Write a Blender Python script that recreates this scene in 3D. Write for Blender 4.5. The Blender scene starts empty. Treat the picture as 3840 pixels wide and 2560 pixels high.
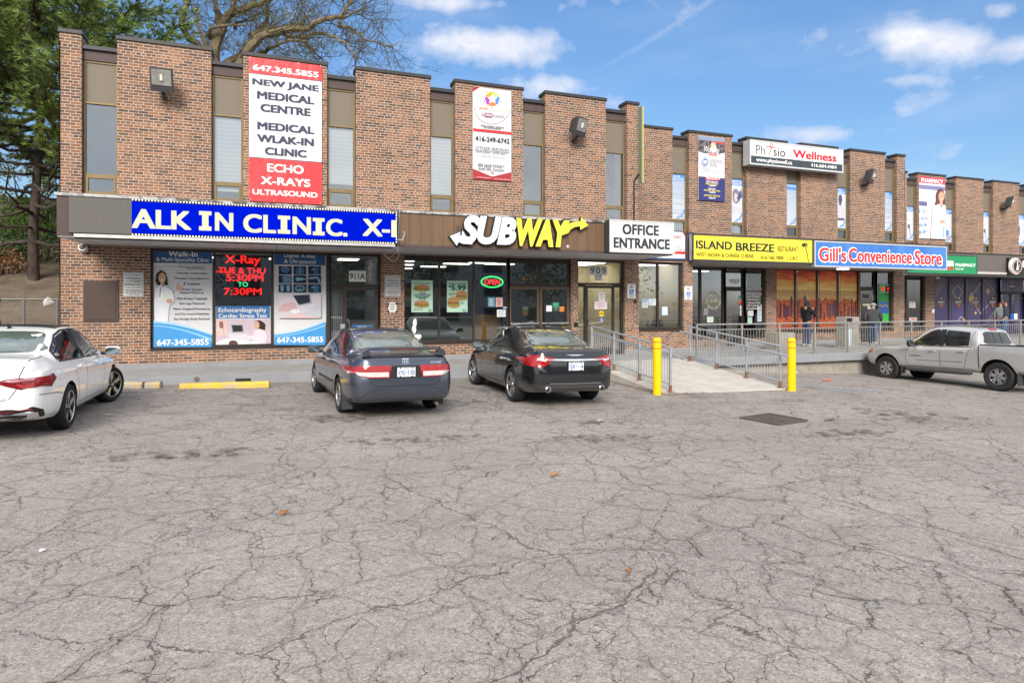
import bpy, bmesh, math, random
import numpy as np
from mathutils import Vector, Matrix, noise as mnoise
from mathutils.bvhtree import BVHTree
from mathutils.geometry import delaunay_2d_cdt

random.seed(7)
SC = bpy.context.scene
COL = SC.collection

# ------------------------------------------------------------------ camera
HC = 1.9                                   # eye height above the lot
FPX, CXP, HYP = 2354.0, 1920.0, 1138.0      # focal length, centre column and horizon row of the 3840 px photo
PHI = math.radians(20.4)                    # the camera looks 20.4 degrees right of the facade's normal
SN, CS = math.sin(PHI), math.cos(PHI)
cam = bpy.data.cameras.new('camera')
cam.sensor_width = 36.0
cam.lens = 36.0 * FPX / 3840.0
cam.shift_y = -(1280.0 - HYP) / 3840.0
cam.clip_start, cam.clip_end = 0.1, 2000.0
camo = bpy.data.objects.new('camera', cam)
COL.objects.link(camo)
camo.location = (0, 0, HC)
camo.rotation_euler = (math.pi / 2, 0, -PHI)
SC.camera = camo

# ------------------------------------------------------------------ light
SUN_EL, SUN_AZ = math.radians(31), math.radians(203)   # azimuth measured from +Y (into the facade), clockwise
world = bpy.data.worlds.new('World')
SC.world = world
world.use_nodes = True
sun = bpy.data.lights.new('sun', 'SUN')
sun.energy = 2.8
sun.angle = math.radians(24)
sun.color = (1.0, 0.93, 0.83)
suno = bpy.data.objects.new('sun', sun)
COL.objects.link(suno)
sdir = Vector((math.sin(SUN_AZ) * math.cos(SUN_EL), math.cos(SUN_AZ) * math.cos(SUN_EL), math.sin(SUN_EL)))
suno.rotation_euler = sdir.to_track_quat('Z', 'Y').to_euler()
suno.location = (0, -20, 30)
SC.view_settings.view_transform = 'Standard'
SC.view_settings.look = 'None'
SC.view_settings.gamma = 1.0
SC.view_settings.exposure = 0.78
SC.cycles.use_denoising = True
SC.cycles.max_bounces = 5
SC.cycles.diffuse_bounces = 3
SC.cycles.glossy_bounces = 3
SC.cycles.transparent_max_bounces = 8
SC.cycles.caustics_reflective = False
SC.cycles.caustics_refractive = False
SC.cycles.sample_clamp_indirect = 6.0


class NT:
    """small helper to write node trees"""
    def __init__(s, tree):
        s.t = tree
        s.n = tree.nodes
        s.l = tree.links
    def new(s, kind, **kw):
        nd = s.n.new(kind)
        for k, v in kw.items():
            setattr(nd, k, v)
        return nd
    def put(s, sock, v):
        if isinstance(v, bpy.types.NodeSocket):
            s.l.new(v, sock)
        else:
            sock.default_value = v
    def math(s, op, a, b=0.0, c=None, clamp=False):
        nd = s.new('ShaderNodeMath', operation=op, use_clamp=clamp)
        s.put(nd.inputs[0], a)
        s.put(nd.inputs[1], b)
        if c is not None:
            s.put(nd.inputs[2], c)
        return nd.outputs[0]
    def mix(s, f, a, b, mode='MIX'):
        nd = s.new('ShaderNodeMix', data_type='RGBA', blend_type=mode)
        s.put(nd.inputs[0], f)
        s.put(nd.inputs[6], col4(a))
        s.put(nd.inputs[7], col4(b))
        return nd.outputs[2]
    def ramp(s, f, stops, interp='LINEAR'):
        nd = s.new('ShaderNodeValToRGB')
        nd.color_ramp.interpolation = interp
        el = nd.color_ramp.elements
        while len(el) < len(stops):
            el.new(0.5)
        for e, (p, c) in zip(el, stops):
            e.position = p
            e.color = col4(c) if not isinstance(c, (int, float)) else (c, c, c, 1)
        s.put(nd.inputs[0], f)
        return nd.outputs[0]
    def rng(s, v, a, b, c=0.0, d=1.0, clamp=True):
        nd = s.new('ShaderNodeMapRange', clamp=clamp)
        s.put(nd.inputs[0], v)
        for i, q in enumerate((a, b, c, d)):
            s.put(nd.inputs[1 + i], q)
        return nd.outputs[0]
    def noise(s, vec, scale, detail=4.0, rough=0.55, dist=0.0):
        nd = s.new('ShaderNodeTexNoise')
        s.put(nd.inputs['Vector'], vec)
        nd.inputs['Scale'].default_value = scale
        nd.inputs['Detail'].default_value = detail
        nd.inputs['Roughness'].default_value = rough
        nd.inputs['Distortion'].default_value = dist
        return nd.outputs[0]
    def voro(s, vec, scale, feature='DISTANCE_TO_EDGE', rnd=1.0):
        nd = s.new('ShaderNodeTexVoronoi', feature=feature)
        s.put(nd.inputs['Vector'], vec)
        nd.inputs['Scale'].default_value = scale
        nd.inputs['Randomness'].default_value = rnd
        return nd.outputs[0]
    def obj(s):
        return s.new('ShaderNodeTexCoord').outputs['Object']
    def vmath(s, op, a, b):
        nd = s.new('ShaderNodeVectorMath', operation=op)
        s.put(nd.inputs[0], a)
        s.put(nd.inputs[1], b)
        return nd.outputs[0]
    def sep(s, v):
        nd = s.new('ShaderNodeSeparateXYZ')
        s.put(nd.inputs[0], v)
        return nd.outputs
    def comb(s, x, y, z):
        nd = s.new('ShaderNodeCombineXYZ')
        for i, q in enumerate((x, y, z)):
            s.put(nd.inputs[i], q)
        return nd.outputs[0]
    def mapping(s, v, scale=(1, 1, 1), loc=(0, 0, 0), rot=(0, 0, 0)):
        nd = s.new('ShaderNodeMapping')
        s.put(nd.inputs[0], v)
        nd.inputs['Scale'].default_value = scale
        nd.inputs['Location'].default_value = loc
        nd.inputs['Rotation'].default_value = rot
        return nd.outputs[0]
    def bump(s, h, strength, dist):
        nd = s.new('ShaderNodeBump')
        nd.inputs['Strength'].default_value = strength
        nd.inputs['Distance'].default_value = dist
        s.put(nd.inputs['Height'], h)
        return nd.outputs[0]


def col4(c):
    if isinstance(c, bpy.types.NodeSocket):
        return c
    return tuple(c) if len(c) == 4 else (c[0], c[1], c[2], 1.0)


def hx(h, k=1.0):
    """a colour as read off the photograph (sRGB hex) -> linear, times k"""
    h = h.lstrip('#')
    out = []
    for i in (0, 2, 4):
        v = int(h[i:i + 2], 16) / 255.0
        out.append((v / 12.92 if v <= 0.04045 else ((v + 0.055) / 1.055) ** 2.4) * k)
    return tuple(out)


# ---- sky: Nishita, with a few fair-weather clouds and one contrail at their compass directions
def dir_of(px, py):
    u, v = (px - CXP) / FPX, (HYP - py) / FPX
    d = Vector((SN + u * CS, CS - u * SN, v)).normalized()
    return math.atan2(d.x, d.y), math.asin(d.z)

w = NT(world.node_tree)
w.n.clear()
sky = w.new('ShaderNodeTexSky', sky_type='NISHITA')
sky.sun_disc = False
sky.sun_elevation = SUN_EL
sky.sun_rotation = SUN_AZ
sky.altitude = 100.0
sky.air_density = 1.0
sky.dust_density = 0.6
sky.ozone_density = 3.0
gen = w.new('ShaderNodeTexCoord').outputs['Generated']
sx, sy, sz = w.sep(gen)
az = w.math('ARCTAN2', sx, sy)
el = w.math('ARCSINE', sz)
pv = w.comb(az, w.math('MULTIPLY', el, 1.35), 0.0)
n1 = w.noise(pv, 9.0, 7.0, 0.58)
n2 = w.noise(pv, 28.0, 5.0, 0.6)
cover = None
for (px, py, sw, sh, amp) in [(1830, 165, 300, 62, 1.0), (1640, 150, 170, 30, .5), (2010, 205, 150, 45, .55), (1700, 12, 260, 36, .8),
                              (3480, 150, 330, 80, 1.05), (3760, 175, 200, 60, .7), (3330, 185, 230, 40, .55), (2090, 330, 130, 42, .85),
                              (2200, 390, 160, 36, .5), (3080, 500, 190, 40, .8), (3260, 495, 200, 26, .45), (3740, 32, 95, 50, .75),
                              (3400, 300, 160, 22, .38), (2900, 620, 420, 50, .25), (3600, 560, 420, 60, .3), (1400, 290, 260, 60, .35), (1150, 60, 160, 40, .3)]:
    a0, e0 = dir_of(px, py)
    a1, e1 = dir_of(px + sw, py)
    a2, e2 = dir_of(px, py + sh)
    dx = w.math('DIVIDE', w.math('SUBTRACT', az, a0), max(1e-3, abs(a1 - a0)))
    dy = w.math('DIVIDE', w.math('SUBTRACT', el, w.math('MULTIPLY_ADD', w.math('SUBTRACT', az, a0), (e1 - e0) / (a1 - a0), e0)), max(1e-3, abs(e2 - e0)))
    r2 = w.math('ADD', w.math('MULTIPLY', dx, dx), w.math('MULTIPLY', dy, dy))
    g = w.math('MULTIPLY', w.math('EXPONENT', w.math('MULTIPLY', r2, -0.9)), amp)
    cover = g if cover is None else w.math('MAXIMUM', cover, g)
nn = w.math('ADD', w.math('MULTIPLY', n1, 0.75), w.math('MULTIPLY', n2, 0.25))
# lumpy, wispy edges: the cover lifts the noise over the threshold
mask = w.rng(w.math('ADD', w.math('MULTIPLY', cover, 0.75), w.math('MULTIPLY', w.math('SUBTRACT', nn, 0.5), 2.3)), 0.20, 0.82)
veil = w.math('MULTIPLY', w.rng(w.noise(w.mapping(pv, (1.2, 3.2, 1)), 3.0, 5.0, 0.5), 0.48, 0.85), 0.16)
a0, e0 = dir_of(2210, 285)
a1, e1 = dir_of(2700, -20)
ln = math.hypot(a1 - a0, e1 - e0)
tx, ty = (a1 - a0) / ln, (e1 - e0) / ln
ax_, ex_ = w.math('SUBTRACT', az, a0), w.math('SUBTRACT', el, e0)
along = w.math('ADD', w.math('MULTIPLY', ax_, tx), w.math('MULTIPLY', ex_, ty))
perp = w.math('ABSOLUTE', w.math('SUBTRACT', w.math('MULTIPLY', ax_, ty), w.math('MULTIPLY', ex_, tx)))
perp = w.math('ADD', perp, w.math('MULTIPLY', w.math('SUBTRACT', n2, 0.5), 0.006))
trail = w.math('MULTIPLY', w.math('MULTIPLY', w.rng(perp, 0.001, 0.0065, 1.0, 0.0), w.rng(along, 0.0, 0.08)), 0.22)
trail = w.math('MULTIPLY', trail, w.rng(n1, 0.3, 0.6))
sunup = w.rng(w.math('SUBTRACT', w.noise(w.vmath('ADD', pv, (0.0, 0.035, 0.0)), 9.0, 7.0, 0.58), n1), -0.10, 0.10)
ccol = w.mix(sunup, (4.9, 5.1, 5.8, 1), (6.3, 6.3, 6.3, 1))
m2 = w.math('MAXIMUM', w.math('MAXIMUM', mask, veil), trail)
# the sky overhead and behind the street is mostly cloud
away = w.math('MAXIMUM', w.rng(sy, 0.30, -0.10), w.rng(sz, 0.50, 0.78))
n3 = w.noise(gen, 2.6, 6.0, 0.6)
deck = w.math('MULTIPLY', away, w.rng(n3, 0.30, 0.62, 0.45, 1.0))
m2 = w.math('MAXIMUM', m2, deck)
ccol = w.mix(away, ccol, w.mix(w.rng(n3, 0.35, 0.65), (6.6, 6.8, 7.2, 1), (9.2, 9.2, 9.2, 1)))
m2 = w.math('MULTIPLY', m2, w.rng(sz, -0.01, 0.03))
hsv = w.new('ShaderNodeHueSaturation')
hsv.inputs['Saturation'].default_value = 1.12
w.l.new(w.rng(sz, 0.02, 0.42, 0.66, 1.08), hsv.inputs['Value'])
w.l.new(sky.outputs[0], hsv.inputs['Color'])
skyc = w.mix(m2, hsv.outputs[0], ccol)
bg = w.new('ShaderNodeBackground')
bg.inputs['Strength'].default_value = 0.10
w.l.new(skyc, bg.inputs['Color'])
wo = w.new('ShaderNodeOutputWorld')
w.l.new(bg.outputs[0], wo.inputs['Surface'])

# ------------------------------------------------------------------ measuring: photo pixel -> metres on a plane of the facade
def XW(px, Y):
    u = (px - CXP) / FPX
    return Y / (CS - u * SN) * (SN + u * CS)

def ZW(px, py, Y):
    u = (px - CXP) / FPX
    return HC + Y / (CS - u * SN) * (HYP - py) / FPX

def GW(px, py, z):
    """point at height z seen at that pixel"""
    u = (px - CXP) / FPX
    d = FPX * (HC - z) / (py - HYP)
    return d * (SN + u * CS), d * (CS - u * SN)

Y1, Y2, Y3 = 17.9, 19.9, 22.5           # wall planes of the three stepped sections
F1, F2, F3 = 15.9, 17.72, 20.1          # their canopy fronts
ZF = HC - 1.64                          # pavement / floor level
GX = [-60, -30, -10, -3, 2, 6, 11, 14, 18.5, 25, 60]
GZ = [-1.05, -1.40, -1.68, -1.80, -1.90, -1.97, -2.05, -2.17, -2.37, -2.6, -3.2]

def ground(x):
    return HC + float(np.interp(x, GX, GZ))

# ------------------------------------------------------------------ objects
def tag(o, label=None, cat=None, group=None, kind=None):
    if label: o['label'] = label
    if cat: o['category'] = cat
    if group: o['group'] = group
    if kind: o['kind'] = kind
    return o

def thing(name, loc, label, cat, group=None, rot=(0, 0, 0)):
    o = bpy.data.objects.new(name, None)
    o.empty_display_size = 0.2
    o.location = loc
    o.rotation_euler = rot
    COL.objects.link(o)
    return tag(o, label, cat, group)

def base_of(o):
    v = Vector((0, 0, 0))
    while o is not None:
        v += o.location
        o = o.parent
    return v

def link_mesh(name, me, parent=None):
    o = bpy.data.objects.new(name, me)
    COL.objects.link(o)
    if parent is not None:
        o.parent = parent
    return o


class MB:
    """collects shapes and links them as one mesh object"""
    def __init__(s):
        s.v, s.f, s.m = [], [], []
        s.mats = []
        s.cur = 0
    def mat(s, m):
        if m not in s.mats:
            s.mats.append(m)
        s.cur = s.mats.index(m)
        return s
    def add(s, vs, fs):
        n = len(s.v)
        s.v.extend([tuple(p) for p in vs])
        for f in fs:
            s.f.append([i + n for i in f])
            s.m.append(s.cur)
        return s
    def box(s, x0, x1, y0, y1, z0, z1):
        x0, x1 = min(x0, x1), max(x0, x1)
        y0, y1 = min(y0, y1), max(y0, y1)
        z0, z1 = min(z0, z1), max(z0, z1)
        return s.add([(x0, y0, z0), (x1, y0, z0), (x1, y1, z0), (x0, y1, z0), (x0, y0, z1), (x1, y0, z1), (x1, y1, z1), (x0, y1, z1)],
                     [(0, 3, 2, 1), (4, 5, 6, 7), (0, 1, 5, 4), (1, 2, 6, 5), (2, 3, 7, 6), (3, 0, 4, 7)])
    def obox(s, M, sx, sy, sz):
        vs = [M @ Vector((a * sx / 2, b * sy / 2, c * sz / 2)) for c in (-1, 1) for b in (-1, 1) for a in (-1, 1)]
        return s.add(vs, [(0, 2, 3, 1), (4, 5, 7, 6), (0, 1, 5, 4), (1, 3, 7, 5), (3, 2, 6, 7), (2, 0, 4, 6)])
    def tube(s, pts, r, n=8, caps=True):
        pts = [Vector(p) for p in pts]
        rs = r if isinstance(r, (list, tuple)) else [r] * len(pts)
        vs, fs = [], []
        up = Vector((0, 0, 1))
        prev = None
        for i, p in enumerate(pts):
            t = (pts[min(i + 1, len(pts) - 1)] - pts[max(i - 1, 0)]).normalized()
            if prev is None:
                a = t.cross(up)
                if a.length < 1e-3:
                    a = t.cross(Vector((1, 0, 0)))
                a.normalize()
            else:
                a = (prev - t * prev.dot(t))
                if a.length < 1e-4:
                    a = t.orthogonal()
                a.normalize()
            prev = a
            b = t.cross(a)
            for k in range(n):
                q = 2 * math.pi * k / n
                vs.append(p + (a * math.cos(q) + b * math.sin(q)) * rs[i])
        for i in range(len(pts) - 1):
            for k in range(n):
                k2 = (k + 1) % n
                fs.append((i * n + k, i * n + k2, (i + 1) * n + k2, (i + 1) * n + k))
        if caps:
            fs.append(tuple(range(n - 1, -1, -1)))
            fs.append(tuple((len(pts) - 1) * n + k for k in range(n)))
        return s.add(vs, fs)
    def lathe(s, prof, M=None, n=24, caps=True):
        """prof: (radius, height) pairs, turned round local z"""
        M = M or Matrix()
        vs, fs = [], []
        for (r, z) in prof:
            for k in range(n):
                q = 2 * math.pi * k / n
                vs.append(M @ Vector((r * math.cos(q), r * math.sin(q), z)))
        for i in range(len(prof) - 1):
            for k in range(n):
                k2 = (k + 1) % n
                fs.append((i * n + k, i * n + k2, (i + 1) * n + k2, (i + 1) * n + k))
        if caps:
            fs.append(tuple(range(n - 1, -1, -1)))
            fs.append(tuple((len(prof) - 1) * n + k for k in range(n)))
        return s.add(vs, fs)
    def prism(s, poly, y0, y1, M=None):
        """poly of (x, z) extruded from y0 to y1"""
        n = len(poly)
        vs = [(x, y0, z) for x, z in poly] + [(x, y1, z) for x, z in poly]
        if M:
            vs = [M @ Vector(v) for v in vs]
        fs = [tuple(range(n)), tuple(range(2 * n - 1, n - 1, -1))]
        for i in range(n):
            j = (i + 1) % n
            fs.append((i, i + n, j + n, j))
        return s.add(vs, fs)
    def build(s, name, m=None, parent=None, smooth=False, local=False, bevel=0.0, seg=2):
        if parent is not None and not local:
            b = base_of(parent)
            vs = [(p[0] - b.x, p[1] - b.y, p[2] - b.z) for p in s.v]
        else:
            vs = s.v
        me = bpy.data.meshes.new(name)
        me.from_pydata(vs, [], s.f)
        if s.mats:
            for q in s.mats:
                me.materials.append(q)
            me.polygons.foreach_set('material_index', s.m)
        elif m is not None:
            me.materials.append(m)
        bm = bmesh.new()
        bm.from_mesh(me)
        if bevel > 0:
            bmesh.ops.remove_doubles(bm, verts=bm.verts, dist=1e-5)
            ed = [e for e in bm.edges if len(e.link_faces) == 2 and e.calc_face_angle(0) > 0.6]
            bmesh.ops.bevel(bm, geom=ed, offset=bevel, segments=seg, affect='EDGES', profile=0.6, clamp_overlap=True)
        bmesh.ops.recalc_face_normals(bm, faces=bm.faces)
        bm.to_mesh(me)
        bm.free()
        if smooth:
            me.shade_smooth()
            try:
                me.set_sharp_from_angle(angle=math.radians(38))
            except Exception:
                pass
        me.update()
        return link_mesh(name, me, parent)


# ------------------------------------------------------------------ lettering
FONT = {}
def text_geo(body, bold=0.0, shear=0.0, space=1.0, extrude=0.0, align='CENTER', line=1.0):
    key = (body, bold, shear, space, extrude, align, line)
    if key in FONT:
        return FONT[key]
    cu = bpy.data.curves.new('txt', 'FONT')
    cu.body = body
    cu.offset = bold
    cu.shear = shear
    cu.space_character = space
    cu.space_line = line
    cu.extrude = extrude
    cu.align_x = align
    cu.resolution_u = 4
    ob = bpy.data.objects.new('txt', cu)
    me = bpy.data.meshes.new_from_object(ob)
    vs = np.array([v.co[:] for v in me.vertices], dtype=float).reshape(-1, 3)
    fs = [tuple(p.vertices) for p in me.polygons]
    bpy.data.objects.remove(ob)
    bpy.data.curves.remove(cu)
    bpy.data.meshes.remove(me)
    FONT[key] = (vs, fs)
    return vs, fs


# ------------------------------------------------------------------ materials
MC = {}
def M(c, rough=0.6, metal=0.0, coat=0.0, emit=None, es=1.0, name=None, spec=0.22, alpha=None, var=0.0, vs=6.0, bump=0.0, bs=40.0):
    key = (tuple(round(q, 4) for q in c), rough, metal, coat, emit, es, spec, alpha, var, vs, bump, bs)
    if key in MC:
        return MC[key]
    m = bpy.data.materials.new(name or 'paint')
    m.use_nodes = True
    t = NT(m.node_tree)
    p = t.n['Principled BSDF']
    p.inputs['Base Color'].default_value = (c[0], c[1], c[2], 1)
    p.inputs['Roughness'].default_value = rough
    p.inputs['Metallic'].default_value = metal
    p.inputs['Specular IOR Level'].default_value = spec
    if coat:
        p.inputs['Coat Weight'].default_value = coat
        p.inputs['Coat Roughness'].default_value = 0.04
    if emit:
        p.inputs['Emission Color'].default_value = (emit[0], emit[1], emit[2], 1)
        p.inputs['Emission Strength'].default_value = es
    o = t.obj()
    if var or rough:
        n = t.noise(o, vs, 5.0, 0.6)
        v = var or 0.06
        k = t.rng(n, 0.25, 0.75, 1 - v, 1 + v)
        t.l.new(t.mix(1.0, c, t.comb(k, k, k), 'MULTIPLY'), p.inputs['Base Color'])
        t.l.new(t.rng(n, 0.3, 0.7, max(0.02, rough * 0.88), min(1, rough * 1.1)), p.inputs['Roughness'])
    if bump:
        t.l.new(t.bump(t.noise(o, bs, 4.0, 0.6), bump, 0.01), p.inputs['Normal'])
    MC[key] = m
    return m

def new_mat(name):
    m = bpy.data.materials.new(name)
    m.use_nodes = True
    t = NT(m.node_tree)
    return m, t, t.n['Principled BSDF']

def brick_mat():
    m, t, p = new_mat('brick')
    o = t.obj()
    x, y, z = t.sep(o)
    v = t.comb(t.math('ADD', x, y), z, 0.0)
    br = t.new('ShaderNodeTexBrick', offset=0.5, squash=0.5, squash_frequency=6)
    t.l.new(v, br.inputs['Vector'])
    br.inputs['Color1'].default_value = (0, 0, 0, 1)
    br.inputs['Color2'].default_value = (1, 1, 1, 1)
    br.inputs['Mortar'].default_value = (0.5, 0.5, 0.5, 1)
    br.inputs['Scale'].default_value = 1.0
    br.inputs['Mortar Size'].default_value = 0.0078
    br.inputs['Mortar Smooth'].default_value = 0.25
    br.inputs['Bias'].default_value = 0.0
    br.inputs['Brick Width'].default_value = 0.221
    br.inputs['Row Height'].default_value = 0.0724
    c = t.ramp(br.outputs['Color'], [(0.0, (0.078, 0.050, 0.040)), (0.12, (0.120, 0.068, 0.047)), (0.32, (0.172, 0.087, 0.052)),
                                     (0.60, (0.215, 0.105, 0.057)), (0.82, (0.262, 0.120, 0.062)), (1.0, (0.292, 0.148, 0.078))])
    big = t.noise(o, 0.55, 4.0, 0.6)
    # weathering: darker, browner firing of some batches
    k = t.rng(big, 0.35, 0.65, 0.80, 1.12)
    c = t.mix(1.0, c, t.comb(k, t.math('MULTIPLY', k, 1.0), k), 'MULTIPLY')
    fine = t.noise(o, 55.0, 4.0, 0.65)
    kk = t.rng(fine, 0.3, 0.7, 0.80, 1.16)
    c = t.mix(1.0, c, t.comb(kk, kk, kk), 'MULTIPLY')
    # pale efflorescence in a few places
    ef = t.math('MULTIPLY', t.rng(t.noise(o, 1.7, 5.0, 0.62), 0.62, 0.80), 0.30)
    c = t.mix(ef, c, (0.30, 0.25, 0.21))
    stk = t.rng(t.noise(t.mapping(o, (3.2, 3.2, 0.22)), 1.0, 5.0, 0.65), 0.30, 0.68, 0.78, 1.10)
    c = t.mix(1.0, c, t.comb(stk, stk, stk), 'MULTIPLY')
    mo = t.mix(t.rng(t.noise(o, 3.0, 3.0), 0.3, 0.7), (0.38, 0.31, 0.26), (0.52, 0.44, 0.375))
    c = t.mix(br.outputs['Fac'], c, mo)
    t.l.new(c, p.inputs['Base Color'])
    p.inputs['Roughness'].default_value = 0.88
    h = t.math('ADD', t.math('MULTIPLY', br.outputs['Fac'], -1.0), t.math('MULTIPLY', fine, 0.35))
    t.l.new(t.bump(h, 0.55, 0.006), p.inputs['Normal'])
    return m

def asphalt_mat():
    m, t, p = new_mat('cracked_asphalt')
    o = t.obj()
    x, y, z = t.sep(o)
    wv = t.new('ShaderNodeTexNoise')
    t.l.new(o, wv.inputs['Vector'])
    wv.inputs['Scale'].default_value = 1.6
    wv.inputs['Detail'].default_value = 6.0
    wv.inputs['Roughness'].default_value = 0.62
    warp = t.vmath('ADD', o, t.vmath('MULTIPLY', t.vmath('SUBTRACT', wv.outputs['Color'], (0.5, 0.5, 0.5)), (0.55, 0.55, 0.0)))
    flat = t.vmath('MULTIPLY', warp, (1.0, 0.92, 0.0))
    e0 = t.voro(t.vmath('ADD', flat, (2.7, 5.5, 0.0)), 0.30)
    e1 = t.voro(flat, 1.75)
    e2 = t.voro(t.vmath('ADD', flat, (7.3, 2.1, 0.0)), 3.7)
    e3 = t.voro(t.vmath('ADD', flat, (1.3, 8.7, 0.0)), 8.0)
    zone = t.noise(o, 0.28, 3.0, 0.55)
    zone2 = t.noise(t.vmath('ADD', o, (31.0, 9.0, 0.0)), 0.5, 4.0, 0.6)
    brk = t.noise(o, 2.2, 4.0, 0.6)
    zone3 = t.noise(t.vmath('ADD', o, (5.0, 71.0, 0.0)), 0.22, 3.0, 0.5)
    c0 = t.rng(t.math('DIVIDE', e0, t.math('MULTIPLY_ADD', brk, 0.0034, 0.0001)), 0.35, 1.0, 0.85, 0.0)
    w1 = t.math('MULTIPLY', t.math('MULTIPLY', t.rng(brk, 0.36, 0.66), t.rng(zone3, 0.36, 0.56, 0.35, 1.0)), 0.0105)
    c1 = t.rng(t.math('DIVIDE', e1, t.math('ADD', w1, 0.0008)), 0.35, 1.1, 1.0, 0.0)
    w2 = t.math('MULTIPLY', t.math('MULTIPLY', t.rng(zone, 0.30, 0.54, 0.25, 1.0), t.rng(brk, 0.38, 0.66)), 0.0145)
    c2 = t.rng(t.math('DIVIDE', e2, t.math('ADD', w2, 0.0004)), 0.35, 1.1, 1.0, 0.0)
    w3 = t.math('MULTIPLY', t.math('MULTIPLY', t.rng(zone2, 0.44, 0.64), t.rng(brk, 0.38, 0.66)), 0.027)
    c3 = t.math('MULTIPLY', t.rng(t.math('DIVIDE', e3, t.math('ADD', w3, 0.0004)), 0.35, 1.1, 1.0, 0.0), 0.8)
    crack = t.math('MAXIMUM', t.math('MAXIMUM', c1, c2), t.math('MAXIMUM', c0, c3))
    halo = t.math('MAXIMUM', t.rng(e1, 0.0, 0.05, 1.0, 0.0), t.math('MULTIPLY', t.rng(e2, 0.0, 0.05, 1.0, 0.0), t.rng(zone, 0.45, 0.6)))
    # aggregate: light and dark stones
    st = t.new('ShaderNodeTexVoronoi', feature='F1')
    t.l.new(o, st.inputs['Vector'])
    st.inputs['Scale'].default_value = 85.0
    stone = t.sep(st.outputs['Color'])[0]
    fine = t.noise(o, 120.0, 3.0, 0.7)
    mid = t.noise(o, 14.0, 5.0, 0.68)
    broad = t.noise(o, 0.35, 5.0, 0.6)
    base = t.ramp(stone, [(0.0, (0.095, 0.089, 0.086)), (0.3, (0.238, 0.222, 0.212)), (0.7, (0.325, 0.304, 0.291)), (1.0, (0.49, 0.46, 0.44))])
    base = t.mix(0.55, base, t.ramp(fine, [(0.25, (0.138, 0.128, 0.124)), (0.5, (0.288, 0.270, 0.259)), (0.75, (0.45, 0.425, 0.405))]))
    k = t.math('MULTIPLY', t.rng(mid, 0.3, 0.7, 0.80, 1.16), t.rng(broad, 0.3, 0.7, 0.88, 1.10))
    base = t.mix(1.0, base, t.comb(k, k, k), 'MULTIPLY')
    # older, browner grit towards the kerb and the drain
    brown = t.math('MULTIPLY', t.rng(t.noise(o, 0.8, 5.0, 0.65), 0.5, 0.72), 0.35)
    base = t.mix(brown, base, (0.205, 0.178, 0.155))
    dark = t.math('MULTIPLY', t.rng(t.noise(t.vmath('ADD', o, (13.0, 4.0, 0.0)), 1.1, 6.0, 0.66), 0.60, 0.78), 0.30)
    base = t.mix(dark, base, (0.085, 0.082, 0.082))
    bay = t.math('MULTIPLY', t.math('MULTIPLY', t.rng(y, 9.0, 11.5), t.rng(t.noise(t.vmath('ADD', o, (9.0, 2.0, 0.0)), 1.4, 5.0, 0.62), 0.50, 0.68)), 0.40)
    base = t.mix(bay, base, (0.07, 0.066, 0.064))
    trk = t.math('MULTIPLY', t.rng(t.noise(t.mapping(o, (0.05, 0.9, 1.0), rot=(0, 0, 0.12)), 1.0, 4.0, 0.6), 0.52, 0.70), 0.22)
    base = t.mix(trk, base, (0.13, 0.125, 0.122))
    rust = t.math('MULTIPLY', t.rng(t.noise(t.vmath('ADD', o, (3.0, 57.0, 0.0)), 0.9, 7.0, 0.72), 0.70, 0.78), 0.30)
    base = t.mix(rust, base, (0.42, 0.19, 0.10))
    base = t.mix(1.0, base, (1.05, 1.02, 0.985), 'MULTIPLY')
    base = t.mix(t.math('MULTIPLY', halo, 0.30), base, (0.125, 0.115, 0.105))
    cc = t.mix(t.rng(t.noise(o, 30.0, 3.0), 0.45, 0.68), (0.035, 0.031, 0.028), (0.12, 0.105, 0.075))
    base = t.mix(t.math('MULTIPLY', crack, 0.82), base, cc)
    t.l.new(base, p.inputs['Base Color'])
    p.inputs['Roughness'].default_value = 0.93
    p.inputs['Specular IOR Level'].default_value = 0.25
    h = t.math('SUBTRACT', t.math('ADD', t.math('MULTIPLY', stone, 0.25), t.math('MULTIPLY', fine, 0.4)), t.math('MULTIPLY', crack, 1.6))
    t.l.new(t.bump(h, 0.6, 0.008), p.inputs['Normal'])
    return m

def concrete_mat(name, c1, c2, scale=2.2, stain=0.35, sc=(0.16, 0.145, 0.125)):
    m, t, p = new_mat(name)
    o = t.obj()
    n = t.noise(o, scale, 7.0, 0.65)
    c = t.mix(t.rng(n, 0.3, 0.7), c1, c2)
    f = t.noise(o, 60.0, 4.0, 0.7)
    k = t.rng(f, 0.3, 0.7, 0.86, 1.12)
    c = t.mix(1.0, c, t.comb(k, k, k), 'MULTIPLY')
    d = t.math('MULTIPLY', t.rng(t.noise(t.mapping(o, (1, 1, 0.35)), scale * 1.7, 6.0, 0.68), 0.52, 0.75), stain)
    c = t.mix(d, c, sc)
    t.l.new(c, p.inputs['Base Color'])
    p.inputs['Roughness'].default_value = 0.9
    t.l.new(t.bump(t.math('ADD', f, n), 0.4, 0.006), p.inputs['Normal'])
    return m

def worn_mat(name, c, under, amount=0.5, scale=9.0, rough=0.7):
    """paint worn through to what is underneath (own patchy shape)"""
    m, t, p = new_mat(name)
    o = t.obj()
    n = t.noise(o, scale, 7.0, 0.72)
    f = t.rng(n, amount - 0.06, amount + 0.07)
    cv = t.rng(t.noise(o, 3.0, 4.0), 0.3, 0.7, 0.85, 1.1)
    cc = t.mix(1.0, c, t.comb(cv, cv, cv), 'MULTIPLY')
    t.l.new(t.mix(f, cc, under), p.inputs['Base Color'])
    p.inputs['Roughness'].default_value = rough
    t.l.new(t.bump(f, 0.3, 0.004), p.inputs['Normal'])
    return m

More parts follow.
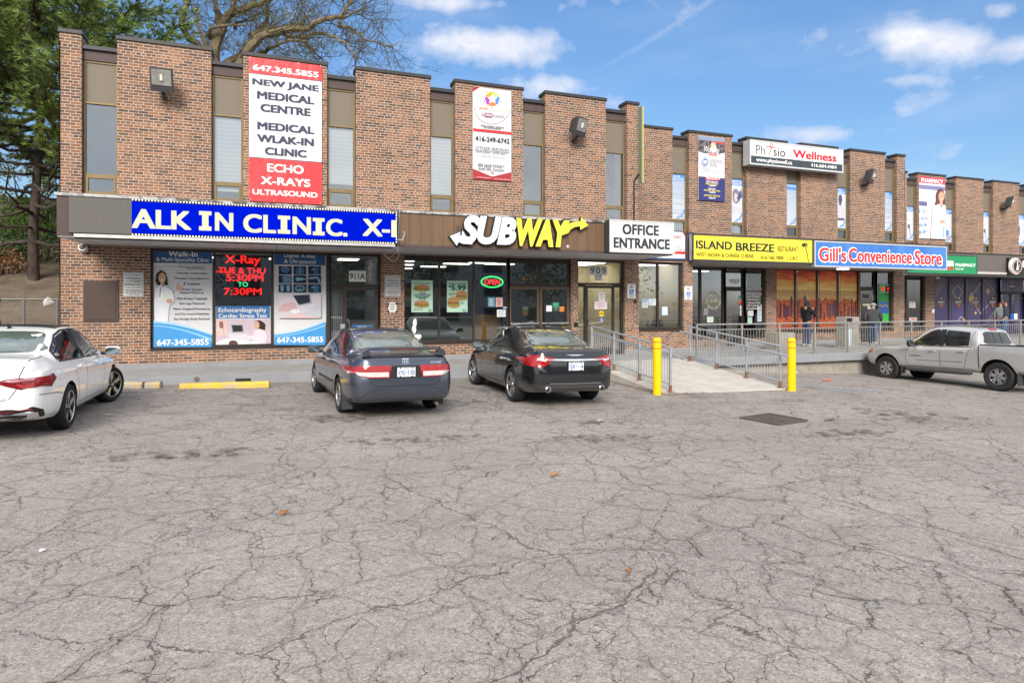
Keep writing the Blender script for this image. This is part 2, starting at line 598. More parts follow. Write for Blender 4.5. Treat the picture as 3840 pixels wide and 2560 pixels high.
def marking_mat(name, c, amount=0.5, scale=14.0):
    """worn road paint: bare asphalt shows where the paint has gone"""
    m, t, p = new_mat(name)
    o = t.obj()
    n = t.noise(o, scale, 6.0, 0.7)
    n2 = t.noise(o, 1.3, 3.0)
    a = t.math('MULTIPLY', t.rng(t.math('ADD', n, t.math('MULTIPLY', n2, 0.6)), amount + 0.05, amount + 0.28, 1.0, 0.0), 0.85)
    p.inputs['Base Color'].default_value = (c[0], c[1], c[2], 1)
    p.inputs['Roughness'].default_value = 0.85
    t.l.new(a, p.inputs['Alpha'])
    return m

def glass_mat(name, tint=(0.72, 0.76, 0.76), refl=0.16, rough=0.015):
    """window pane: see-through with a mirror-like reflection that grows at a slant"""
    m = bpy.data.materials.new(name)
    m.use_nodes = True
    t = NT(m.node_tree)
    t.n.clear()
    tr = t.new('ShaderNodeBsdfTransparent')
    tr.inputs[0].default_value = col4(tint)
    gl = t.new('ShaderNodeBsdfGlossy')
    gl.inputs['Color'].default_value = (0.92, 0.95, 0.97, 1)
    gl.inputs['Roughness'].default_value = rough
    wob = t.bump(t.noise(t.obj(), 0.9, 1.0), 0.04, 0.05)
    t.l.new(wob, gl.inputs['Normal'])
    lw = t.new('ShaderNodeLayerWeight')
    lw.inputs['Blend'].default_value = 0.35
    f = t.rng(lw.outputs['Fresnel'], 0.0, 1.0, refl, 1.0)
    mx = t.new('ShaderNodeMixShader')
    t.l.new(f, mx.inputs[0])
    t.l.new(tr.outputs[0], mx.inputs[1])
    t.l.new(gl.outputs[0], mx.inputs[2])
    out = t.new('ShaderNodeOutputMaterial')
    t.l.new(mx.outputs[0], out.inputs[0])
    return m

def car_paint(name, c, metal=0.0, rough=0.28, flake=0.0):
    m, t, p = new_mat(name)
    o = t.obj()
    p.inputs['Metallic'].default_value = metal
    p.inputs['Coat Weight'].default_value = 1.0
    p.inputs['Coat Roughness'].default_value = 0.03
    n = t.noise(o, 2.4, 4.0, 0.6)
    # a film of road dust on the lower flanks
    z = t.sep(o)[2]
    d = t.math('MULTIPLY', t.rng(t.math('ADD', z, t.math('MULTIPLY', n, 0.25)), 0.30, 0.62, 0.38, 0.0), 1.0)
    f = t.rng(t.noise(o, 900.0, 2.0), 0.35, 0.65, 1 - flake, 1 + flake)
    cc = t.mix(1.0, c, t.comb(f, f, f), 'MULTIPLY')
    t.l.new(t.mix(d, cc, (0.14, 0.125, 0.11)), p.inputs['Base Color'])
    t.l.new(t.math('ADD', t.math('MULTIPLY', d, 0.8), rough), p.inputs['Roughness'])
    t.l.new(t.math('SUBTRACT', 1.0, t.math('MULTIPLY', d, 1.6), clamp=True), p.inputs['Coat Weight'])
    return m

BRICK = brick_mat()
ASPHALT = asphalt_mat()
CONC = concrete_mat('ramp_concrete', (0.40, 0.375, 0.34), (0.52, 0.49, 0.45))
WALKC = concrete_mat('walk_concrete', (0.26, 0.255, 0.25), (0.36, 0.35, 0.34))
GREYC = concrete_mat('grey_painted_concrete', (0.215, 0.225, 0.245), (0.27, 0.28, 0.30), 1.6, 0.45)
BASEC = concrete_mat('bare_concrete', (0.23, 0.21, 0.18), (0.36, 0.335, 0.30), 2.6, 0.6, (0.09, 0.083, 0.07))
GLASS = glass_mat('window_glass', (0.84, 0.86, 0.86), 0.11)
GLASSD = glass_mat('upper_glass', (0.90, 0.92, 0.93), 0.13)
BRONZE = M((0.050, 0.040, 0.036), 0.45, 0.3, name='dark_bronze')
TANF = M((0.20, 0.150, 0.078), 0.5, 0.2, name='tan_frame', var=0.12)
TAUPE = M((0.175, 0.150, 0.118), 0.65, name='taupe_panel', var=0.05)
MAROON = M((0.082, 0.058, 0.055), 0.6, name='brown_beam', var=0.15)
CAPM = M((0.048, 0.047, 0.049), 0.5, 0.3, name='cap_metal', var=0.1)
WHITE = M((0.78, 0.78, 0.78), 0.45, name='white')
OFFW = M((0.68, 0.68, 0.66), 0.55, name='offwhite')
BLACK = M((0.018, 0.018, 0.02), 0.5, name='black')
DARK = M((0.035, 0.037, 0.042), 0.5, name='dark')
GALV = M((0.42, 0.45, 0.49), 0.42, 0.55, name='galvanised', var=0.12)
STEEL = M((0.42, 0.41, 0.39), 0.38, 0.75, name='steel', var=0.15)
RUSTY = M((0.20, 0.085, 0.035), 0.9, name='rust', var=0.35, vs=40)
CHROME = M((0.75, 0.75, 0.76), 0.12, 1.0, name='chrome')
RUBBER = M((0.022, 0.022, 0.023), 0.82, name='rubber', bump=0.3, bs=60)
# ================================================================== setting: lot, walks, ramp, bank
def grid_sheet(name, xs, ys, zf, m, kind='structure', label=None):
    vs = [(x, y, zf(x, y)) for y in ys for x in xs]
    n = len(xs)
    fs = [(j * n + i, j * n + i + 1, (j + 1) * n + i + 1, (j + 1) * n + i) for j in range(len(ys) - 1) for i in range(n - 1)]
    me = bpy.data.meshes.new(name)
    me.from_pydata(vs, [], fs)
    me.materials.append(m)
    me.shade_smooth()
    o = link_mesh(name, me)
    return tag(o, label, None, None, kind)

xs = sorted(set([-400, -200, -100] + list(np.arange(-60, 61, 1.5)) + [100, 200, 400]))
ys = sorted(set([-300, -150, -80, -40, -20] + list(np.arange(-10, 18, 1.0)) + [25, 40, 80, 160, 400]))
grid_sheet('parking_lot', xs, ys, lambda x, y: ground(x) + 0.012 * mnoise.noise(Vector((x * .35, y * .35, 0))) * (1 if abs(x) < 50 and -10 < y < 15 else 0), ASPHALT)

XL1 = XW(223, Y1)                       # left corner of the building
XR1 = XW(2394, Y1)                      # end of the first section's upper floor
XB1 = XW(2597, Y1)                      # end of its ground floor
XR2 = XW(3393, Y2)
XE = 62.0
RX0, RX1, RYB, RYT = 8.05, 11.45, 11.75, 15.87   # ramp

# first pavement: grey slab with painted kerb face
mb = MB()
mb.box(XL1 - 1.2, RX1 + 0.02, 15.87, Y1 + 0.25, ZF - 0.75, ZF)
pave = mb.build('pavement', GREYC, bevel=0.012)
tag(pave, kind='structure')
mb = MB()
mb.box(XL1 - 1.2, RX1, 15.95, Y1 - 0.005, ZF, ZF + 0.004)
tag(mb.build('pavement_top', WALKC), kind='structure')
# raised walk in front of the second and third sections
mb = MB()
mb.box(RX1 + 0.02, XE, 15.55, Y2 + 0.25, ZF - 0.24, ZF)
mb.box(XW(3393, Y2) - 1.0, XE, Y2 + 0.25, Y3 + 0.25, ZF - 0.24, ZF)
tag(mb.build('raised_walk', GREYC, bevel=0.012), kind='structure')
mb = MB()
mb.box(RX1 + 0.02, XE, 15.63, Y2 - 0.005, ZF, ZF + 0.004)
tag(mb.build('raised_walk_top', WALKC), kind='structure')
mb = MB()
mb.box(RX1 + 0.3, XE, 15.72, 16.1, ZF - 2.2, ZF - 0.24)
tag(mb.build('walk_foundation', BASEC), kind='structure')
# ramp: a wedge from the lot up to the pavement
def ramp_z(y):
    t = (RYT - y) / (RYT - RYB)
    return ZF + 0.006 + (HC - 2.035 - ZF) * t
mb = MB()
p = []
for (x, y) in ((RX0, RYB), (RX1, RYB + 0.06), (RX1, RYT), (RX0, RYT)):
    p.append((x, y))
vs = [(x, y, ramp_z(y)) for x, y in p] + [(x, y, ZF - 1.2) for x, y in p]
mb.add(vs, [(0, 1, 2, 3), (7, 6, 5, 4), (0, 4, 5, 1), (1, 5, 6, 2), (2, 6, 7, 3), (3, 7, 4, 0)])
tag(mb.build('ramp', CONC, bevel=0.015), kind='structure')

# dirt bank behind the fence on the left
bankm, t, p = new_mat('dirt_bank')
o = t.obj()
n = t.noise(o, 1.3, 7.0, 0.68)
c = t.ramp(n, [(0.28, (0.075, 0.055, 0.038)), (0.5, (0.145, 0.110, 0.078)), (0.72, (0.225, 0.18, 0.13))])
g = t.math('MULTIPLY', t.rng(t.noise(o, 0.45, 5.0, 0.7), 0.5, 0.66), t.rng(t.sep(o)[2], 2.6, 5.2))
c = t.mix(g, c, (0.10, 0.17, 0.04))
lf = t.noise(o, 22.0, 4.0, 0.7)
c = t.mix(t.math('MULTIPLY', t.rng(lf, 0.55, 0.7), 0.5), c, (0.26, 0.20, 0.13))
t.l.new(c, p.inputs['Base Color'])
p.inputs['Roughness'].default_value = 1.0
t.l.new(t.bump(t.math('ADD', n, lf), 0.8, 0.05), p.inputs['Normal'])
def bank_z(x, y):
    base = ground(x) - 0.05
    k = max(0.0, y - 20.5)
    z = base + 0.10 * min(k, 3) + max(0, k - 1.5) * 0.37
    z = min(z, base + 7.5)
    return z + 0.22 * mnoise.noise(Vector((x * .6, y * .6, 3))) + 0.08 * mnoise.noise(Vector((x * 2.1, y * 2.1, 8)))
grid_sheet('hillside', list(np.arange(-60, 60, 1.0)), list(np.arange(19.5, 75, 0.9)),
           lambda x, y: bank_z(x, y) if x < XL1 - 0.2 or y > 36 else ground(0) - 2.5, bankm)

# worn yellow bay lines
YEL = marking_mat('worn_yellow_paint', (0.62, 0.40, 0.05), 0.46)
YELF = marking_mat('faded_yellow_paint', (0.50, 0.36, 0.12), 0.34)
BLU = marking_mat('worn_blue_paint', (0.16, 0.34, 0.52), 0.52)
def stripe(name, a, b, wd, m):
    a, b = Vector(a), Vector(b)
    d = (b - a)
    n = Vector((-d.y, d.x)).normalized() * wd / 2
    k = max(2, int(d.length / 0.4))
    vs, fs = [], []
    for i in range(k + 1):
        q = a + d * i / k
        for sgn in (-1, 1):
            r = q + n * sgn
            vs.append((r.x, r.y, ground(r.x) + 0.016))
    for i in range(k):
        fs.append((2 * i, 2 * i + 1, 2 * i + 3, 2 * i + 2))
    me = bpy.data.meshes.new(name)
    me.from_pydata(vs, [], fs)
    me.materials.append(m)
    return tag(link_mesh(name, me), kind='structure')
zc = HC - 1.86
a = GW(1068, 1447, zc); b = GW(1066, 1485, zc); c_ = GW(1062, 1595, zc)
stripe('bay_line', a, b, 0.13, YEL)
stripe('bay_line', (b[0], b[1] - .2), c_, 0.13, YELF)
a = GW(600, 1458, HC - 1.82); b = GW(556, 1500, HC - 1.82); c_ = GW(478, 1575, HC - 1.82)
stripe('bay_line', a, b, 0.14, YEL)
stripe('bay_line', b, c_, 0.14, YELF)
for (q0, q1) in (((3215, 1396), (3840, 1500)), ((3060, 1391), (3130, 1408))):
    p0 = GW(*q0, HC - 2.3); p1 = GW(*q1, HC - 2.42)
    stripe('bay_line', p0, p1, 0.12, YEL)
stripe('bay_line', (18.9, 15.0), (21.4, 9.5), 0.12, YEL)
# worn accessible-bay square
def patch_mark(name, cx, cy, w_, h_, m, rot=0.0, dz=0.018):
    vs = []
    for (a_, b_) in ((-1, -1), (1, -1), (1, 1), (-1, 1)):
        x = cx + (a_ * w_ * math.cos(rot) - b_ * h_ * math.sin(rot)) / 2
        y = cy + (a_ * w_ * math.sin(rot) + b_ * h_ * math.cos(rot)) / 2
        vs.append((x, y, ground(x) + dz))
    me = bpy.data.meshes.new(name)
    me.from_pydata(vs, [], [(0, 1, 2, 3)])
    me.materials.append(m)
    return tag(link_mesh(name, me), kind='structure')
q = GW(3160, 1463, HC - 2.16)
patch_mark('bay_marking', q[0], q[1], 1.35, 1.35, BLU, 0.06)
patch_mark('bay_marking', q[0] + .05, q[1] - .1, 0.75, 0.85, marking_mat('worn_cream_paint', (0.60, 0.47, 0.22), 0.42, 7.0), 0.06, 0.023)
for sgn in (-1, 1):
    stripe('bay_marking', (q[0] - .72, q[1] + sgn * .72), (q[0] + .72, q[1] + sgn * .74), 0.09, YEL)

# broken patches in the asphalt, with loose grit
potm, t, p = new_mat('broken_asphalt')
o = t.obj()
n = t.noise(o, 9.0, 6.0, 0.72)
t.l.new(t.ramp(n, [(0.3, (0.06, 0.052, 0.047)), (0.5, (0.14, 0.12, 0.10)), (0.7, (0.22, 0.19, 0.15))]), p.inputs['Base Color'])
p.inputs['Roughness'].default_value = 1.0
t.l.new(t.bump(n, 1.0, 0.03), p.inputs['Normal'])
t.l.new(t.math('MULTIPLY', t.rng(t.noise(o, 4.2, 6.0, 0.75), 0.50, 0.62), 0.75), p.inputs['Alpha'])
def pothole(px, py, z, rx, ry):
    x0, y0 = GW(px, py, z)
    vs = [(x0, y0, ground(x0) + 0.017)]
    for k in range(22):
        a_ = 2 * math.pi * k / 22
        r = 1 + 0.35 * mnoise.noise(Vector((math.cos(a_) * 2 + px, math.sin(a_) * 2, 1)))
        x, y = x0 + rx * r * math.cos(a_), y0 + ry * r * math.sin(a_)
        vs.append((x, y, ground(x) + 0.017))
    fs = [(0, 1 + k, 1 + (k + 1) % 22) for k in range(22)]
    me = bpy.data.meshes.new('broken_patch')
    me.from_pydata(vs, [], fs)
    me.materials.append(potm)
    tag(link_mesh('broken_patch', me), kind='structure')
for a_ in [(3440, 1583, HC - 2.13, .95, .55), (3300, 1560, HC - 2.12, .5, .4), (3180, 1645, HC - 2.07, .8, .35), (1290, 1573, HC - 1.9, .55, .4), (1560, 1655, HC - 1.92, .9, .28),
           (2240, 1655, HC - 1.98, .9, .3), (660, 1704, HC - 1.83, 1.5, .22), (860, 1702, HC - 1.85, .8, .2), (1720, 1512, HC - 1.93, .7, .4), (2250, 1588, HC - 1.98, .5, .3), (2960, 1510, HC - 2.07, .5, .25)]:
    pothole(*a_)

# ================================================================== the plaza building
BLD = thing('commercial_building', (XL1, Y1, ZF), 'long two-storey brown brick shopping plaza stepped back in three sections', 'building')

def wall(mb, Y, x0, x1, z0, z1, holes, depth=0.3):
    """brick wall facing -Y with rectangular openings (x0, x1, z0, z1)"""
    xs_ = sorted(set([x0, x1] + [h[0] for h in holes] + [h[1] for h in holes]))
    zs_ = sorted(set([z0, z1] + [h[2] for h in holes] + [h[3] for h in holes]))
    xs_ = [q for q in xs_ if x0 <= q <= x1]
    zs_ = [q for q in zs_ if z0 <= q <= z1]
    for i in range(len(xs_) - 1):
        for j in range(len(zs_) - 1):
            cx, cz = (xs_[i] + xs_[i + 1]) / 2, (zs_[j] + zs_[j + 1]) / 2
            if any(h[0] < cx < h[1] and h[2] < cz < h[3] for h in holes):
                continue
            mb.add([(xs_[i], Y, zs_[j]), (xs_[i + 1], Y, zs_[j]), (xs_[i + 1], Y, zs_[j + 1]), (xs_[i], Y, zs_[j + 1])], [(0, 1, 2, 3)])
    for h in holes:
        a0, a1, b0, b1 = h
        for (p0, p1) in (((a0, b0), (a1, b0)), ((a1, b0), (a1, b1)), ((a1, b1), (a0, b1)), ((a0, b1), (a0, b0))):
            mb.add([(p0[0], Y, p0[1]), (p1[0], Y, p1[1]), (p1[0], Y + depth, p1[1]), (p0[0], Y + depth, p0[1])], [(0, 1, 2, 3)])
    # ends
    for x in (x0, x1):
        mb.add([(x, Y, z0), (x, Y + depth, z0), (x, Y + depth, z1), (x, Y, z1)], [(0, 1, 2, 3)])

ZH, ZS, ZD = HC + 1.40, HC - 1.14, HC + 0.59       # window head, sill, door head
ZSOF = HC + 1.43                                    # soffit
Z = lambda q: HC + q

# ground-floor walls
mb = MB()
wall(mb, Y1, XL1, XB1, ZF - 0.3, ZSOF + 0.12, [(XW(563, Y1), XW(1240, Y1), ZS, ZH), (XW(1240, Y1), XW(1429, Y1), ZF, ZH), (XW(1516, Y1), XW(1911, Y1), ZS, ZH),
                                       (XW(1911, Y1), XW(2143, Y1), ZF, ZH), (XW(2169, Y1), XW(2343, Y1), ZF, ZH), (XW(2396, Y1), XW(2564, Y1), HC - .865, ZH - 0.02)])
mb.box(XL1, XL1 + 0.02, Y1, Y1 + 15, ZF - 1.5, HC + 6.3)
mb.build('brick_wall', BRICK, BLD)
mb = MB()
wall(mb, Y2, XB1 - 0.2, XW(3393, Y2), ZF - 0.3, ZSOF + 0.12, [(XW(2575, Y2), XW(2722, Y2), HC - 1.3, ZH), (XW(2722, Y2), XW(2797, Y2), ZF, ZH), (XW(2797, Y2), XW(2874, Y2), HC - 1.3, ZH),
                                                      (XW(2911, Y2), XW(3225, Y2), ZS, ZH), (XW(3227, Y2), XW(3290, Y2), ZF, ZH), (XW(3290, Y2), XW(3352, Y2), ZS, ZH)])
mb.box(XW(3393, Y2) - 0.02, XW(3393, Y2), Y2, Y3, ZF, HC + 6.3)
mb.build('brick_wall', BRICK, BLD)
mb = MB()
wall(mb, Y3, XW(3393, Y2) - 1, XE, ZF - 0.3, ZSOF + 0.12, [(XW(3380, Y3), XW(3470, Y3), HC - 1.3, ZH), (XW(3505, Y3), XW(3752, Y3), HC - 1.3, ZH), (XW(3752, Y3), XW(3870, Y3), ZF, ZH)])
mb.build('brick_wall', BRICK, BLD)
# one-storey bump-out returns to the second section
mb = MB()
mb.box(XB1 - 0.18, XB1 - .004, Y1 + .32, Y2 + .1, ZF - .3, Z(2.35))
mb.build('brick_wall', BRICK, BLD)
# grey painted plinth
for (Y, a, b) in ((Y1, 223, 1240), (Y1, 1429, 1911), (Y1, 2343, 2598), (Y2, 2797, 3227), (Y2, 3290, 3392)):
    MB().box(XW(a, Y) - .006, XW(b, Y), Y - 0.018, Y + .05, ZF - .05, ZF + 0.13).build('plinth', GREYC, BLD)

# upper floor: brick piers with metal caps, window strips between them
SEC = [(Y1, 6.60, [(223, 305), (439.5, 792.5), (911.5, 1226.5), (1335, 1613), (1707, 1961), (2046, 2272), (2351, 2394)]),
       (Y2, 6.55, [(2300, 2521.5), (2583.5, 2744.5), (2800, 2950.7), (3003.3, 3141), (3189, 3318.6), (3363, 3393)]),
       (Y3, 6.60, [(3360, 3400.5), (3440.7, 3546), (3584.5, 3688), (3723.5, 3821), (3858, 3955), (3990, 4090), (4125, 4230)])]
slatm, t, p = new_mat('venetian_blind')
o = t.obj()
zz = t.sep(o)[2]
wv = t.math('SINE', t.math('MULTIPLY', zz, 2 * math.pi / 0.105))
t.l.new(t.mix(t.rng(wv, -1, 1), (0.74, 0.77, 0.79), (0.86, 0.88, 0.88)), p.inputs['Base Color'])
p.inputs['Roughness'].default_value = 0.5
vertm, t, p = new_mat('vertical_blind')
o = t.obj()
wv = t.math('SINE', t.math('MULTIPLY', t.sep(o)[0], 2 * math.pi / 0.10))
t.l.new(t.mix(t.rng(wv, -0.6, 0.6), (0.17, 0.19, 0.19), (0.60, 0.63, 0.62)), p.inputs['Base Color'])
wincount = 0
for si, (Y, zt, piers) in enumerate(SEC):
    for (a, b) in piers:
        x0, x1 = XW(a, Y), XW(b, Y)
        mb = MB()
        mb.box(x0, x1, Y, Y + 0.45, ZSOF + 0.125, Z(zt - 0.09))
        pier = mb.build('brick_pier', BRICK, BLD)
        mb = MB()
        mb.box(x0 - 0.03, x1 + 0.03, Y - 0.035, Y + 0.50, Z(zt - 0.09), Z(zt))
        mb.box(x0 - 0.03, x1 + 0.03, Y - 0.02, Y + 0.50, Z(zt), Z(zt) + 0.012)
        mb.build('parapet_cap', CAPM, pier, bevel=0.006)
    for i in range(len(piers) - 1):
        x0, x1 = XW(piers[i][1], Y), XW(piers[i + 1][0], Y)
        R = Y + 0.14
        mb = MB()
        mb.box(x0, x1, R - 0.03, R + 0.3, Z(5.955), Z(6.20))
        beam = mb.build('roof_beam', MAROON, BLD)
        mb = MB()
        mb.box(x0, x1, R - 0.10, R + 0.3, Z(6.20), Z(6.27))
        mb.box(x0, x1, R - 0.06, R + 0.3, Z(6.27), Z(6.315))
        mb.build('beam_cap', CAPM, beam, bevel=0.005)
        # frame
        mb = MB()
        fw = 0.045
        for (xa, xb) in ((x0 + 0.01, x0 + 0.01 + fw), (x1 - 0.01 - fw, x1 - 0.01)):
            mb.box(xa, xb, R, R + 0.1, Z(2.70), Z(5.95))
        for (za, zb) in ((5.905, 5.955), (4.90, 4.95), (3.125, 3.19)):
            mb.box(x0 + 0.01 + fw, x1 - 0.01 - fw, R + 0.004, R + 0.1, Z(za), Z(zb))
        # opening light at the bottom
        g = 0.052
        xa, xb = x0 + 0.012 + fw, x1 - 0.012 - fw
        mb.box(xa, xa + g, R - 0.012, R + 0.08, Z(2.70), Z(3.125))
        mb.box(xb - g, xb, R - 0.012, R + 0.08, Z(2.70), Z(3.125))
        mb.box(xa + g, xb - g, R - 0.010, R + 0.08, Z(2.70), Z(2.755))
        mb.box(xa + g, xb - g, R - 0.010, R + 0.08, Z(3.075), Z(3.125))
        mb.box(x0 + 0.004, x1 - 0.004, R - 0.07, R + 0.1, Z(2.655), Z(2.695))
        win = mb.build('upper_window', TANF, BLD, bevel=0.004, seg=1)
        MB().box(x0 + .055, x1 - .055, R + 0.03, R + 0.06, Z(4.95), Z(5.905)).build('spandrel_panel', TAUPE, win)
        MB().box(x0 + .055, x1 - .055, R + 0.05, R + 0.058, Z(3.19), Z(4.90)).build('pane', GLASSD, win)
        MB().box(xa + g, xb - g, R + 0.03, R + 0.038, Z(2.755), Z(3.075)).build('opening_pane', GLASSD, win)
        bl = {0: [None, 'v', 'v', 'v', None, None]}.get(si, [None] * 9)[i]
        if bl:
            z0_ = 3.19 if i == 1 else (3.33 if i == 2 else 3.22)
            b = MB().box(x0 + .06, x1 - .06, R + 0.10, R + 0.13, Z(z0_), Z(4.88)).build('blind', slatm, win)
            MB().box(xa + g, xb - g, R + 0.10, R + 0.13, Z(2.95 if i == 1 else 3.03), Z(3.10)).build('blind', slatm, win)
        if si:
            MB().box(xa + g, xb - g, R + 0.10, R + 0.13, Z(2.72), Z(3.08)).build('blind', vertm, win)
        wincount += 1
    # wall behind the strips, so the rooms are closed
    xa, xb = XW(piers[0][0], Y), XW(piers[-1][1], Y)
    MB().box(xa, xb, Y + 1.6, Y + 1.7, Z(1.6), Z(6.2)).build('room_wall', M((0.06, 0.065, 0.07), 0.9), BLD)
# roof, floor slab, back wall
mb = MB()
mb.box(XL1 + .05, XR1, Y1 + .4, Y1 + 15, Z(6.05), Z(6.2))
mb.box(XR1, XR2, Y2 + .4, Y1 + 15, Z(6.05), Z(6.2))
mb.box(XR2, XE, Y3 + .4, Y1 + 15, Z(6.05), Z(6.2))
mb.box(XL1, XE, Y1 + 14.8, Y1 + 15, ZF - 1, Z(6.3))
mb.build('roof', CAPM, BLD)
mb = MB()
mb.box(XL1 + .05, XB1, Y1 + .3, Y1 + 14.8, ZSOF + 0.13, Z(1.7))
mb.box(XB1, XR2, Y2 + .3, Y1 + 14.8, ZSOF + 0.13, Z(1.7))
mb.box(XR2, XE, Y3 + .3, Y1 + 14.8, ZSOF + 0.13, Z(1.7))
mb.build('floor_slab', M((0.3, 0.3, 0.3)), BLD)

# canopies
BOARD, t, p = new_mat('brown_boards')
o = t.obj()
xx = t.sep(o)[0]
bw = 0.298
fr = t.math('FRACT', t.math('DIVIDE', xx, bw))
gap = t.math('MAXIMUM', t.rng(fr, 0.0, 0.035, 1.0, 0.0), t.rng(fr, 0.965, 1.0, 0.0, 1.0))
idx = t.math('FLOOR', t.math('DIVIDE', xx, bw))
wn = t.new('ShaderNodeTexWhiteNoise', noise_dimensions='1D')
t.l.new(idx, wn.inputs['W'])
c = t.mix(wn.outputs['Value'], (0.118, 0.068, 0.036), (0.158, 0.092, 0.048))
st = t.rng(t.noise(t.mapping(o, (4, 4, .4)), 2.0, 5.0, 0.7), 0.35, 0.7, 0.85, 1.12)
c = t.mix(1.0, c, t.comb(st, st, st), 'MULTIPLY')
t.l.new(t.mix(gap, c, (0.02, 0.013, 0.009)), p.inputs['Base Color'])
p.inputs['Roughness'].default_value = 0.55
t.l.new(t.bump(gap, 0.5, -0.01), p.inputs['Normal'])
BOARD2, t, p = new_mat('grey_brown_boards')
o = t.obj()
fr = t.math('FRACT', t.math('DIVIDE', t.sep(o)[0], 0.21))
gap = t.math('MAXIMUM', t.rng(fr, 0.0, 0.06, 1.0, 0.0), t.rng(fr, 0.94, 1.0, 0.0, 1.0))
t.l.new(t.mix(gap, (0.115, 0.098, 0.093), (0.04, 0.034, 0.032)), p.inputs['Base Color'])
p.inputs['Roughness'].default_value = 0.6
SOFM, t, p = new_mat('soffit_panels')
o = t.obj()
fr = t.math('FRACT', t.math('DIVIDE', t.sep(o)[0], 0.305))
gap = t.math('MAXIMUM', t.rng(fr, 0.0, 0.03, 1.0, 0.0), t.rng(fr, 0.97, 1.0, 0.0, 1.0))
n = t.noise(o, 1.5, 4.0, 0.6)
c = t.mix(t.rng(n, 0.3, 0.7), (0.52, 0.51, 0.53), (0.64, 0.63, 0.645))
t.l.new(t.mix(gap, c, (0.15, 0.14, 0.14)), p.inputs['Base Color'])
p.inputs['Roughness'].default_value = 0.6
FLASH = worn_mat('peeling_flashing', (0.085, 0.072, 0.070), (0.42, 0.42, 0.43), 0.47, 3.2)
XC0 = XW(212.5, F1)
XC1 = XW(2387, Y1)
XSW = XW(1497, F1)
mb = MB()
mb.mat(BOARD).box(XSW, XC1, F1, F1 + 0.06, Z(1.50), Z(2.30))
mb.mat(MAROON).box(XC0, XSW, F1 + 0.002, F1 + 0.06, Z(1.45), Z(2.30))
mb.mat(MAROON).box(XSW, XC1, F1 - 0.015, F1 + 0.05, Z(1.435), Z(1.50))
mb.mat(MAROON).box(XC0 + 0.0, XC0 + 0.06, F1 + 0.06, Y1, Z(1.45), Z(2.30))
mb.mat(MAROON).box(XC1 - 0.06, XC1, F1 + 0.06, Y1, Z(1.45), Z(2.30))
can = mb.build('canopy', None, BLD)
MB().box(XC0 + .01, XC1 - .01, F1 + 0.02, Y1 + .01, Z(1.43), Z(1.449)).build('soffit', SOFM, can)
MB().box(XC0 - .03, XC1 + .02, F1 - 0.04, Y1, Z(2.30), Z(2.365)).build('flashing', FLASH, can, bevel=0.01)
# low roof and brown fascia over the bump-out
mb = MB()
mb.mat(MAROON).box(XW(2300, Y1), XB1 + .01, Y1 - .03, Y1 + 0.02, ZSOF + .0, Z(2.36))
mb.mat(CAPM).box(XW(2394, Y1), XB1 + .03, Y1 - .05, Y2, Z(2.36), Z(2.42))
mb.build('bump_out_roof', None, BLD)
# second canopy
X20, X21 = XB1 + 0.03, XW(3553, F2)
mb = MB()
mb.mat(MAROON).box(X20, X21, F2 + 0.02, F2 + .1, Z(1.44), Z(2.30))
mb.mat(MAROON).box(X21 - .06, X21, F2 + .1, Y2 + 2.5, Z(1.44), Z(2.30))
can2 = mb.build('canopy', None, BLD)
MB().box(X20, X21 - .01, F2 + 0.03, Y2 + .01, Z(1.425), Z(1.449)).build('soffit', M((0.45, 0.44, 0.43), 0.6, var=.08), can2)
MB().box(X20, X21, F2, Y2, Z(2.30), Z(2.36)).build('flashing', CAPM, can2)
mb = MB()
X30 = XW(3393, Y2) + .02
mb.mat(BOARD2).box(X30, XE, F3, F3 + .06, Z(1.50), Z(2.32))
mb.mat(CAPM).box(X30, XE, F3 - .02, F3 + .05, Z(2.32), Z(2.38))
can3 = mb.build('canopy', None, BLD)
MB().box(X30, XE, F3 - .03, Y3 + .01, Z(1.40), Z(1.50)).build('soffit', M((0.45, 0.43, 0.42), 0.6, var=.08), can3)
MB().box(X30, XE, F3 + .06, Y3, Z(2.30), Z(2.34)).build('flashing', CAPM, can3)

# ---------------------------------------------------------------- shopfronts
def bars(mb, Y, rects, y0=0.10, d=0.10):
    for (a, b, za, zb) in rects:
        mb.box(a, b, Y + y0, Y + y0 + d, za, zb)

def window(Y, pa, pb, z0, z1, fl=5, fr=5, name='shop_window', sill=True, glass=None, ft=0.07, m=None, fb=0.07):
    """glazed opening between two photo columns, fl/fr = frame width in photo px left and right"""
    a, b = XW(pa, Y), XW(pb, Y)
    la, rb = XW(pa + fl, Y), XW(pb - fr, Y)
    mb = MB()
    bars(mb, Y, [(a, la, z0, z1), (rb, b, z0, z1)])
    bars(mb, Y, [(la, rb, z1 - ft, z1), (la, rb, z0, z0 + fb)], 0.104)
    if sill:
        mb.box(a, b, Y - 0.03, Y + 0.104, z0 - 0.045, z0)
    o = mb.build(name, m or BRONZE, BLD)
    MB().box(la, rb, Y + 0.14, Y + 0.15, z0 + fb, z1 - ft).build('pane', glass or GLASS, o)
    return o

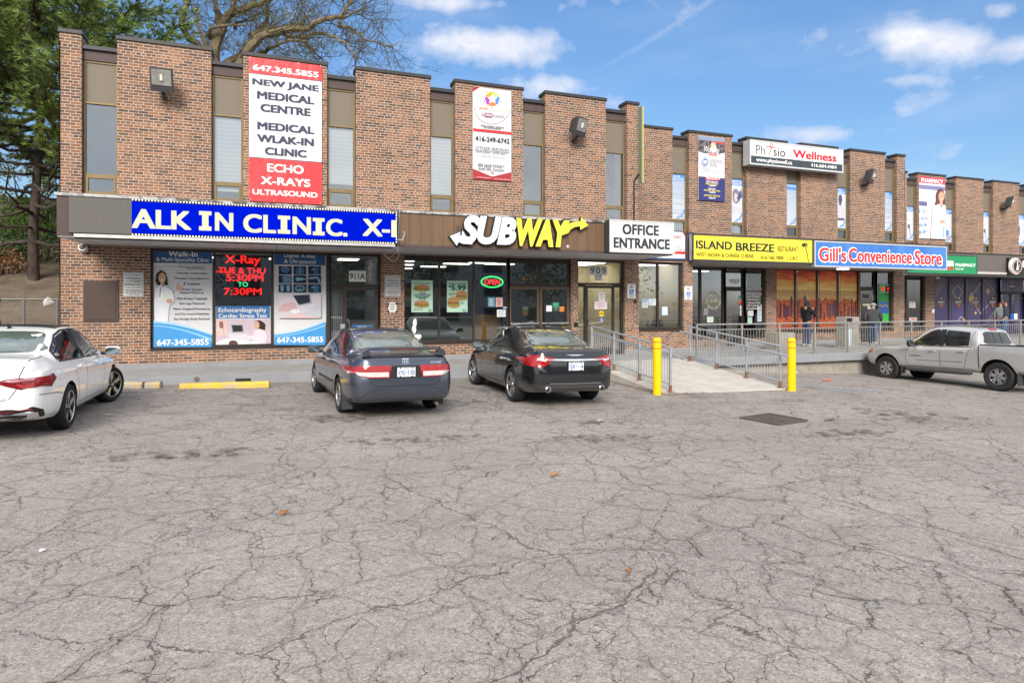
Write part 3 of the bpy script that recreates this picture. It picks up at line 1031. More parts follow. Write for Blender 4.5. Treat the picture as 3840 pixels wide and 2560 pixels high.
def door(Y, pa, pb, z1, handle='pull', hside=0, m=None, stile=0.075, kick=0.22):
    m = m or BRONZE
    a, b = XW(pa, Y), XW(pb, Y)
    mb = MB()
    bars(mb, Y, [(a, a + stile, ZF + .02, z1), (b - stile, b, ZF + .02, z1), (a + stile, b - stile, z1 - .09, z1), (a + stile, b - stile, ZF + .02, ZF + kick)], 0.08, 0.06)
    o = mb.build('door', m, BLD)
    MB().box(a + stile, b - stile, Y + .105, Y + .113, ZF + kick, z1 - .09).build('pane', GLASS, o)
    mb = MB()
    zc = ZF + 1.03
    if handle == 'bar':
        mb.box(a + .03, b - .03, Y + .02, Y + .05, zc - .02, zc + .02)
    else:
        x = a + stile / 2 if hside == 0 else b - stile / 2
        mb.tube([(x, Y + .08, zc - .12), (x, Y + .0, zc - .12), (x, Y + .0, zc + .12), (x, Y + .08, zc + .12)], 0.013, 8)
    mb.build('door_handle', STEEL if handle == 'bar' else m, o)
    return o

# clinic windows, door 911 A
window(Y1, 563, 802, ZS, ZH, 9, 4)
window(Y1, 802, 1021, ZS, ZH, 4, 5)
window(Y1, 1021, 1240, ZS, ZH, 5, 15)
z_tr = ZW(1330, 1068, Y1)
window(Y1, 1240, 1427, z_tr - .05, ZH, 2, 10, 'transom_window', False)
window(Y1, 1240, 1290, ZF + .05, z_tr - .05, 3, 4, 'side_light', False)
door(Y1, 1290, 1418, z_tr - .06)
# sandwich shop
window(Y1, 1514, 1651, ZS, ZH, 7, 3.5, ft=.16)
window(Y1, 1651, 1781, ZS, ZH, 3.5, 3.5, ft=.16)
window(Y1, 1781, 1911, ZS, ZH, 3.5, 6, ft=.16)
z_t2 = ZW(1970, 1069, Y1)
window(Y1, 1911, 2027, z_t2 - .03, ZH, 7, 7, 'transom_window', False, ft=.16)
window(Y1, 2027, 2143, z_t2 - .03, ZH, 7, 9, 'transom_window', False, ft=.16)
BRN = M((0.105, 0.075, 0.052), 0.5, 0.2, name='bronze_door')
door(Y1, 1912, 2026, z_t2 - .04, 'bar', m=BRN)
door(Y1, 2029, 2138, z_t2 - .04, 'bar', m=BRN)
# 909 entrance
z_t3 = ZW(2250, 1066, Y1)
window(Y1, 2169, 2343, z_t3 - .02, ZH, 2, 8, 'transom_window', False)
window(Y1, 2169, 2201, ZF + .05, z_t3 - .02, 2, 3, 'side_light', False)
door(Y1, 2201, 2308, z_t3 - .03, hside=0)
window(Y1, 2308, 2343, ZF + .05, z_t3 - .02, 2, 8, 'side_light', False)
# lobby window
window(Y1, 2396, 2474, HC - .865, ZH - .02, 1.5, 3)
window(Y1, 2474, 2564, HC - .865, ZH - .02, 3, 8)
# restaurant
window(Y2, 2575, 2633, HC - 1.3, ZH, 4, 4)
window(Y2, 2633, 2722, HC - 1.3, ZH, 4, 6)
window(Y2, 2722, 2797, ZD, ZH, 3, 4, 'transom_window', False)
door(Y2, 2724, 2793, ZD - .01, hside=1)
window(Y2, 2797, 2874, HC - 1.3, ZH, 4, 8)
# mural windows and convenience shop
for (a, b) in ((2911, 2990), (2990, 3072), (3072, 3150), (3150, 3226)):
    window(Y2, a, b, ZS, ZH, 3, 3, ft=.04)
window(Y2, 3227, 3290, ZD + .06, ZH, 4, 4, 'transom_window', False)
door(Y2, 3229, 3288, ZD + .05, hside=1)
window(Y2, 3290, 3352, ZS, ZH, 3, 9)
# third section
window(Y3, 3380, 3406, HC - 1.3, ZH, 3, 3)
window(Y3, 3406, 3470, HC - 1.3, ZH, 3, 3)
for (a, b) in ((3505, 3567), (3567, 3629), (3629, 3692), (3692, 3752)):
    window(Y3, a, b, HC - 1.3, ZH, 2.5, 2.5)
window(Y3, 3752, 3870, ZD, ZH, 4, 4, 'transom_window', False)
door(Y3, 3756, 3796, ZD - .01, hside=1, m=M((0.03, 0.022, 0.07), .5))
door(Y3, 3797, 3838, ZD - .01, hside=0, m=M((0.03, 0.022, 0.07), .5))

# rooms behind the glass
LITE = M((0.8, 0.8, 0.8), 0.5, emit=(1.0, 0.95, 0.85), es=3.2, name='light_panel')
def room(Y, pa, pb, dy, wallc, floorc, lights, ceilc=(0.32, 0.32, 0.31), z0=None):
    a, b = XW(pa, Y) + .02, XW(pb, Y) - .02
    y0, y1 = Y + .31, Y + dy
    z0, z1 = ZF + .012, ZH - .02
    mb = MB()
    mb.mat(M(wallc, .8)).add([(a, y1, z0), (b, y1, z0), (b, y1, z1), (a, y1, z1)], [(0, 1, 2, 3)])
    mb.add([(a, y0, z0), (a, y1, z0), (a, y1, z1), (a, y0, z1)], [(0, 1, 2, 3)])
    mb.add([(b, y0, z0), (b, y1, z0), (b, y1, z1), (b, y0, z1)], [(3, 2, 1, 0)])
    mb.mat(M(floorc, .5)).add([(a, y0, z0), (b, y0, z0), (b, y1, z0), (a, y1, z0)], [(0, 1, 2, 3)])
    mb.mat(M(ceilc, .8)).add([(a, y0, z1), (b, y0, z1), (b, y1, z1), (a, y1, z1)], [(3, 2, 1, 0)])
    o = mb.build('shop_interior', None, BLD)
    for (u, v, lx, ly) in lights:
        x, y = a + (b - a) * u, y0 + (y1 - y0) * v
        MB().box(x - lx / 2, x + lx / 2, y - ly / 2, y + ly / 2, z1 - .03, z1 - .005).build('ceiling_light', LITE, o)
    return o
room(Y1, 563, 1236, 5.0, (0.10, 0.105, 0.11), (0.12, 0.11, 0.1), [(.2, .5, 1.2, .3), (.6, .5, 1.2, .3)])
room(Y1, 1240, 1429, 4.0, (0.30, 0.29, 0.26), (0.2, 0.19, 0.17), [(.5, .5, .6, .6)])
SUBR = room(Y1, 1514, 2143, 8.0, (0.15, 0.14, 0.12), (0.2, 0.16, 0.13), [(.05, .25, .9, .3), (.12, .5, .9, .3), (.25, .15, .9, .3), (.38, .6, .9, .3), (.45, .35, .9, .3), (.58, .25, .9, .3), (.72, .3, 1.0, .35), (.2, .8, .9, .3)])
mb = MB()
xa = XW(1560, Y1)
mb.mat(M((0.10, 0.17, 0.08), .6)).box(xa, xa + 3.4, Y1 + 4.6, Y1 + 5.2, ZF, ZF + 1.1)
mb.mat(M((0.42, 0.36, 0.22), .5)).box(xa - .03, xa + 3.43, Y1 + 4.55, Y1 + 5.25, ZF + 1.1, ZF + 1.15)
mb.mat(M((0.35, 0.26, 0.12), .5)).box(xa + .2, xa + 3.2, Y1 + 7.9, Y1 + 7.96, ZF + 1.75, ZF + 2.3)
mb.mat(M((0.30, 0.17, 0.08), .5)).box(XW(1800, Y1), XW(1800, Y1) + .9, Y1 + .7, Y1 + .78, ZF, ZF + 1.3)
mb.build('serving_counter', None, SUBR)
room(Y1, 2169, 2343, 2.6, (0.62, 0.54, 0.36), (0.33, 0.31, 0.27), [(.5, .55, 1.1, 1.6), (.3, .2, .8, .5)], (0.6, 0.55, 0.42))
LOBBY = room(Y1, 2390, 2570, 1.95, (0.42, 0.36, 0.22), (0.3, 0.26, 0.2), [(.35, .5, .9, 1.0), (.8, .5, .6, .8)], (0.55, 0.5, 0.38))
room(Y2, 2560, 2874, 5.0, (0.06, 0.06, 0.06), (0.08, 0.07, 0.06), [(.2, .3, .8, .3), (.6, .4, .8, .3)], (0.2, 0.2, 0.2))
room(Y2, 2911, 3226, 2.5, (0.05, 0.05, 0.05), (0.08, 0.07, 0.06), [])
room(Y2, 3227, 3354, 4.0, (0.30, 0.31, 0.30), (0.2, 0.2, 0.2), [(.3, .4, .5, .5), (.7, .6, .5, .5)])
room(Y3, 3380, 3472, 4.0, (0.42, 0.44, 0.42), (0.2, 0.2, 0.2), [(.5, .5, .6, .6)])
room(Y3, 3505, 3870, 2.0, (0.03, 0.025, 0.06), (0.05, 0.05, 0.05), [])
# vertical blind strips in the side light of 911 A
mb = MB()
xa, xb = XW(1243, Y1), XW(1286, Y1)
k = 0
while xa + k * .055 < xb - .03:
    x = xa + k * .055
    mb.add([(x, Y1 + .19, ZF + .1), (x + .04, Y1 + .215, ZF + .1), (x + .04, Y1 + .215, z_tr - .15), (x, Y1 + .19, z_tr - .15)], [(0, 1, 2, 3)])
    k += 1
mb.build('blind', M((0.62, 0.63, 0.62), .6), BLD)

# meter cupboard let into the brick, louvre, small fittings
mb = MB()
xa, xb = XW(313, Y1), XW(446, Y1)
za, zb = ZW(380, 1208, Y1), ZW(380, 1052, Y1)
mb.box(xa, xb, Y1 - .02, Y1 + .05, za, zb)
mb.box(xa + .06, xb - .06, Y1 - .032, Y1 + .05, za + .06, zb - .06)
mb.build('meter_cupboard', M((0.068, 0.048, 0.042), 0.55, var=.08), BLD, bevel=0.006)
# vent and pipe stub in the kerb face
x0, z0 = XW(945, 15.87), ZW(930, 1427, 15.87)
MB().box(XW(883, 15.87), XW(940, 15.87), 15.855, 15.9, ZF - .165, ZF - .10).build('kerb_vent', BLACK, BLD)
Mx = Matrix.Translation((XW(737, 15.87), 15.86, ZF - .07)) @ Matrix.Rotation(math.pi / 2, 4, 'X')
MB().lathe([(.05, 0), (.055, .012), (.0, .02)], Mx, 14).build('pipe_stub', M((0.14, 0.12, 0.11), .8), BLD)
# soffit lamp over the convenience shop, down-lights in the first soffit
x = XW(3157, 18.8)
mb = MB()
mb.mat(BLACK).box(x - .22, x + .22, 18.6, 18.9, ZSOF - .03, ZSOF - .005)
mb.mat(M((0.9, 0.88, 0.8), .4, emit=(1, .95, .8), es=3.0)).box(x - .2, x + .2, 18.62, 18.88, ZSOF - .09, ZSOF - .03)
mb.build('soffit_lamp', None, BLD, bevel=.01)
for (px, py) in ((1123, 926), (1850, 947)):
    x = XW(px, 16.9)
    mb = MB()
    mb.lathe([(.0, ZSOF - .03), (.12, ZSOF - .03), (.14, ZSOF - .004)], Matrix.Translation((x, 16.9, 0)), 18, caps=False)
    mb.build('soffit_lamp', M((0.55, 0.52, 0.40), .5), BLD, smooth=True)
# ================================================================== signs, banners, posters
class Art(MB):
    """flat printed or lettered work on a plane parallel to the facade; coordinates are read off a photo crop (ox, oy, scale)"""
    def __init__(s, Y, crop=(0, 0, 1.0), step=0.0012):
        super().__init__()
        s.Y, s.c, s.k, s.step = Y, crop, 0, step
    def o(s, x, y):
        return s.c[0] + x / s.c[2], s.c[1] + y / s.c[2]
    def P(s, x, y):
        px, py = s.o(x, y)
        return XW(px, s.Y), ZW(px, py, s.Y)
    def ly(s):
        s.k += 1
        return s.Y - s.k * s.step
    def panel(s, xl, xr, yt, yb, m, th=0.02):
        (x0, z1), (_, z0) = s.P(xl, yt), s.P(xl, yb)
        x1 = s.P(xr, yt)[0]
        s.r = (x0, x1, z0, z1)
        s.mat(m).box(x0, x1, s.Y, s.Y + th, z0, z1)
        return s
    def rect(s, xl, xr, yt, yb, m):
        (x0, z1), (_, z0) = s.P(xl, yt), s.P(xl, yb)
        x1 = s.P(xr, yt)[0]
        y = s.ly()
        s.mat(m).add([(x0, y, z0), (x1, y, z0), (x1, y, z1), (x0, y, z1)], [(0, 1, 2, 3)])
        return s
    def poly(s, pts, m):
        y = s.ly()
        vs = [s.P(a, b) for a, b in pts]
        vs2 = [Vector(v) for v in vs]
        r = delaunay_2d_cdt(vs2, [], [list(range(len(vs2)))], 1, 1e-6)
        s.mat(m).add([(q.x, y, q.y) for q in r[0]], [tuple(f) for f in r[2]])
        return s
    def disk(s, cx, cy, rx, ry, m, n=20):
        return s.poly([(cx + rx * math.cos(2 * math.pi * k / n), cy + ry * math.sin(2 * math.pi * k / n)) for k in range(n)], m)
    def ring(s, cx, cy, rx, ry, wd, m, a0=0, a1=360, n=28):
        y = s.ly()
        vs, fs = [], []
        for k in range(n + 1):
            a = math.radians(a0 + (a1 - a0) * k / n)
            for q in (0, 1):
                x, z = s.P(cx + (rx - wd * q) * math.cos(a), cy - (ry - wd * q) * math.sin(a))
                vs.append((x, y, z))
        for k in range(n):
            fs.append((2 * k, 2 * k + 1, 2 * k + 3, 2 * k + 2))
        s.mat(m).add(vs, fs)
        return s
    def line(s, pts, wd, m):
        y = s.ly()
        for (a, b) in zip(pts[:-1], pts[1:]):
            (x0, z0), (x1, z1) = s.P(*a), s.P(*b)
            d = Vector((x1 - x0, z1 - z0))
            n = Vector((-d.y, d.x)).normalized() * wd / 2
            s.mat(m).add([(x0 - n.x, y, z0 - n.y), (x1 - n.x, y, z1 - n.y), (x1 + n.x, y, z1 + n.y), (x0 + n.x, y, z0 + n.y)], [(0, 1, 2, 3)])
        return s
    def text(s, body, xl, xr, yt, yb, m, bold=0.0, shear=0.0, space=1.0, dy=0.0):
        vs, fs = text_geo(body, 0.0, shear, space)
        (x0, z1), (_, z0) = s.P(xl, yt), s.P(xl, yb)
        x1 = s.P(xr, yt)[0]
        b = max(0.0, bold)
        lo, hi = vs.min(0) - b, vs.max(0) + b
        y = s.ly() - dy
        if b < .004: sh = [(0, 0)]
        elif b < .05: sh = [(-b, -b * .6), (b, -b * .6), (-b, b * .6), (b, b * .6), (0, 0)]
        else: sh = [(b * math.cos(q * math.pi / 5), b * math.sin(q * math.pi / 5)) for q in range(10)] + [(0, 0)]
        for i, (u, w_) in enumerate(sh):
            s.mat(m).add([(x0 + (v[0] + u - lo[0]) / (hi[0] - lo[0]) * (x1 - x0), y - i * .00008, z0 + (v[1] + w_ - lo[1]) / (hi[1] - lo[1]) * (z1 - z0)) for v in vs], fs)
        return s
    def lines(s, rows, xl, xr, m, bold=0.0):
        for (body, yt, yb) in rows:
            s.text(body, xl, xr, yt, yb, m, bold)
        return s
    def solid_text(s, body, xl, xr, yt, yb, m, bold, shear, depth, y):
        """built-up letters: real depth, front face at y"""
        vs, fs = text_geo(body, bold, shear, 1.0, 0.05)
        (x0, z1), (_, z0) = s.P(xl, yt), s.P(xl, yb)
        x1 = s.P(xr, yt)[0]
        lo, hi = vs.min(0), vs.max(0)
        s.mat(m).add([(x0 + (v[0] - lo[0]) / (hi[0] - lo[0]) * (x1 - x0), y + (hi[2] - v[2]) / (hi[2] - lo[2]) * depth,
                       z0 + (v[1] - lo[1]) / (hi[1] - lo[1]) * (z1 - z0)) for v in vs], fs)
        return s
    def solid_poly(s, pts, m, depth, y):
        vs = [s.P(a, b) for a, b in pts]
        s.mat(m).prism(vs, y, y + depth)
        return s
    def make(s, name, label, cat, group=None, parent=None):
        o = s.build(name, None, parent)
        if label:
            tag(o, label, cat, group)
        return o

Z1, Z3, Z4, Z5, Z6 = (0, 0, 1.9604), (900, 100, 1.9604), (800, 800, 2.6138), (1440, 800, 2.1189), (1700, 300, 2.2404)
Z7, Z8, C25, C32, C33, C34 = (2200, 850, 2.24), (3000, 850, 2.2405), (2500, 450, 2.8513), (3200, 550, 3.136), (3300, 600, 4.3556), (3400, 900, 3.9205)
N1, L1, Z2 = (2280, 380, 3.1364), (200, 680, 3.92), (0, 700, 1.6677)
RED = M((0.72, 0.035, 0.04), 0.45, name='red')
SRED = M((0.55, 0.02, 0.025), 0.45)
NAVY = M((0.045, 0.048, 0.085), 0.5)
PAPER = M((0.74, 0.74, 0.73), 0.5)
SBLUE = M((0.035, 0.115, 0.30), 0.45)
MBLUE = M((0.10, 0.30, 0.58), 0.45)
LBLUE = M((0.33, 0.55, 0.78), 0.45)
GREYT = M((0.28, 0.29, 0.31), 0.5)
BLK = M((0.02, 0.022, 0.03), 0.5)
SKIN = M((0.55, 0.33, 0.23), 0.5)
HAIR = M((0.035, 0.022, 0.016), 0.5)
COATW = M((0.66, 0.68, 0.74), 0.5)
CRIM = M((0.33, 0.035, 0.04), 0.5)
GOLD = M((0.55, 0.34, 0.10), 0.45)
ORNG = M((0.65, 0.22, 0.03), 0.5)
LILAC = M((0.50, 0.40, 0.52), 0.5)

# ---------------------------------------------------------------- LED message board on the first canopy
YL = F1 - 0.22
A = Art(YL, (0, 0, 1.0))
x0, x1 = XW(256, YL), XW(1489, YL)
z1, z0 = ZW(494, 746, YL), ZW(494, 882, YL)
led = thing('led_message_board', (x0, YL, z0), 'long blue lit LED message board reading ALK IN CLINIC on the brown canopy', 'sign')
MB().box(x0, x1, YL, F1 - .02, z0, z1).build('cabinet', BLACK, led)
ledoff, t, p = new_mat('unlit_led_panel')
o = t.obj()
xx, yy, zz = t.sep(o)
gx = t.math('PINGPONG', xx, 0.16); gz = t.math('PINGPONG', zz, 0.16)
sm = t.rng(t.math('MINIMUM', gx, gz), 0.0, 0.006, 0.75, 1.0)
t.l.new(t.mix(1.0, (0.098, 0.092, 0.083), t.comb(sm, sm, sm), 'MULTIPLY'), p.inputs['Base Color'])
p.inputs['Roughness'].default_value = 0.75
xs0 = XW(494, YL)
MB().box(x0 + .01, xs0, YL - .012, YL, z0 + .02, z1 - .02).build('unlit_panel', ledoff, led)
ledm, t, p = new_mat('lit_led_panel')
o = t.obj()
xx, yy, zz = t.sep(o)
dx = t.rng(t.math('PINGPONG', xx, 0.018), 0.0, 0.018, 0.55, 1.0)
dz = t.rng(t.math('PINGPONG', zz, 0.018), 0.0, 0.018, 0.75, 1.0)
wn = t.rng(t.noise(o, 30.0, 2.0), 0.3, 0.7, 0.7, 1.15)
v = t.math('MULTIPLY', t.math('MULTIPLY', dx, dz), wn)
p.inputs['Base Color'].default_value = (0.0, 0.0, 0.004, 1)
t.l.new(t.mix(1.0, (0.0, 0.012, 0.72), t.comb(v, v, v), 'MULTIPLY'), p.inputs['Emission Color'])
p.inputs['Emission Strength'].default_value = 1.0
p.inputs['Specular IOR Level'].default_value = 0.0
MB().box(xs0, x1 - .03, YL - .012, YL, z0 + .05, z1 - .05).build('lit_panel', ledm, led)
LEDY = M((0.05, 0.05, 0.04), 0.9, emit=(1.0, 0.96, 0.66), es=0.56, spec=0.0)
A = Art(YL - .012)
yl = LEDY
A.text('ALK', 494, 718, 781, 856, yl, 0.035)
A.rect(746.5, 793, 791, 806, yl); A.rect(758, 782, 806, 849, yl); A.rect(746.5, 793, 848, 864, yl)
A.text('N', 806, 875, 795, 866, yl, 0.035)
A.text('CL', 912, 1035, 800, 873, yl, 0.035)
A.rect(1042, 1088, 808, 822, yl); A.rect(1053, 1077, 822, 862, yl); A.rect(1042, 1088, 861, 876, yl)
A.text('N', 1097, 1166, 811, 879, yl, 0.035)
A.rect(1173, 1217, 817, 830, yl); A.rect(1184, 1206, 830, 869, yl); A.rect(1173, 1217, 868, 882, yl)
A.text('C.', 1222, 1303, 818, 886, yl, 0.035)
A.text('X-', 1359, 1462, 819, 886, yl, 0.035)
A.rect(1467, 1487, 826, 889, yl)
A.make('lettering', None, None, parent=led)
# border lamps
BULB = M((0.6, 0.6, 0.5), 0.4, emit=(1.0, 1.0, 0.8), es=0.9)
mb = MB()
n = int((x1 - .05 - xs0) / 0.062)
for k in range(n):
    x = xs0 + .02 + k * .062
    for (z, sg) in ((z1 - .022, 1), (z0 + .022, -1)):
        mb.add([(x - .018, YL - .02, z + sg * .016), (x + .018, YL - .02, z + sg * .016), (x, YL - .02, z - sg * .018), (x, YL - .005, z)], [(0, 1, 2), (0, 2, 3), (1, 3, 2), (0, 3, 1)])
for k in range(int((z1 - z0) / .06)):
    z = z0 + .03 + k * .06
    mb.box(x1 - .028, x1 - .01, YL - .02, YL - .004, z, z + .03)
o = mb.build('border_lamps', BULB, led)
o['kind'] = 'stuff'
mb = MB()
mb.mat(M((0.42, 0.42, 0.41), .5, .4, var=.2)).box(XW(276, YL), x1 - .05, YL + .0, F1 - .02, z0 - .075, z0 - .004)
mb.mat(BLACK).box(XW(276, YL), x1 - .1, YL + .03, F1 - .03, z0 - .098, z0 - .075)
mb.build('support_rail', None, led)
# loose cables from the board's end
mb = MB()
xe = x1
mb.tube([(xe, YL + .05, z0 + .12), (xe + .14, YL + .02, z0 + .10), (xe + .20, YL + .05, z0 + .28), (xe + .19, F1 - .02, z0 + .34)], .012, 6)
mb.tube([(xe + .10, F1 - .04, z0 + 1.05), (xe + .07, F1 - .05, z0 + .3), (xe + .05, F1 - .03, z0 - .16), (xe + .02, F1 + .4, z0 - .22), (xe - .05, F1 + .8, z0 - .3)], .007, 5)
tag(mb.build('hanging_cable', M((0.35, 0.42, 0.40), .5), smooth=True), 'thin loose pale cable dangling at the right end of the blue message board', 'cable')
pts = [(XW(1445, 17.2), 17.6, ZSOF - .02), (XW(1453, 17.2), 17.3, ZSOF - .16), (XW(1474, 17.2), 17.2, ZSOF - .3), (XW(1493, 17.2), 17.2, ZSOF - .18), (XW(1497, 17.2), 17.2, ZSOF - .02)]
tag(MB().tube(pts, .012, 6).build('hanging_cable', OFFW, smooth=True), 'looped white cable hanging below the soffit by the parking sign pier', 'cable')

# ---------------------------------------------------------------- sandwich shop letters
yb = F1 - 0.02
sub = thing('channel_letter_sign', (XW(1683, yb), yb, Z(1.6)), 'white and yellow built-up SUBWAY letters with arrows on brown boards', 'sign')
SW = M((0.58, 0.61, 0.70), 0.35, emit=(0.75, 0.8, 1.0), es=0.06)
SYL = M((0.80, 0.66, 0.06), 0.35, emit=(1.0, 0.85, 0.1), es=0.10)
EDGE = M((0.012, 0.028, 0.022), 0.5)
def sub_shape(part, m, bold, depth, y, grow):
    A = Art(yb, Z5)
    g = grow
    if part == 'white':
        A.solid_text('SUB', 598 - g, 1040 + g, 14 - g, 244 + g, m, bold, 0.24, depth, y)
        A.solid_poly([(513 - 1.6 * g, 185 - g * .3), (600 + g, 150 - 1.5 * g), (590 + g, 176), (640, 196 - g), (700, 205 - g), (690, 250 + g), (620, 246 + g), (582 + g, 232 + g), (568 + g, 260 + 1.6 * g)], m, depth, y + .002)
    else:
        A.solid_text('WAY', 1040 - g, 1462 + g, 40 - g, 262 + g, m, bold, 0.20, depth, y)
        A.solid_poly([(1392 - g, 180 + g), (1400 - g, 128), (1440, 92 - g), (1490, 74 - g), (1548 - g, 68 - g), (1552 - g, 38 - 1.6 * g), (1607 + 1.6 * g, 100), (1544 - g, 134 + 1.6 * g), (1546, 106 + g), (1500, 112 + g), (1468, 130 + g), (1448, 160 + g)], m, depth, y + .002)
    return A
sub_shape('white', EDGE, 0.075, 0.10, yb - .11, 4).build('letter_shell', None, sub)
sub_shape('white', SW, 0.052, 0.02, yb - .13, 0).build('white_letters', None, sub)
sub_shape('yellow', EDGE, 0.075, 0.10, yb - .11, 4).build('letter_shell', None, sub)
sub_shape('yellow', SYL, 0.052, 0.02, yb - .13, 0).build('yellow_letters', None, sub)
A = Art(yb, Z5)
A.ring(1461, 263, 11, 11, 2.6, WHITE); A.text('R', 1456, 1467, 257, 270, WHITE, .03)
A.build('registered_mark', None, sub)
A = Art(yb + .005, Z5)
A.mat(M((0.10, 0.066, 0.055), .6)).box(A.P(578, 100)[0], A.P(790, 100)[0], yb - .01, yb + .018, A.P(578, 155)[1], A.P(578, 97)[1])
A.build('mounting_rail', None, sub)
A = Art(yb + .005, Z5)
A.mat(M((0.10, 0.066, 0.055), .6)).box(A.P(1170, 100)[0], A.P(1400, 100)[0], yb - .01, yb + .018, A.P(1170, 190)[1], A.P(1170, 130)[1])
A.build('mounting_rail', None, sub)

# ---------------------------------------------------------------- OFFICE ENTRANCE
YO = F1 - 0.34
off = thing('light_box_sign', (XW(2286, YO), YO, ZW(2286, 945, YO)), 'white OFFICE ENTRANCE light box at the end of the brown canopy', 'sign')
xa, xb_, za, zb = XW(2286, YO), XW(2527, YO), ZW(2286, 945, YO), ZW(2286, 822, YO)
MB().box(xa, xb_, YO + .01, F1 - .01, za, zb).build('cabinet', M((.05, .05, .055), .5), off, bevel=.01)
mb = MB()
fr = M((0.62, 0.63, 0.64), 0.35, 0.3)
mb.mat(fr)
for r in ((xa, xb_, za, za + .035), (xa, xb_, zb - .035, zb), (xa, xa + .035, za + .035, zb - .035), (xb_ - .035, xb_, za + .035, zb - .035)):
    mb.box(r[0], r[1], YO - .01, YO + .03, r[2], r[3])
mb.build('frame', None, off)
A = Art(YO + .004)
A.panel(2289, 2523, 826, 942, M((0.62, 0.62, 0.62), .4), .004)
ODK = M((0.03, 0.04, 0.05), .45)
A.text('OFFICE', 2334, 2471, 838, 880, ODK, 0.045, space=1.05)
A.text('ENTRANCE', 2301, 2512, 888, 930, ODK, 0.045, space=1.05)
for (x, y) in ((2330, 934), (2362, 934)):
    A.ring(x, y + 6, 9, 9, 1.4, BLK, 35, 150, 8)
A.build('face', None, off)

# ---------------------------------------------------------------- job-search board behind it
YJ = Y1 - 0.06
A = Art(YJ, Z6)
A.panel(1550, 1950, 1255, 1497, M((0.05, 0.13, 0.33), .5), .03)
A.rect(1556, 1945, 1262, 1488, PAPER)
A.text('Looking for a Job?', 1570, 1917, 1285, 1330, SRED, .02)
A.text('RESUMES  TELEPHONE', 1770, 1917, 1347, 1355, GREYT)
A.text('FAX  COPIER', 1800, 1895, 1359, 1367, GREYT)
for k, s_ in enumerate(('Computer Literacy', 'Workplace Ethics', 'Information and Referrals', 'and a Lot More!')):
    A.text(s_, 1800, 1850 + 22 * len(s_) / 6, 1385 + k * 16, 1395 + k * 16, BLK, .01)
A.rect(1556, 1945, 1428, 1450, SRED)
A.text('416-249-6742', 1770, 1870, 1432, 1448, PAPER, .02)
A.text('www.jobs.com    www.careers.com', 1690, 1935, 1462, 1470, GREYT)
A.poly([(1918, 1270), (1945, 1270), (1945, 1315)], CRIM)
A.make('job_centre_sign', 'white job-help board with red bar, half hidden behind the OFFICE ENTRANCE sign', 'sign')

# ---------------------------------------------------------------- yellow restaurant sign
def cabinet_sign(name, label, Y, pl, pr, pt, pb, depth, face, frame, fw=.05, side=None):
    xa, xb_ = XW(pl, Y), XW(pr, Y)
    za, zb = ZW(pl, pb, Y), ZW(pl, pt, Y)
    s_ = thing(name, (xa, Y, za), label, 'sign')
    MB().box(xa, xb_, Y + .01, Y + depth, za, zb).build('cabinet', side or frame, s_, bevel=.008)
    mb = MB()
    for r in ((xa, xb_, za, za + fw), (xa, xb_, zb - fw, zb), (xa, xa + fw, za + fw, zb - fw), (xb_ - fw, xb_, za + fw, zb - fw)):
        mb.box(r[0], r[1], Y - .012, Y + .03, r[2], r[3])
    mb.build('frame', frame, s_)
    return s_, (xa + fw, xb_ - fw, za + fw, zb - fw)

YI = F2 - 0.16
isl, r = cabinet_sign('restaurant_sign', 'yellow ISLAND BREEZE restaurant light box with a palm tree', YI, 2596.5, 3049.6, 875, 977, .18, None, M((.045, .047, .055), .4), .05, M((0.36, 0.37, 0.40), .4, .4))
A = Art(YI + .004, C25)
YELF_ = M((0.80, 0.66, 0.055), .4, emit=(1, .85, .08), es=.06)
A.mat(YELF_).box(r[0], r[1], YI + .004, YI + .008, r[2], r[3])
IG = M((0.022, 0.035, 0.030), .4)
IG2 = M((0.045, 0.035, 0.012), .5)
A.text('ISLAND', 312, 700, 1283, 1378, IG, .035)
A.text('BREEZE', 738, 1152, 1308, 1400, IG, .035)
A.poly([(1040, 1400), (1155, 1405), (1140, 1416), (1030, 1408)], IG)
A.text('RESTAURANT', 1186, 1405, 1348, 1405, IG2, .022)
A.text('WEST INDIAN & CHINESE CUISINE', 315, 932, 1415, 1458, IG2, .022)
A.text('416-760-7800', 1004, 1250, 1448, 1488, IG2, .022)
A.text('L.L.B.O', 1292, 1405, 1456, 1494, IG2, .022)
A.line([(1478, 1340), (1492, 1390), (1505, 1450), (1513, 1518)], .035, IG)
for (a, ln) in ((-170, 48), (-150, 52), (-125, 44), (-95, 40), (-65, 46), (-35, 52), (-10, 46), (20, 36), (160, 36)):
    ax, ay = math.cos(math.radians(a)), math.sin(math.radians(a))
    tip = (1480 + ax * ln, 1345 + ay * ln * .9 + 14)
    A.poly([(1480, 1336), (1480 + ax * ln * .5 - ay * 7, 1340 + ay * ln * .6 + ax * 7 - 4), tip, (1480 + ax * ln * .5 + ay * 7, 1340 + ay * ln * .6 - ax * 7 + 3)], IG)
A.build('face', None, isl)

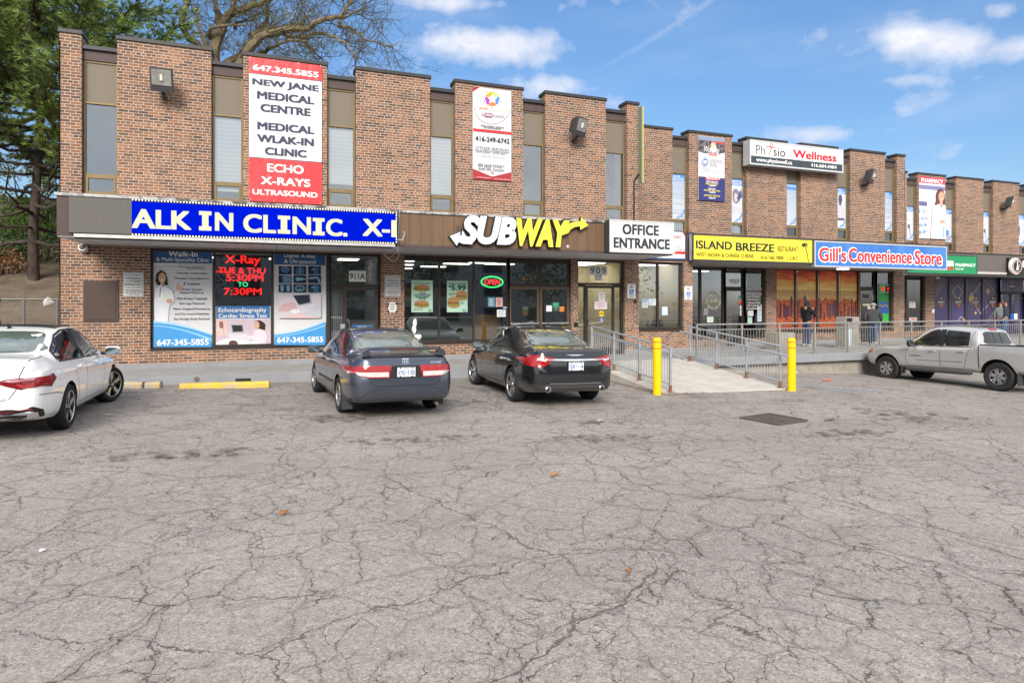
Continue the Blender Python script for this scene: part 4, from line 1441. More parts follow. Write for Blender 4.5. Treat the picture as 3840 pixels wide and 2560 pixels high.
# ---------------------------------------------------------------- blue convenience sign
YG = F2 - 0.20
gil, r = cabinet_sign('convenience_sign', 'blue Convenience Store light box with red white-edged lettering', YG, 3054, 3550.5, 902, 1000, .22, None, M((0.55, 0.57, 0.60), .35, .4), .05)
A = Art(YG + .004, Z8)
blum, t, p = new_mat('sign_blue')
n = t.noise(t.mapping(t.obj(), (1.6, 1, .5)), 1.2, 3.0)
t.l.new(t.mix(t.rng(n, .3, .7), (0.025, 0.135, 0.46), (0.055, 0.20, 0.56)), p.inputs['Base Color'])
p.inputs['Roughness'].default_value = .35
A.mat(blum).box(r[0], r[1], YG + .004, YG + .008, r[2], r[3])
GR = M((0.70, 0.035, 0.045), .4)
for (m_, b_, g) in ((WHITE, .075, 9), (GR, .03, 0)):
    A.text("Gill's", 160 - g, 388 + g, 168 - g, 292 + g, m_, b_)
    A.text('Convenience', 408 - g, 940 + g, 178 - g, 298 + g, m_, b_)
    A.text('Store', 962 - g, 1190 + g, 198 - g, 318 + g, m_, b_)
A.build('face', None, gil)

# ---------------------------------------------------------------- clinic sign high on the second section
YP = Y2 - 0.40
phy, r = cabinet_sign('clinic_sign', 'white Wellness clinic light box with a black strip, mounted over the upper windows', YP, 2811, 3162, 522.5, 616, .37, None, M((0.60, 0.62, 0.64), .35, .4), .06)
A = Art(YP + .004, C25)
A.mat(M((0.76, 0.76, 0.75), .4)).box(r[0], r[1], YP + .004, YP + .008, r[2], r[3])
PDK = M((0.045, 0.06, 0.075), .45)
A.rect(897, 1876, 378, 458, PDK)
A.text('Ph', 955, 1050, 268, 362, PDK, .0)
A.text('sio', 1142, 1268, 297, 385, PDK, .01)
PR = M((0.62, 0.015, 0.04), .45)
A.ring(1120, 272, 15, 18, 6, PR)
A.line([(1060, 296), (1085, 280), (1112, 290), (1118, 310), (1100, 345), (1102, 384)], .035, PR)
A.line([(1165, 304), (1140, 290), (1120, 300)], .03, PR)
A.text('Wellness', 1350, 1815, 314, 405, PR, .03)
A.text('www.physiowell.ca', 955, 1340, 400, 456, WHITE, .02)
A.text('416.604.4404', 1540, 1815, 463, 500, WHITE, .02)
A.build('face', None, phy)

# ---------------------------------------------------------------- green pharmacy sign
YGP = F3 - 0.10
A = Art(YGP, C34)
grn, r = cabinet_sign('pharmacy_sign', 'green PHARMACY SINCE 1984 sign partly hidden by the blue convenience sign', YGP, 3400, 3664, 950, 1023, .12, None, M((0.03, 0.05, 0.035), .45), .02)
A = Art(YGP + .004, C34)
A.mat(M((0.018, 0.24, 0.095), .4)).box(r[0], r[1], YGP + .004, YGP + .008, r[2], r[3])
A.text('an', 590, 690, 300, 386, WHITE, .05)
A.rect(500, 690, 398, 430, RED)
A.text('PHARMACY', 718, 1012, 340, 388, WHITE, .03)
A.text('SINCE 1984', 716, 834, 410, 438, WHITE, .02)
A.build('face', None, grn)

# ---------------------------------------------------------------- lounge sign at the far right
YH = F3 - 0.12
hoo = thing('lounge_sign', (XW(3781, YH), YH, Z(1.55)), 'black lounge sign with a round white-rimmed emblem at the far right edge', 'sign')
MB().box(XW(3783, YH), XW(3990, YH), YH, F3 - .01, ZW(3783, 1034, YH), ZW(3783, 966, YH)).build('cabinet', M((.02, .02, .022), .35), hoo, bevel=.01)
x, z = XW(3812, YH - .14), ZW(3812, 998, YH - .14)
Mx = Matrix.Translation((x, YH, z)) @ Matrix.Rotation(math.pi / 2, 4, 'X')
R_ = .40
MB().lathe([(R_ - .02, 0), (R_, .02), (R_, .12), (R_ - .01, .14)], Mx, 32).build('emblem_drum', OFFW, hoo, smooth=True)
A = Art(YH - .142, C34)
cx, cy = 1628, 388
A.disk(cx, cy, 78, 104, M((0.30, 0.06, 0.05), .4), 30); A.disk(cx, cy, 66, 90, M((.62, .6, .55), .4), 30); A.disk(cx, cy, 60, 82, M((0.05, 0.12, 0.06), .4), 30); A.disk(cx, cy, 54, 74, BLK, 30)
for (w0, w1, y0, y1) in ((20, 20, 440, 430), (16, 12, 430, 405), (12, 10, 405, 380), (6, 6, 380, 345), (12, 8, 345, 335), (6, 4, 335, 312)):
    A.poly([(cx - w0, y0), (cx + w0, y0), (cx + w1, y1), (cx - w1, y1)], WHITE)
A.ring(cx + 20, 385, 16, 20, 4, WHITE)
A.build('emblem', None, hoo)
A = Art(YH - .004, C34)
A.text('P', 1705, 1790, 305, 400, WHITE, .05)
A.build('lettering', None, hoo)

# ---------------------------------------------------------------- banners hung on the upper brick
def grommets(A, pts):
    for (x, y) in pts:
        A.disk(x, y, 4, 4, STEEL, 8)
BAN = Y1 - 0.035
crinkle, t, p = new_mat('banner_white')
o = t.obj()
n = t.noise(t.mapping(o, (1, 1, .6), rot=(0, .5, 0)), 2.2, 4.0, 0.55)
p.inputs['Base Color'].default_value = (0.62, 0.63, 0.66, 1)
p.inputs['Roughness'].default_value = 0.42
t.l.new(t.bump(n, 0.35, 0.05), p.inputs['Normal'])
bred, t, p = new_mat('banner_red')
n = t.noise(t.mapping(t.obj(), (1, 1, .6), rot=(0, .6, 0)), 2.6, 4.0, 0.55)
p.inputs['Base Color'].default_value = (0.72, 0.028, 0.035, 1)
p.inputs['Roughness'].default_value = 0.38
t.l.new(t.bump(n, 0.45, 0.06), p.inputs['Normal'])
A = Art(BAN, Z3)
A.panel(67, 601, 222, 1280, crinkle, .012)
A.rect(67, 601, 222, 338, bred); A.rect(67, 601, 338, 343, NAVY)
A.rect(67, 601, 962, 1280, bred); A.rect(67, 601, 957, 963, NAVY)
for (s_, a, b, c_, d) in (('647.345.5855', 95, 577, 276, 320),):
    A.text(s_, a, b, c_, d, WHITE, .03)
for (s_, a, b, c_, d) in (('NEW JANE', 90, 580, 378, 440), ('MEDICAL', 125, 547, 471, 532), ('CENTRE', 150, 520, 565, 626), ('MEDICAL', 127, 547, 697, 757), ('WLAK-IN', 125, 543, 789, 848), ('CLINIC', 182, 490, 884, 942)):
    A.text(s_, a, b, c_, d, NAVY, .045)
for (s_, a, b, c_, d) in (('ECHO', 200, 468, 1005, 1068), ('X-RAYS', 153, 517, 1100, 1160), ('ULTRASOUND', 92, 570, 1192, 1233)):
    A.text(s_, a, b, c_, d, WHITE, .03)
grommets(A, [(74, 230), (250, 250), (430, 270), (592, 292), (74, 560), (74, 760), (74, 920), (592, 640), (592, 800), (592, 960), (76, 1270), (590, 1300), (250, 1280), (440, 1295)])
A.make('vinyl_banner', 'tall red and white medical centre banner with phone number and ECHO X-RAYS', 'banner')

A = Art(BAN, Z6)
A.panel(163, 487, 55, 830, crinkle, .012)
A.poly([(163, 55), (222, 63), (163, 102)], CRIM)
A.poly([(163, 745), (325, 812), (486, 775), (486, 855), (163, 832)], CRIM)
for k, c_ in enumerate(((0.75, 0.33, 0.02), (0.42, 0.66, 0.16), (0.10, 0.22, 0.62), (0.80, 0.20, 0.06), (0.38, 0.05, 0.42))):
    a = math.radians(-126 + 72 * k)
    m_ = M(c_, .5)
    P_ = lambda r, d: (327 + r * math.cos(a + math.radians(d)), 160 + r * math.sin(a + math.radians(d)))
    A.poly([P_(24, 0), P_(50, -38), P_(66, -28), P_(58, 0), P_(66, 28), P_(50, 38)], m_)
    q = P_(72, 0)
    A.disk(q[0], q[1], 6, 6, m_, 10)
A.ring(326, 235, 152, 138, 3, CRIM, 180, 360)
A.text('JANE', 208, 287, 224, 250, M((0.72, .22, .06), .5), .015)
A.text('ALLIANCE', 297, 446, 236, 262, M((0.55, .64, .42), .5), .015)
A.text('NEIGHBOURHOOD SERVICES', 210, 446, 252, 262, M((0.66, .70, .60), .5))
A.text('THE', 228, 252, 280, 305, M((.2, .05, .15), .5)); A.rect(258, 326, 277, 311, M((.22, .04, .15), .5)); A.text('CAREER', 262, 322, 283, 305, WHITE, .01)
A.text('FOUNDATION', 332, 428, 292, 315, M((.2, .05, .15), .5))
A.text('EMPLOYMENT SERVICE', 228, 425, 377, 392, BLK, .02)
A.text('IN PARTNERSHIP', 255, 400, 395, 408, BLK, .02)
A.rect(163, 487, 408, 428, RED)
A.text('CALL US OR DROP-IN!', 224, 436, 414, 426, CRIM, .01)
A.text('416-249-6742', 183, 470, 470, 512, BLK, .02)
A.text('OTHER SERVICES', 186, 466, 556, 578, BLK, .0)
A.rect(225, 430, 584, 586, GREYT)
A.text("SENIORS' SERVICES", 175, 310, 585, 595, BLK, .02); A.text('YOUTH PROGRAM', 188, 308, 600, 610, BLK, .02)
A.rect(319, 321, 590, 620, BLK)
A.text("WOMEN'S PROGRAM", 328, 466, 598, 609, BLK, .02); A.text('NOTARY PUBLIC', 328, 436, 612, 622, BLK, .02)
A.text('NEWCOMER/SETTLEMENT SERVICES', 180, 468, 622, 632, GREYT); A.text('COMPUTER LAB/PRINTING', 220, 432, 638, 648, GREYT)
A.rect(180, 470, 690, 692, GREYT)
A.text('909 JANE STREET,', 203, 428, 705, 731, BLK, .02)
A.text('Suite 205, Toronto', 207, 424, 734, 758, BLK, .02)
A.ring(326, 778, 13, 13, 4, CRIM); A.poly([(319, 786), (333, 786), (326, 798)], CRIM)
A.text('www.janealliance.com', 192, 310, 812, 822, PAPER); A.text('www.careerfoundation.com', 340, 470, 828, 836, PAPER)
grommets(A, [(170, 62), (270, 72), (480, 95), (168, 230), (168, 400), (480, 265), (480, 720), (168, 822), (270, 830), (378, 838), (480, 846)])
A.make('vinyl_banner', 'white services banner with a coloured star logo and crimson foot', 'banner')

BA2 = Y2 - 0.035
crowd, t, p = new_mat('crowd_print')
o = t.obj()
v = t.voro(t.mapping(o, (1, 1, .8)), 9.0, 'F1')
n = t.noise(o, 5.0, 4.0)
c = t.ramp(t.math('ADD', v, t.math('MULTIPLY', n, .4)), [(0.25, (.012, .014, .022)), (.55, (.045, .045, .06)), (.8, (.16, .13, .14))])
t.l.new(c, p.inputs['Base Color'])
A = Art(BA2, C25)
A.panel(339, 619, 168, 855, crinkle, .012)
A.rect(339, 619, 170, 215, M((.22, .27, .38), .5)); A.rect(339, 619, 210, 350, crowd)
A.poly([(480, 225), (620, 250), (620, 262), (480, 240)], RED)
A.disk(497, 270, 27, 32, M((.55, .42, .33), .5)); A.disk(500, 310, 34, 40, M((.60, .52, .44), .5))
A.poly([(339, 335), (400, 360), (480, 352), (560, 366), (619, 352), (619, 400), (339, 400)], crinkle)
A.text('Worship', 400, 560, 278, 362, WHITE, .0, .25)
A.rect(452, 535, 355, 380, M((.5, .04, .06), .5)); A.text('WITH US', 462, 525, 362, 374, WHITE, .02)
A.disk(409, 452, 38, 48, M((.12, .2, .42), .5)); A.ring(409, 452, 33, 42, 4, PAPER); A.poly([(392, 432), (409, 438), (426, 434), (426, 466), (409, 470), (392, 464)], PAPER)
for k, (s_, xr) in enumerate((('CHARISMATIC', 592), ('DIVINE GRACE', 594), ('PRAYER', 530), ('MINISTRY', 552))):
    A.text(s_, 458, xr, 417 + k * 21, 434 + k * 21, GREYT, .0)
A.text('900 Jane Street, York, ON', 400, 576, 510, 522, GREYT); A.rect(388, 396, 508, 520, RED)
A.text('call or text us', 425, 552, 532, 546, GREYT); A.rect(411, 420, 528, 540, RED)
A.rect(339, 619, 605, 855, M((.035, .045, .17), .45)); A.rect(339, 619, 600, 606, GOLD)
A.poly([(400, 575), (560, 600), (566, 640), (405, 612)], PAPER)
A.rect(408, 552, 612, 642, M((.5, .04, .06), .5)); A.text('SERVICES:', 420, 542, 618, 636, WHITE, .02)
YT = M((.7, .55, .15), .5)
for (s_, a, b, c_, d, m_) in (('WEDNESDAY:', 415, 545, 650, 668, WHITE), ('BIBLE STUDY', 413, 545, 672, 690, YT), ('7:00PM', 444, 520, 694, 710, WHITE), ('FRIDAY:', 438, 520, 728, 744, WHITE), ('PRAYER MEETING', 392, 566, 742, 760, YT),
                              ('7:00PM', 444, 515, 766, 782, WHITE), ('SUNDAY SERVICE', 392, 564, 796, 815, YT), ('9:00AM', 442, 516, 826, 842, WHITE)):
    A.text(s_, a, b, c_, d, m_, .03)
A.make('vinyl_banner', 'navy and white Worship banner with dark crowd photo and service times', 'banner')

A = Art(Y3 - 0.035, C33)
A.panel(640, 1062, 265, 1275, M((.72, .73, .78), .45), .012)
A.rect(640, 1062, 265, 370, M((.60, .06, .10), .5)); A.text('PHARMACY', 672, 1030, 290, 360, WHITE, .03)
A.rect(640, 1062, 400, 470, M((.20, .20, .38), .5)); A.rect(640, 770, 672, 745, M((.14, .13, .30), .5))
for k in range(4):
    y = 870 + k * 115
    A.poly([(636, y), (780, y - 10 * k), (780, y + 14 - 10 * k), (636, y + 14)], M((.75, .77, .82), .5))
    for q in range(6):
        A.rect(640 + q * 23, 656 + q * 23, y - 70 + (q % 3) * 12 - 1.5 * k * q, y - 3 - 1.5 * k * q, (M((.22, .38, .62), .5), M((.6, .63, .72), .5), M((.42, .45, .66), .5))[(q + k) % 3])
WH = M((.13, .055, .05), .5)
A.poly([(905, 560), (930, 490), (975, 465), (1020, 490), (1045, 570), (1052, 700), (1040, 775), (990, 790), (930, 740), (880, 720), (905, 680)], WH)
A.disk(990, 600, 48, 82, SKIN, 20); A.rect(960, 1010, 660, 760, SKIN)
A.disk(968, 590, 6, 4, BLK, 8); A.disk(1010, 590, 6, 4, BLK, 8); A.poly([(970, 645), (1010, 645), (990, 662)], PAPER)
A.poly([(850, 760), (950, 720), (990, 790), (1020, 730), (1062, 760), (1062, 1295), (812, 1285), (830, 1000)], COATW)
A.poly([(985, 770), (1030, 850), (1030, 1000), (940, 940)], PAPER); A.disk(1005, 1010, 48, 30, SKIN, 12)
A.poly([(985, 745), (1022, 745), (1005, 800)], M((.35, .55, .7), .5)); A.rect(1010, 1024, 1080, 1270, MBLUE)
A.make('pharmacy_poster', 'tall PHARMACY poster of a smiling woman in a white coat beside shelves', 'poster')

# ---------------------------------------------------------------- printed film in the upper windows
def film_mat(name, top, bot):
    m, t, p = new_mat(name)
    zz = t.sep(t.obj())[2]
    f = t.rng(zz, Z(3.2), Z(4.9))
    f = t.math('ADD', f, t.math('MULTIPLY', t.math('SUBTRACT', t.noise(t.obj(), 1.6, 3.0), .5), .25))
    t.l.new(t.mix(f, bot, top), p.inputs['Base Color'])
    p.inputs['Roughness'].default_value = 0.35
    return m
FBL = film_mat('film_blue', (0.30, 0.39, 0.54), (0.52, 0.55, 0.59))
FWH = film_mat('film_white', (0.53, 0.57, 0.63), (0.55, 0.59, 0.65))
FT = M((0.60, 0.66, 0.76), .4)
GHOST = M((0.46, 0.54, 0.66), .4)
def film(si, i, kind, title, rows, label):
    Y, zt, piers = SEC[si]
    R = Y + .14 + .045
    x0, x1 = XW(piers[i][1], Y) + .058, XW(piers[i + 1][0], Y) - .058
    A = Art(R, (0, 0, 1))
    A.mat(FBL if kind == 'list' else FWH).box(x0, x1, R - .002, R, Z(3.195), Z(4.895))
    wd, ht = x1 - x0, 1.70
    U = lambda u, v: (x0 + u * wd, Z(3.195) + v * ht)
    def quad(u0, u1, v0, v1, m):
        y = A.ly() - .002
        (a, b), (c, d) = U(u0, v0), U(u1, v1)
        A.mat(m).add([(a, y, b), (c, y, b), (c, y, d), (a, y, d)], [(0, 1, 2, 3)])
    def pol(pts, m):
        y = A.ly() - .002
        r = delaunay_2d_cdt([Vector(U(*q)) for q in pts], [], [list(range(len(pts)))], 1, 1e-6)
        A.mat(m).add([(q.x, y, q.y) for q in r[0]], [tuple(f) for f in r[2]])
    def tx(s_, u0, u1, v0, v1, m, bold=.01):
        vs, fs = text_geo(s_, bold)
        lo, hi = vs.min(0), vs.max(0)
        (a, b), (c, d) = U(u0, v0), U(u1, v1)
        y = A.ly() - .002
        A.mat(m).add([(a + (v[0] - lo[0]) / (hi[0] - lo[0]) * (c - a), y, b + (v[1] - lo[1]) / (hi[1] - lo[1]) * (d - b)) for v in vs], fs)
    quad(0, 1, .85, 1.0, M((0.10, 0.26, 0.58), .4))
    n = len(title)
    for k, s_ in enumerate(title):
        u1 = .95 if len(s_) > 6 else .7
        tx(s_, .06, u1, .985 - (k + 1) * .062, .985 - k * .062 - .014, FT, .02)
    if kind == 'list':
        v = .78
        for s_ in rows:
            if s_:
                tx(s_, .1, .9 if len(s_) > 5 else .75, v - .045, v, GHOST)
            v -= .068
    elif kind == 'back':
        pol([(.1, .25), (.2, .5), (.35, .62), (.35, .75), (.6, .78), (.65, .62), (.9, .48), (.95, .28), (.8, .2), (.3, .2)], M((.52, .5, .58), .4))
        pol([(.3, .7), (.35, .82), (.6, .83), (.68, .7), (.5, .55), (.4, .56)], M((.09, .08, .13), .4))
        quad(.2, .85, .19, .25, M((.14, .10, .18), .4))
    elif kind == 'face':
        pol([(.2, .6), (.25, .74), (.5, .78), (.8, .70), (.8, .5), (.5, .42), (.25, .48)], M((.20, .18, .22), .4))
        pol([(.3, .58), (.4, .68), (.62, .64), (.6, .5), (.42, .46)], M((.55, .45, .42), .4))
        pol([(.1, .2), (.2, .38), (.8, .34), (.95, .2)], M((.5, .52, .6), .4))
        pol([(.55, .56), (.9, .78), (.98, .6), (.7, .5)], M((.07, .09, .22), .4))
    elif kind == 'needle':
        pol([(.35, .40), (.45, .48), (.6, .45), (.62, .36), (.5, .33)], M((.12, .10, .12), .4))
        pol([(.48, .36), (.6, .36), (.72, .14), (.66, .12)], M((.3, .32, .36), .4))
        quad(.1, .7, .60, .605, GREYT)
    elif kind == 'apple':
        pol([(.25, .2), (.22, .3), (.35, .36), (.6, .36), (.7, .3), (.66, .2), (.5, .16)], M((.08, .25, .55), .4))
        pol([(.1, .12), (.4, .2), (.7, .16), (.95, .24), (.85, .08), (.3, .06)], M((.42, .3, .36), .4))
    elif kind == 'woman':
        pol([(.0, .28), (.05, .6), (.25, .68), (.45, .6), (.42, .3), (.2, .26)], M((.10, .04, .06), .4))
        pol([(.08, .5), (.15, .6), (.32, .58), (.34, .46), (.2, .42)], M((.58, .42, .36), .4))
        pol([(.0, .1), (.1, .3), (.5, .34), (.9, .2), (.95, .1)], M((.6, .62, .7), .4))
    pol([(.35, .03), (.7, .09), (1, .24), (1, .17), (.8, .06), (.45, .01)], M((0.18, 0.30, 0.58), .4))
    pol([(.5, .10), (.8, .06), (1, .02), (.8, .09)], M((0.30, 0.42, 0.66), .4))
    A.make('window_film', label, 'window film', 'printed films in the upper windows')
film(1, 0, 'list', ('OUR', 'SERVICES'), ('Physio', 'Therapy', '', 'Massage', 'Therapy', '', 'Psychology', '', 'Functional', 'Assessment'), 'pale blue OUR SERVICES film in the upper window above the job board')
film(1, 1, 'face', ('MASSAGE', 'THERAPY'), (), 'white MASSAGE THERAPY window film right of the Worship banner')
film(1, 2, 'list', ('COVERAGE',), ('', 'OHIP', '', 'MVA', '', 'WSIB', '', 'EHC', '', 'PRIVATE'), 'blue COVERAGE window film below the white Wellness sign')
film(1, 3, 'back', ('PHYSIO', 'THERAPY'), (), 'white PHYSIO THERAPY film showing a bent back, right of the Wellness sign')
film(1, 4, 'list', ('OUR', 'SERVICES'), ('Physio', 'Therapy', '', 'Massage', 'Therapy', '', 'Psychology', '', 'Chiropractic'), 'faded blue list film in the window beside the narrow last pier, over the Store lettering')
film(2, 0, 'needle', ('ACUPUNCTURE', 'THERAPY'), (), 'white film with a dark needle, left of the PHARMACY poster')
film(2, 1, 'apple', ('NATUROPATH', 'CLINIC'), (), 'white film with a blue apple, right of the PHARMACY poster')
film(2, 2, 'needle', ('FOOT', 'CARE'), (), 'white window film above the grey-brown boards between two plain piers')
film(2, 3, 'woman', ('SPEECH', 'THERAPY'), (), 'white film of a dark-haired woman at the right edge of the picture')

# ---------------------------------------------------------------- clinic window posters
YW = Y1 + 0.132
wavem = M((0.06, 0.27, 0.58), .4)
def wave(A, xl, xr, y0, y1, yb):
    n = 14
    def cur(a, b, f):
        return [(xl + (xr - xl) * k / n, a + (b - a) * (k / n) ** f) for k in range(n + 1)]
    for (m_, da, db) in ((LBLUE, 0, 0), (wavem, 14, 10), (M((0.20, .46, .74), .4), 26, 30), (wavem, 34, 48)):
        top = cur(y0 + da, y1 + db, 1.7)
        A.poly(top + [(xr, yb), (xl, yb)], m_)
A = Art(YW, Z2)
lgrey = M((0.58, 0.59, 0.61), .4)
A.panel(958, 1328, 388, 1008, lgrey, .005)
A.rect(961, 1325, 390, 474, SBLUE)
A.text('Walk-In', 1052, 1236, 400, 436, PAPER, .025); A.text('& Multi-Speciality Clinic', 978, 1308, 440, 472, PAPER, .015)
for k, s_ in enumerate(('On-site Lab & ECG', 'Sexually Transmitted', 'Diseases Investigations', '& Treatment', 'Driver License', 'Medical Check up', 'Wart & Acne Treatment', 'Skin tags Removal', 'Minor Surgical Procedures', 'and Cut wound Stitching', 'Eye Foreign Body Removal')):
    yy = (496, 532, 565, 598, 633, 655, 690, 723, 757, 788, 820)[k]
    hw = len(s_) * 4.6
    A.text(s_, 1200 - hw, 1200 + hw, yy, yy + 17, BLK, .01)
A.rect(962, 1110, 480, 490, PAPER); A.rect(1020, 1170, 506, 515, PAPER); A.rect(1030, 1326, 526, 533, PAPER)
A.poly([(972, 590), (978, 545), (1005, 522), (1035, 535), (1047, 570), (1050, 615), (1030, 625), (985, 615)], HAIR)
A.disk(1015, 570, 23, 33, SKIN, 18); A.rect(1005, 1027, 595, 630, SKIN); A.poly([(1004, 582), (1028, 582), (1016, 592)], PAPER)
A.poly([(972, 640), (1005, 612), (1020, 632), (1035, 615), (1085, 640), (1092, 720), (1060, 745), (1048, 862), (970, 862), (966, 720)], COATW)
A.poly([(985, 655), (1075, 650), (1085, 710), (990, 712)], PAPER)
A.disk(1062, 715, 22, 16, SKIN, 10); A.disk(1115, 632, 14, 18, SKIN, 10); A.line([(1122, 622), (1146, 596)], .02, PAPER)
A.line([(1005, 630), (1000, 690)], .012, BLK); A.line([(1040, 625), (1075, 640), (1088, 665)], .012, BLK)
wave(A, 962, 1324, 838, 918, 1002)
A.text('647-345-5855', 983, 1306, 955, 994, PAPER, .025)
A.make('window_poster', 'tall Walk-In clinic poster with a woman doctor, leftmost shop window', 'poster', 'clinic window posters')

A = Art(YW, Z4)
A.panel(22, 562, 908, 1300, M((.62, .58, .62), .4), .005)
A.rect(28, 554, 908, 1032, M((0.05, 0.16, 0.38), .4))
A.text('Echocardiography', 50, 520, 924, 982, PAPER, .015); A.text('Cardiac Stress Test', 50, 528, 984, 1024, PAPER, .015)
A.rect(28, 554, 1040, 1295, M((0.50, 0.42, 0.48), .4)); A.rect(28, 130, 1040, 1200, M((0.60, .45, .42), .4))
A.poly([(172, 1085), (290, 1090), (300, 1165), (185, 1170)], M((.30, .31, .36), .4)); A.poly([(182, 1095), (282, 1098), (290, 1155), (192, 1160)], BLK)
A.poly([(60, 1060), (95, 1060), (100, 1110), (85, 1130), (60, 1115)], M((.28, .10, .10), .4)); A.line([(95, 1110), (112, 1250)], .01, GREYT)
A.poly([(150, 1180), (330, 1180), (370, 1250), (160, 1250)], M((.55, .53, .57), .4))
A.poly([(395, 1090), (410, 1055), (450, 1046), (485, 1062), (510, 1085), (508, 1140), (480, 1150), (420, 1130)], HAIR)
A.disk(425, 1095, 28, 40, SKIN, 14)
A.poly([(405, 1145), (450, 1130), (500, 1145), (525, 1200), (515, 1290), (385, 1290), (380, 1230), (330, 1220), (340, 1200), (395, 1195)], M((.66, .55, .62), .4))
A.poly([(28, 1270), (120, 1225), (260, 1240), (554, 1285), (554, 1298), (28, 1298)], PAPER); A.disk(195, 1272, 46, 30, M((.10, .055, .045), .4), 14)
A.make('window_poster', 'Echocardiography poster below the red lit letters in the middle clinic window', 'poster', 'clinic window posters')

A = Art(YW, Z4)
A.panel(588, 1106, 370, 1295, M((0.60, 0.61, 0.62), .4), .005)
A.rect(597, 1098, 374, 500, SBLUE)
A.text('Digital X-Ray', 694, 1000, 394, 442, PAPER, .015); A.text('& Ultrasound', 694, 1004, 448, 488, PAPER, .015)
xd, xm_, xl_ = M((0.008, 0.022, 0.05), .4), M((0.05, 0.14, 0.26), .4), M((0.24, 0.42, 0.55), .4)
for r_, (ya, yb_) in enumerate(((517, 598), (606, 682), (694, 772))):
    for c_, (xa, xb_) in enumerate(((640, 768), (786, 910), (929, 1054))):
        A.rect(xa, xb_, ya, yb_, xd)
        cx, cy = (xa + xb_) / 2, (ya + yb_) / 2
        k = r_ * 3 + c_
        if k == 0: A.disk(cx, cy - 8, 38, 24, xm_); A.ring(cx, cy - 8, 40, 26, 4, xl_); A.poly([(cx, cy + 8), (cx + 30, cy + 10), (cx + 20, cy + 34), (cx + 2, cy + 30)], xm_)
        elif k == 1:
            A.disk(cx - 24, cy + 6, 18, 32, xm_); A.disk(cx + 24, cy + 6, 18, 32, xm_); A.rect(cx - 5, cx + 5, ya + 4, yb_ - 2, xl_)
        elif k in (2, 8): A.disk(cx + 12, cy - 8, 34, 26, xm_); A.poly([(cx - 5, cy), (cx + 25, cy + 4), (cx + 45, yb_), (cx - 10, yb_)], xm_); A.line([(cx - 30, cy - 6), (cx + 4, cy - 10)], .03, xl_)
        elif k == 3: A.poly([(xa + 30, ya + 4), (xb_ - 6, ya + 2), (xb_ - 4, yb_ - 2), (xa + 50, yb_ - 2)], xm_); [A.line([(xa + 40, ya + 12 + 12 * q), (xb_ - 10, ya + 6 + 15 * q)], .014, xl_) for q in range(5)]
        elif k == 4: [A.line([(xb_ - 4, cy), (xa + 18 + 6 * abs(q), cy + q * 9)], .02, xl_) for q in (-2, -1, 0, 1, 2)]
        elif k == 5: A.line([(xa + 8, cy - 8), (xb_ - 30, cy - 14), (xb_ - 14, yb_ - 4)], .05, xl_)
        elif k == 6:
            for sx_ in (-30, 30):
                A.poly([(cx + sx_ - 14, yb_ - 4), (cx + sx_ + 14, yb_ - 4), (cx + sx_ + 22, ya + 12), (cx + sx_ - 22, ya + 12)], xm_)
                [A.line([(cx + sx_ - 16 + 8 * q, ya + 8), (cx + sx_ - 6 + 3 * q, yb_ - 12)], .012, xl_) for q in range(5)]
        else: A.ring(cx, cy, 46, 30, 10, xl_); A.disk(cx, cy + 4, 20, 16, xm_)
A.rect(640, 1055, 786, 1025, M((.60, .55, .62), .4))
A.poly([(770, 795), (955, 786), (968, 885), (835, 910)], M((.42, .42, .47), .4)); A.poly([(782, 805), (940, 796), (950, 872), (838, 896)], M((.02, .025, .05), .4))
A.ring(730, 890, 92, 92, 10, M((.55, .52, .62), .4), 60, 190)
A.poly([(640, 925), (700, 880), (770, 868), (812, 890), (815, 935), (760, 950), (690, 965), (640, 960)], M((.58, .38, .40), .4)); A.disk(805, 960, 46, 22, PAPER)
A.poly([(700, 1025), (780, 985), (900, 975), (1000, 1000), (1040, 1025)], M((.66, .48, .48), .4)); A.poly([(880, 1000), (940, 930), (1055, 880), (1055, 1020)], M((.50, .50, .56), .4))
wave(A, 599, 1096, 1175, 1055, 1288)
A.text('647-345-5855', 625, 1075, 1212, 1268, PAPER, .025)
A.make('window_poster', 'Digital X-Ray and Ultrasound poster with nine small x-ray pictures', 'poster', 'clinic window posters')

# red lit letters hung inside the middle clinic window
yx = Y1 + 0.24
A = Art(yx, Z4)
LR = M((0.3, 0.01, 0.01), .4, emit=(1.0, 0.012, 0.01), es=1.9)
LG = M((0.01, 0.3, 0.1), .4, emit=(0.05, 1.0, 0.35), es=1.2)
lx = thing('led_window_sign', (A.P(30, 800)[0], yx, A.P(30, 800)[1]), 'red lit X-Ray TUE and THU opening hours letters inside the clinic window', 'sign')
for (s_, a, b, c_, d, m_) in (('X-Ray', 115, 460, 408, 512, LR), ('TUE & THU', 50, 510, 528, 588, LR), ('5:30PM', 125, 490, 594, 664, LR), ('TO', 240, 340, 672, 718, LG), ('7:30PM', 103, 473, 730, 798, LR)):
    A.text(s_, a, b, c_, d, m_, .015)
A.rect(30, 150, 562, 566, LR); A.rect(30, 160, 574, 578, LR)
A.build('lit_letters', None, lx)
A = Art(yx + .03, Z4)
A.panel(20, 545, 392, 812, M((0.02, 0.02, 0.023), .6), .03)
A.build('backboard', None, lx)

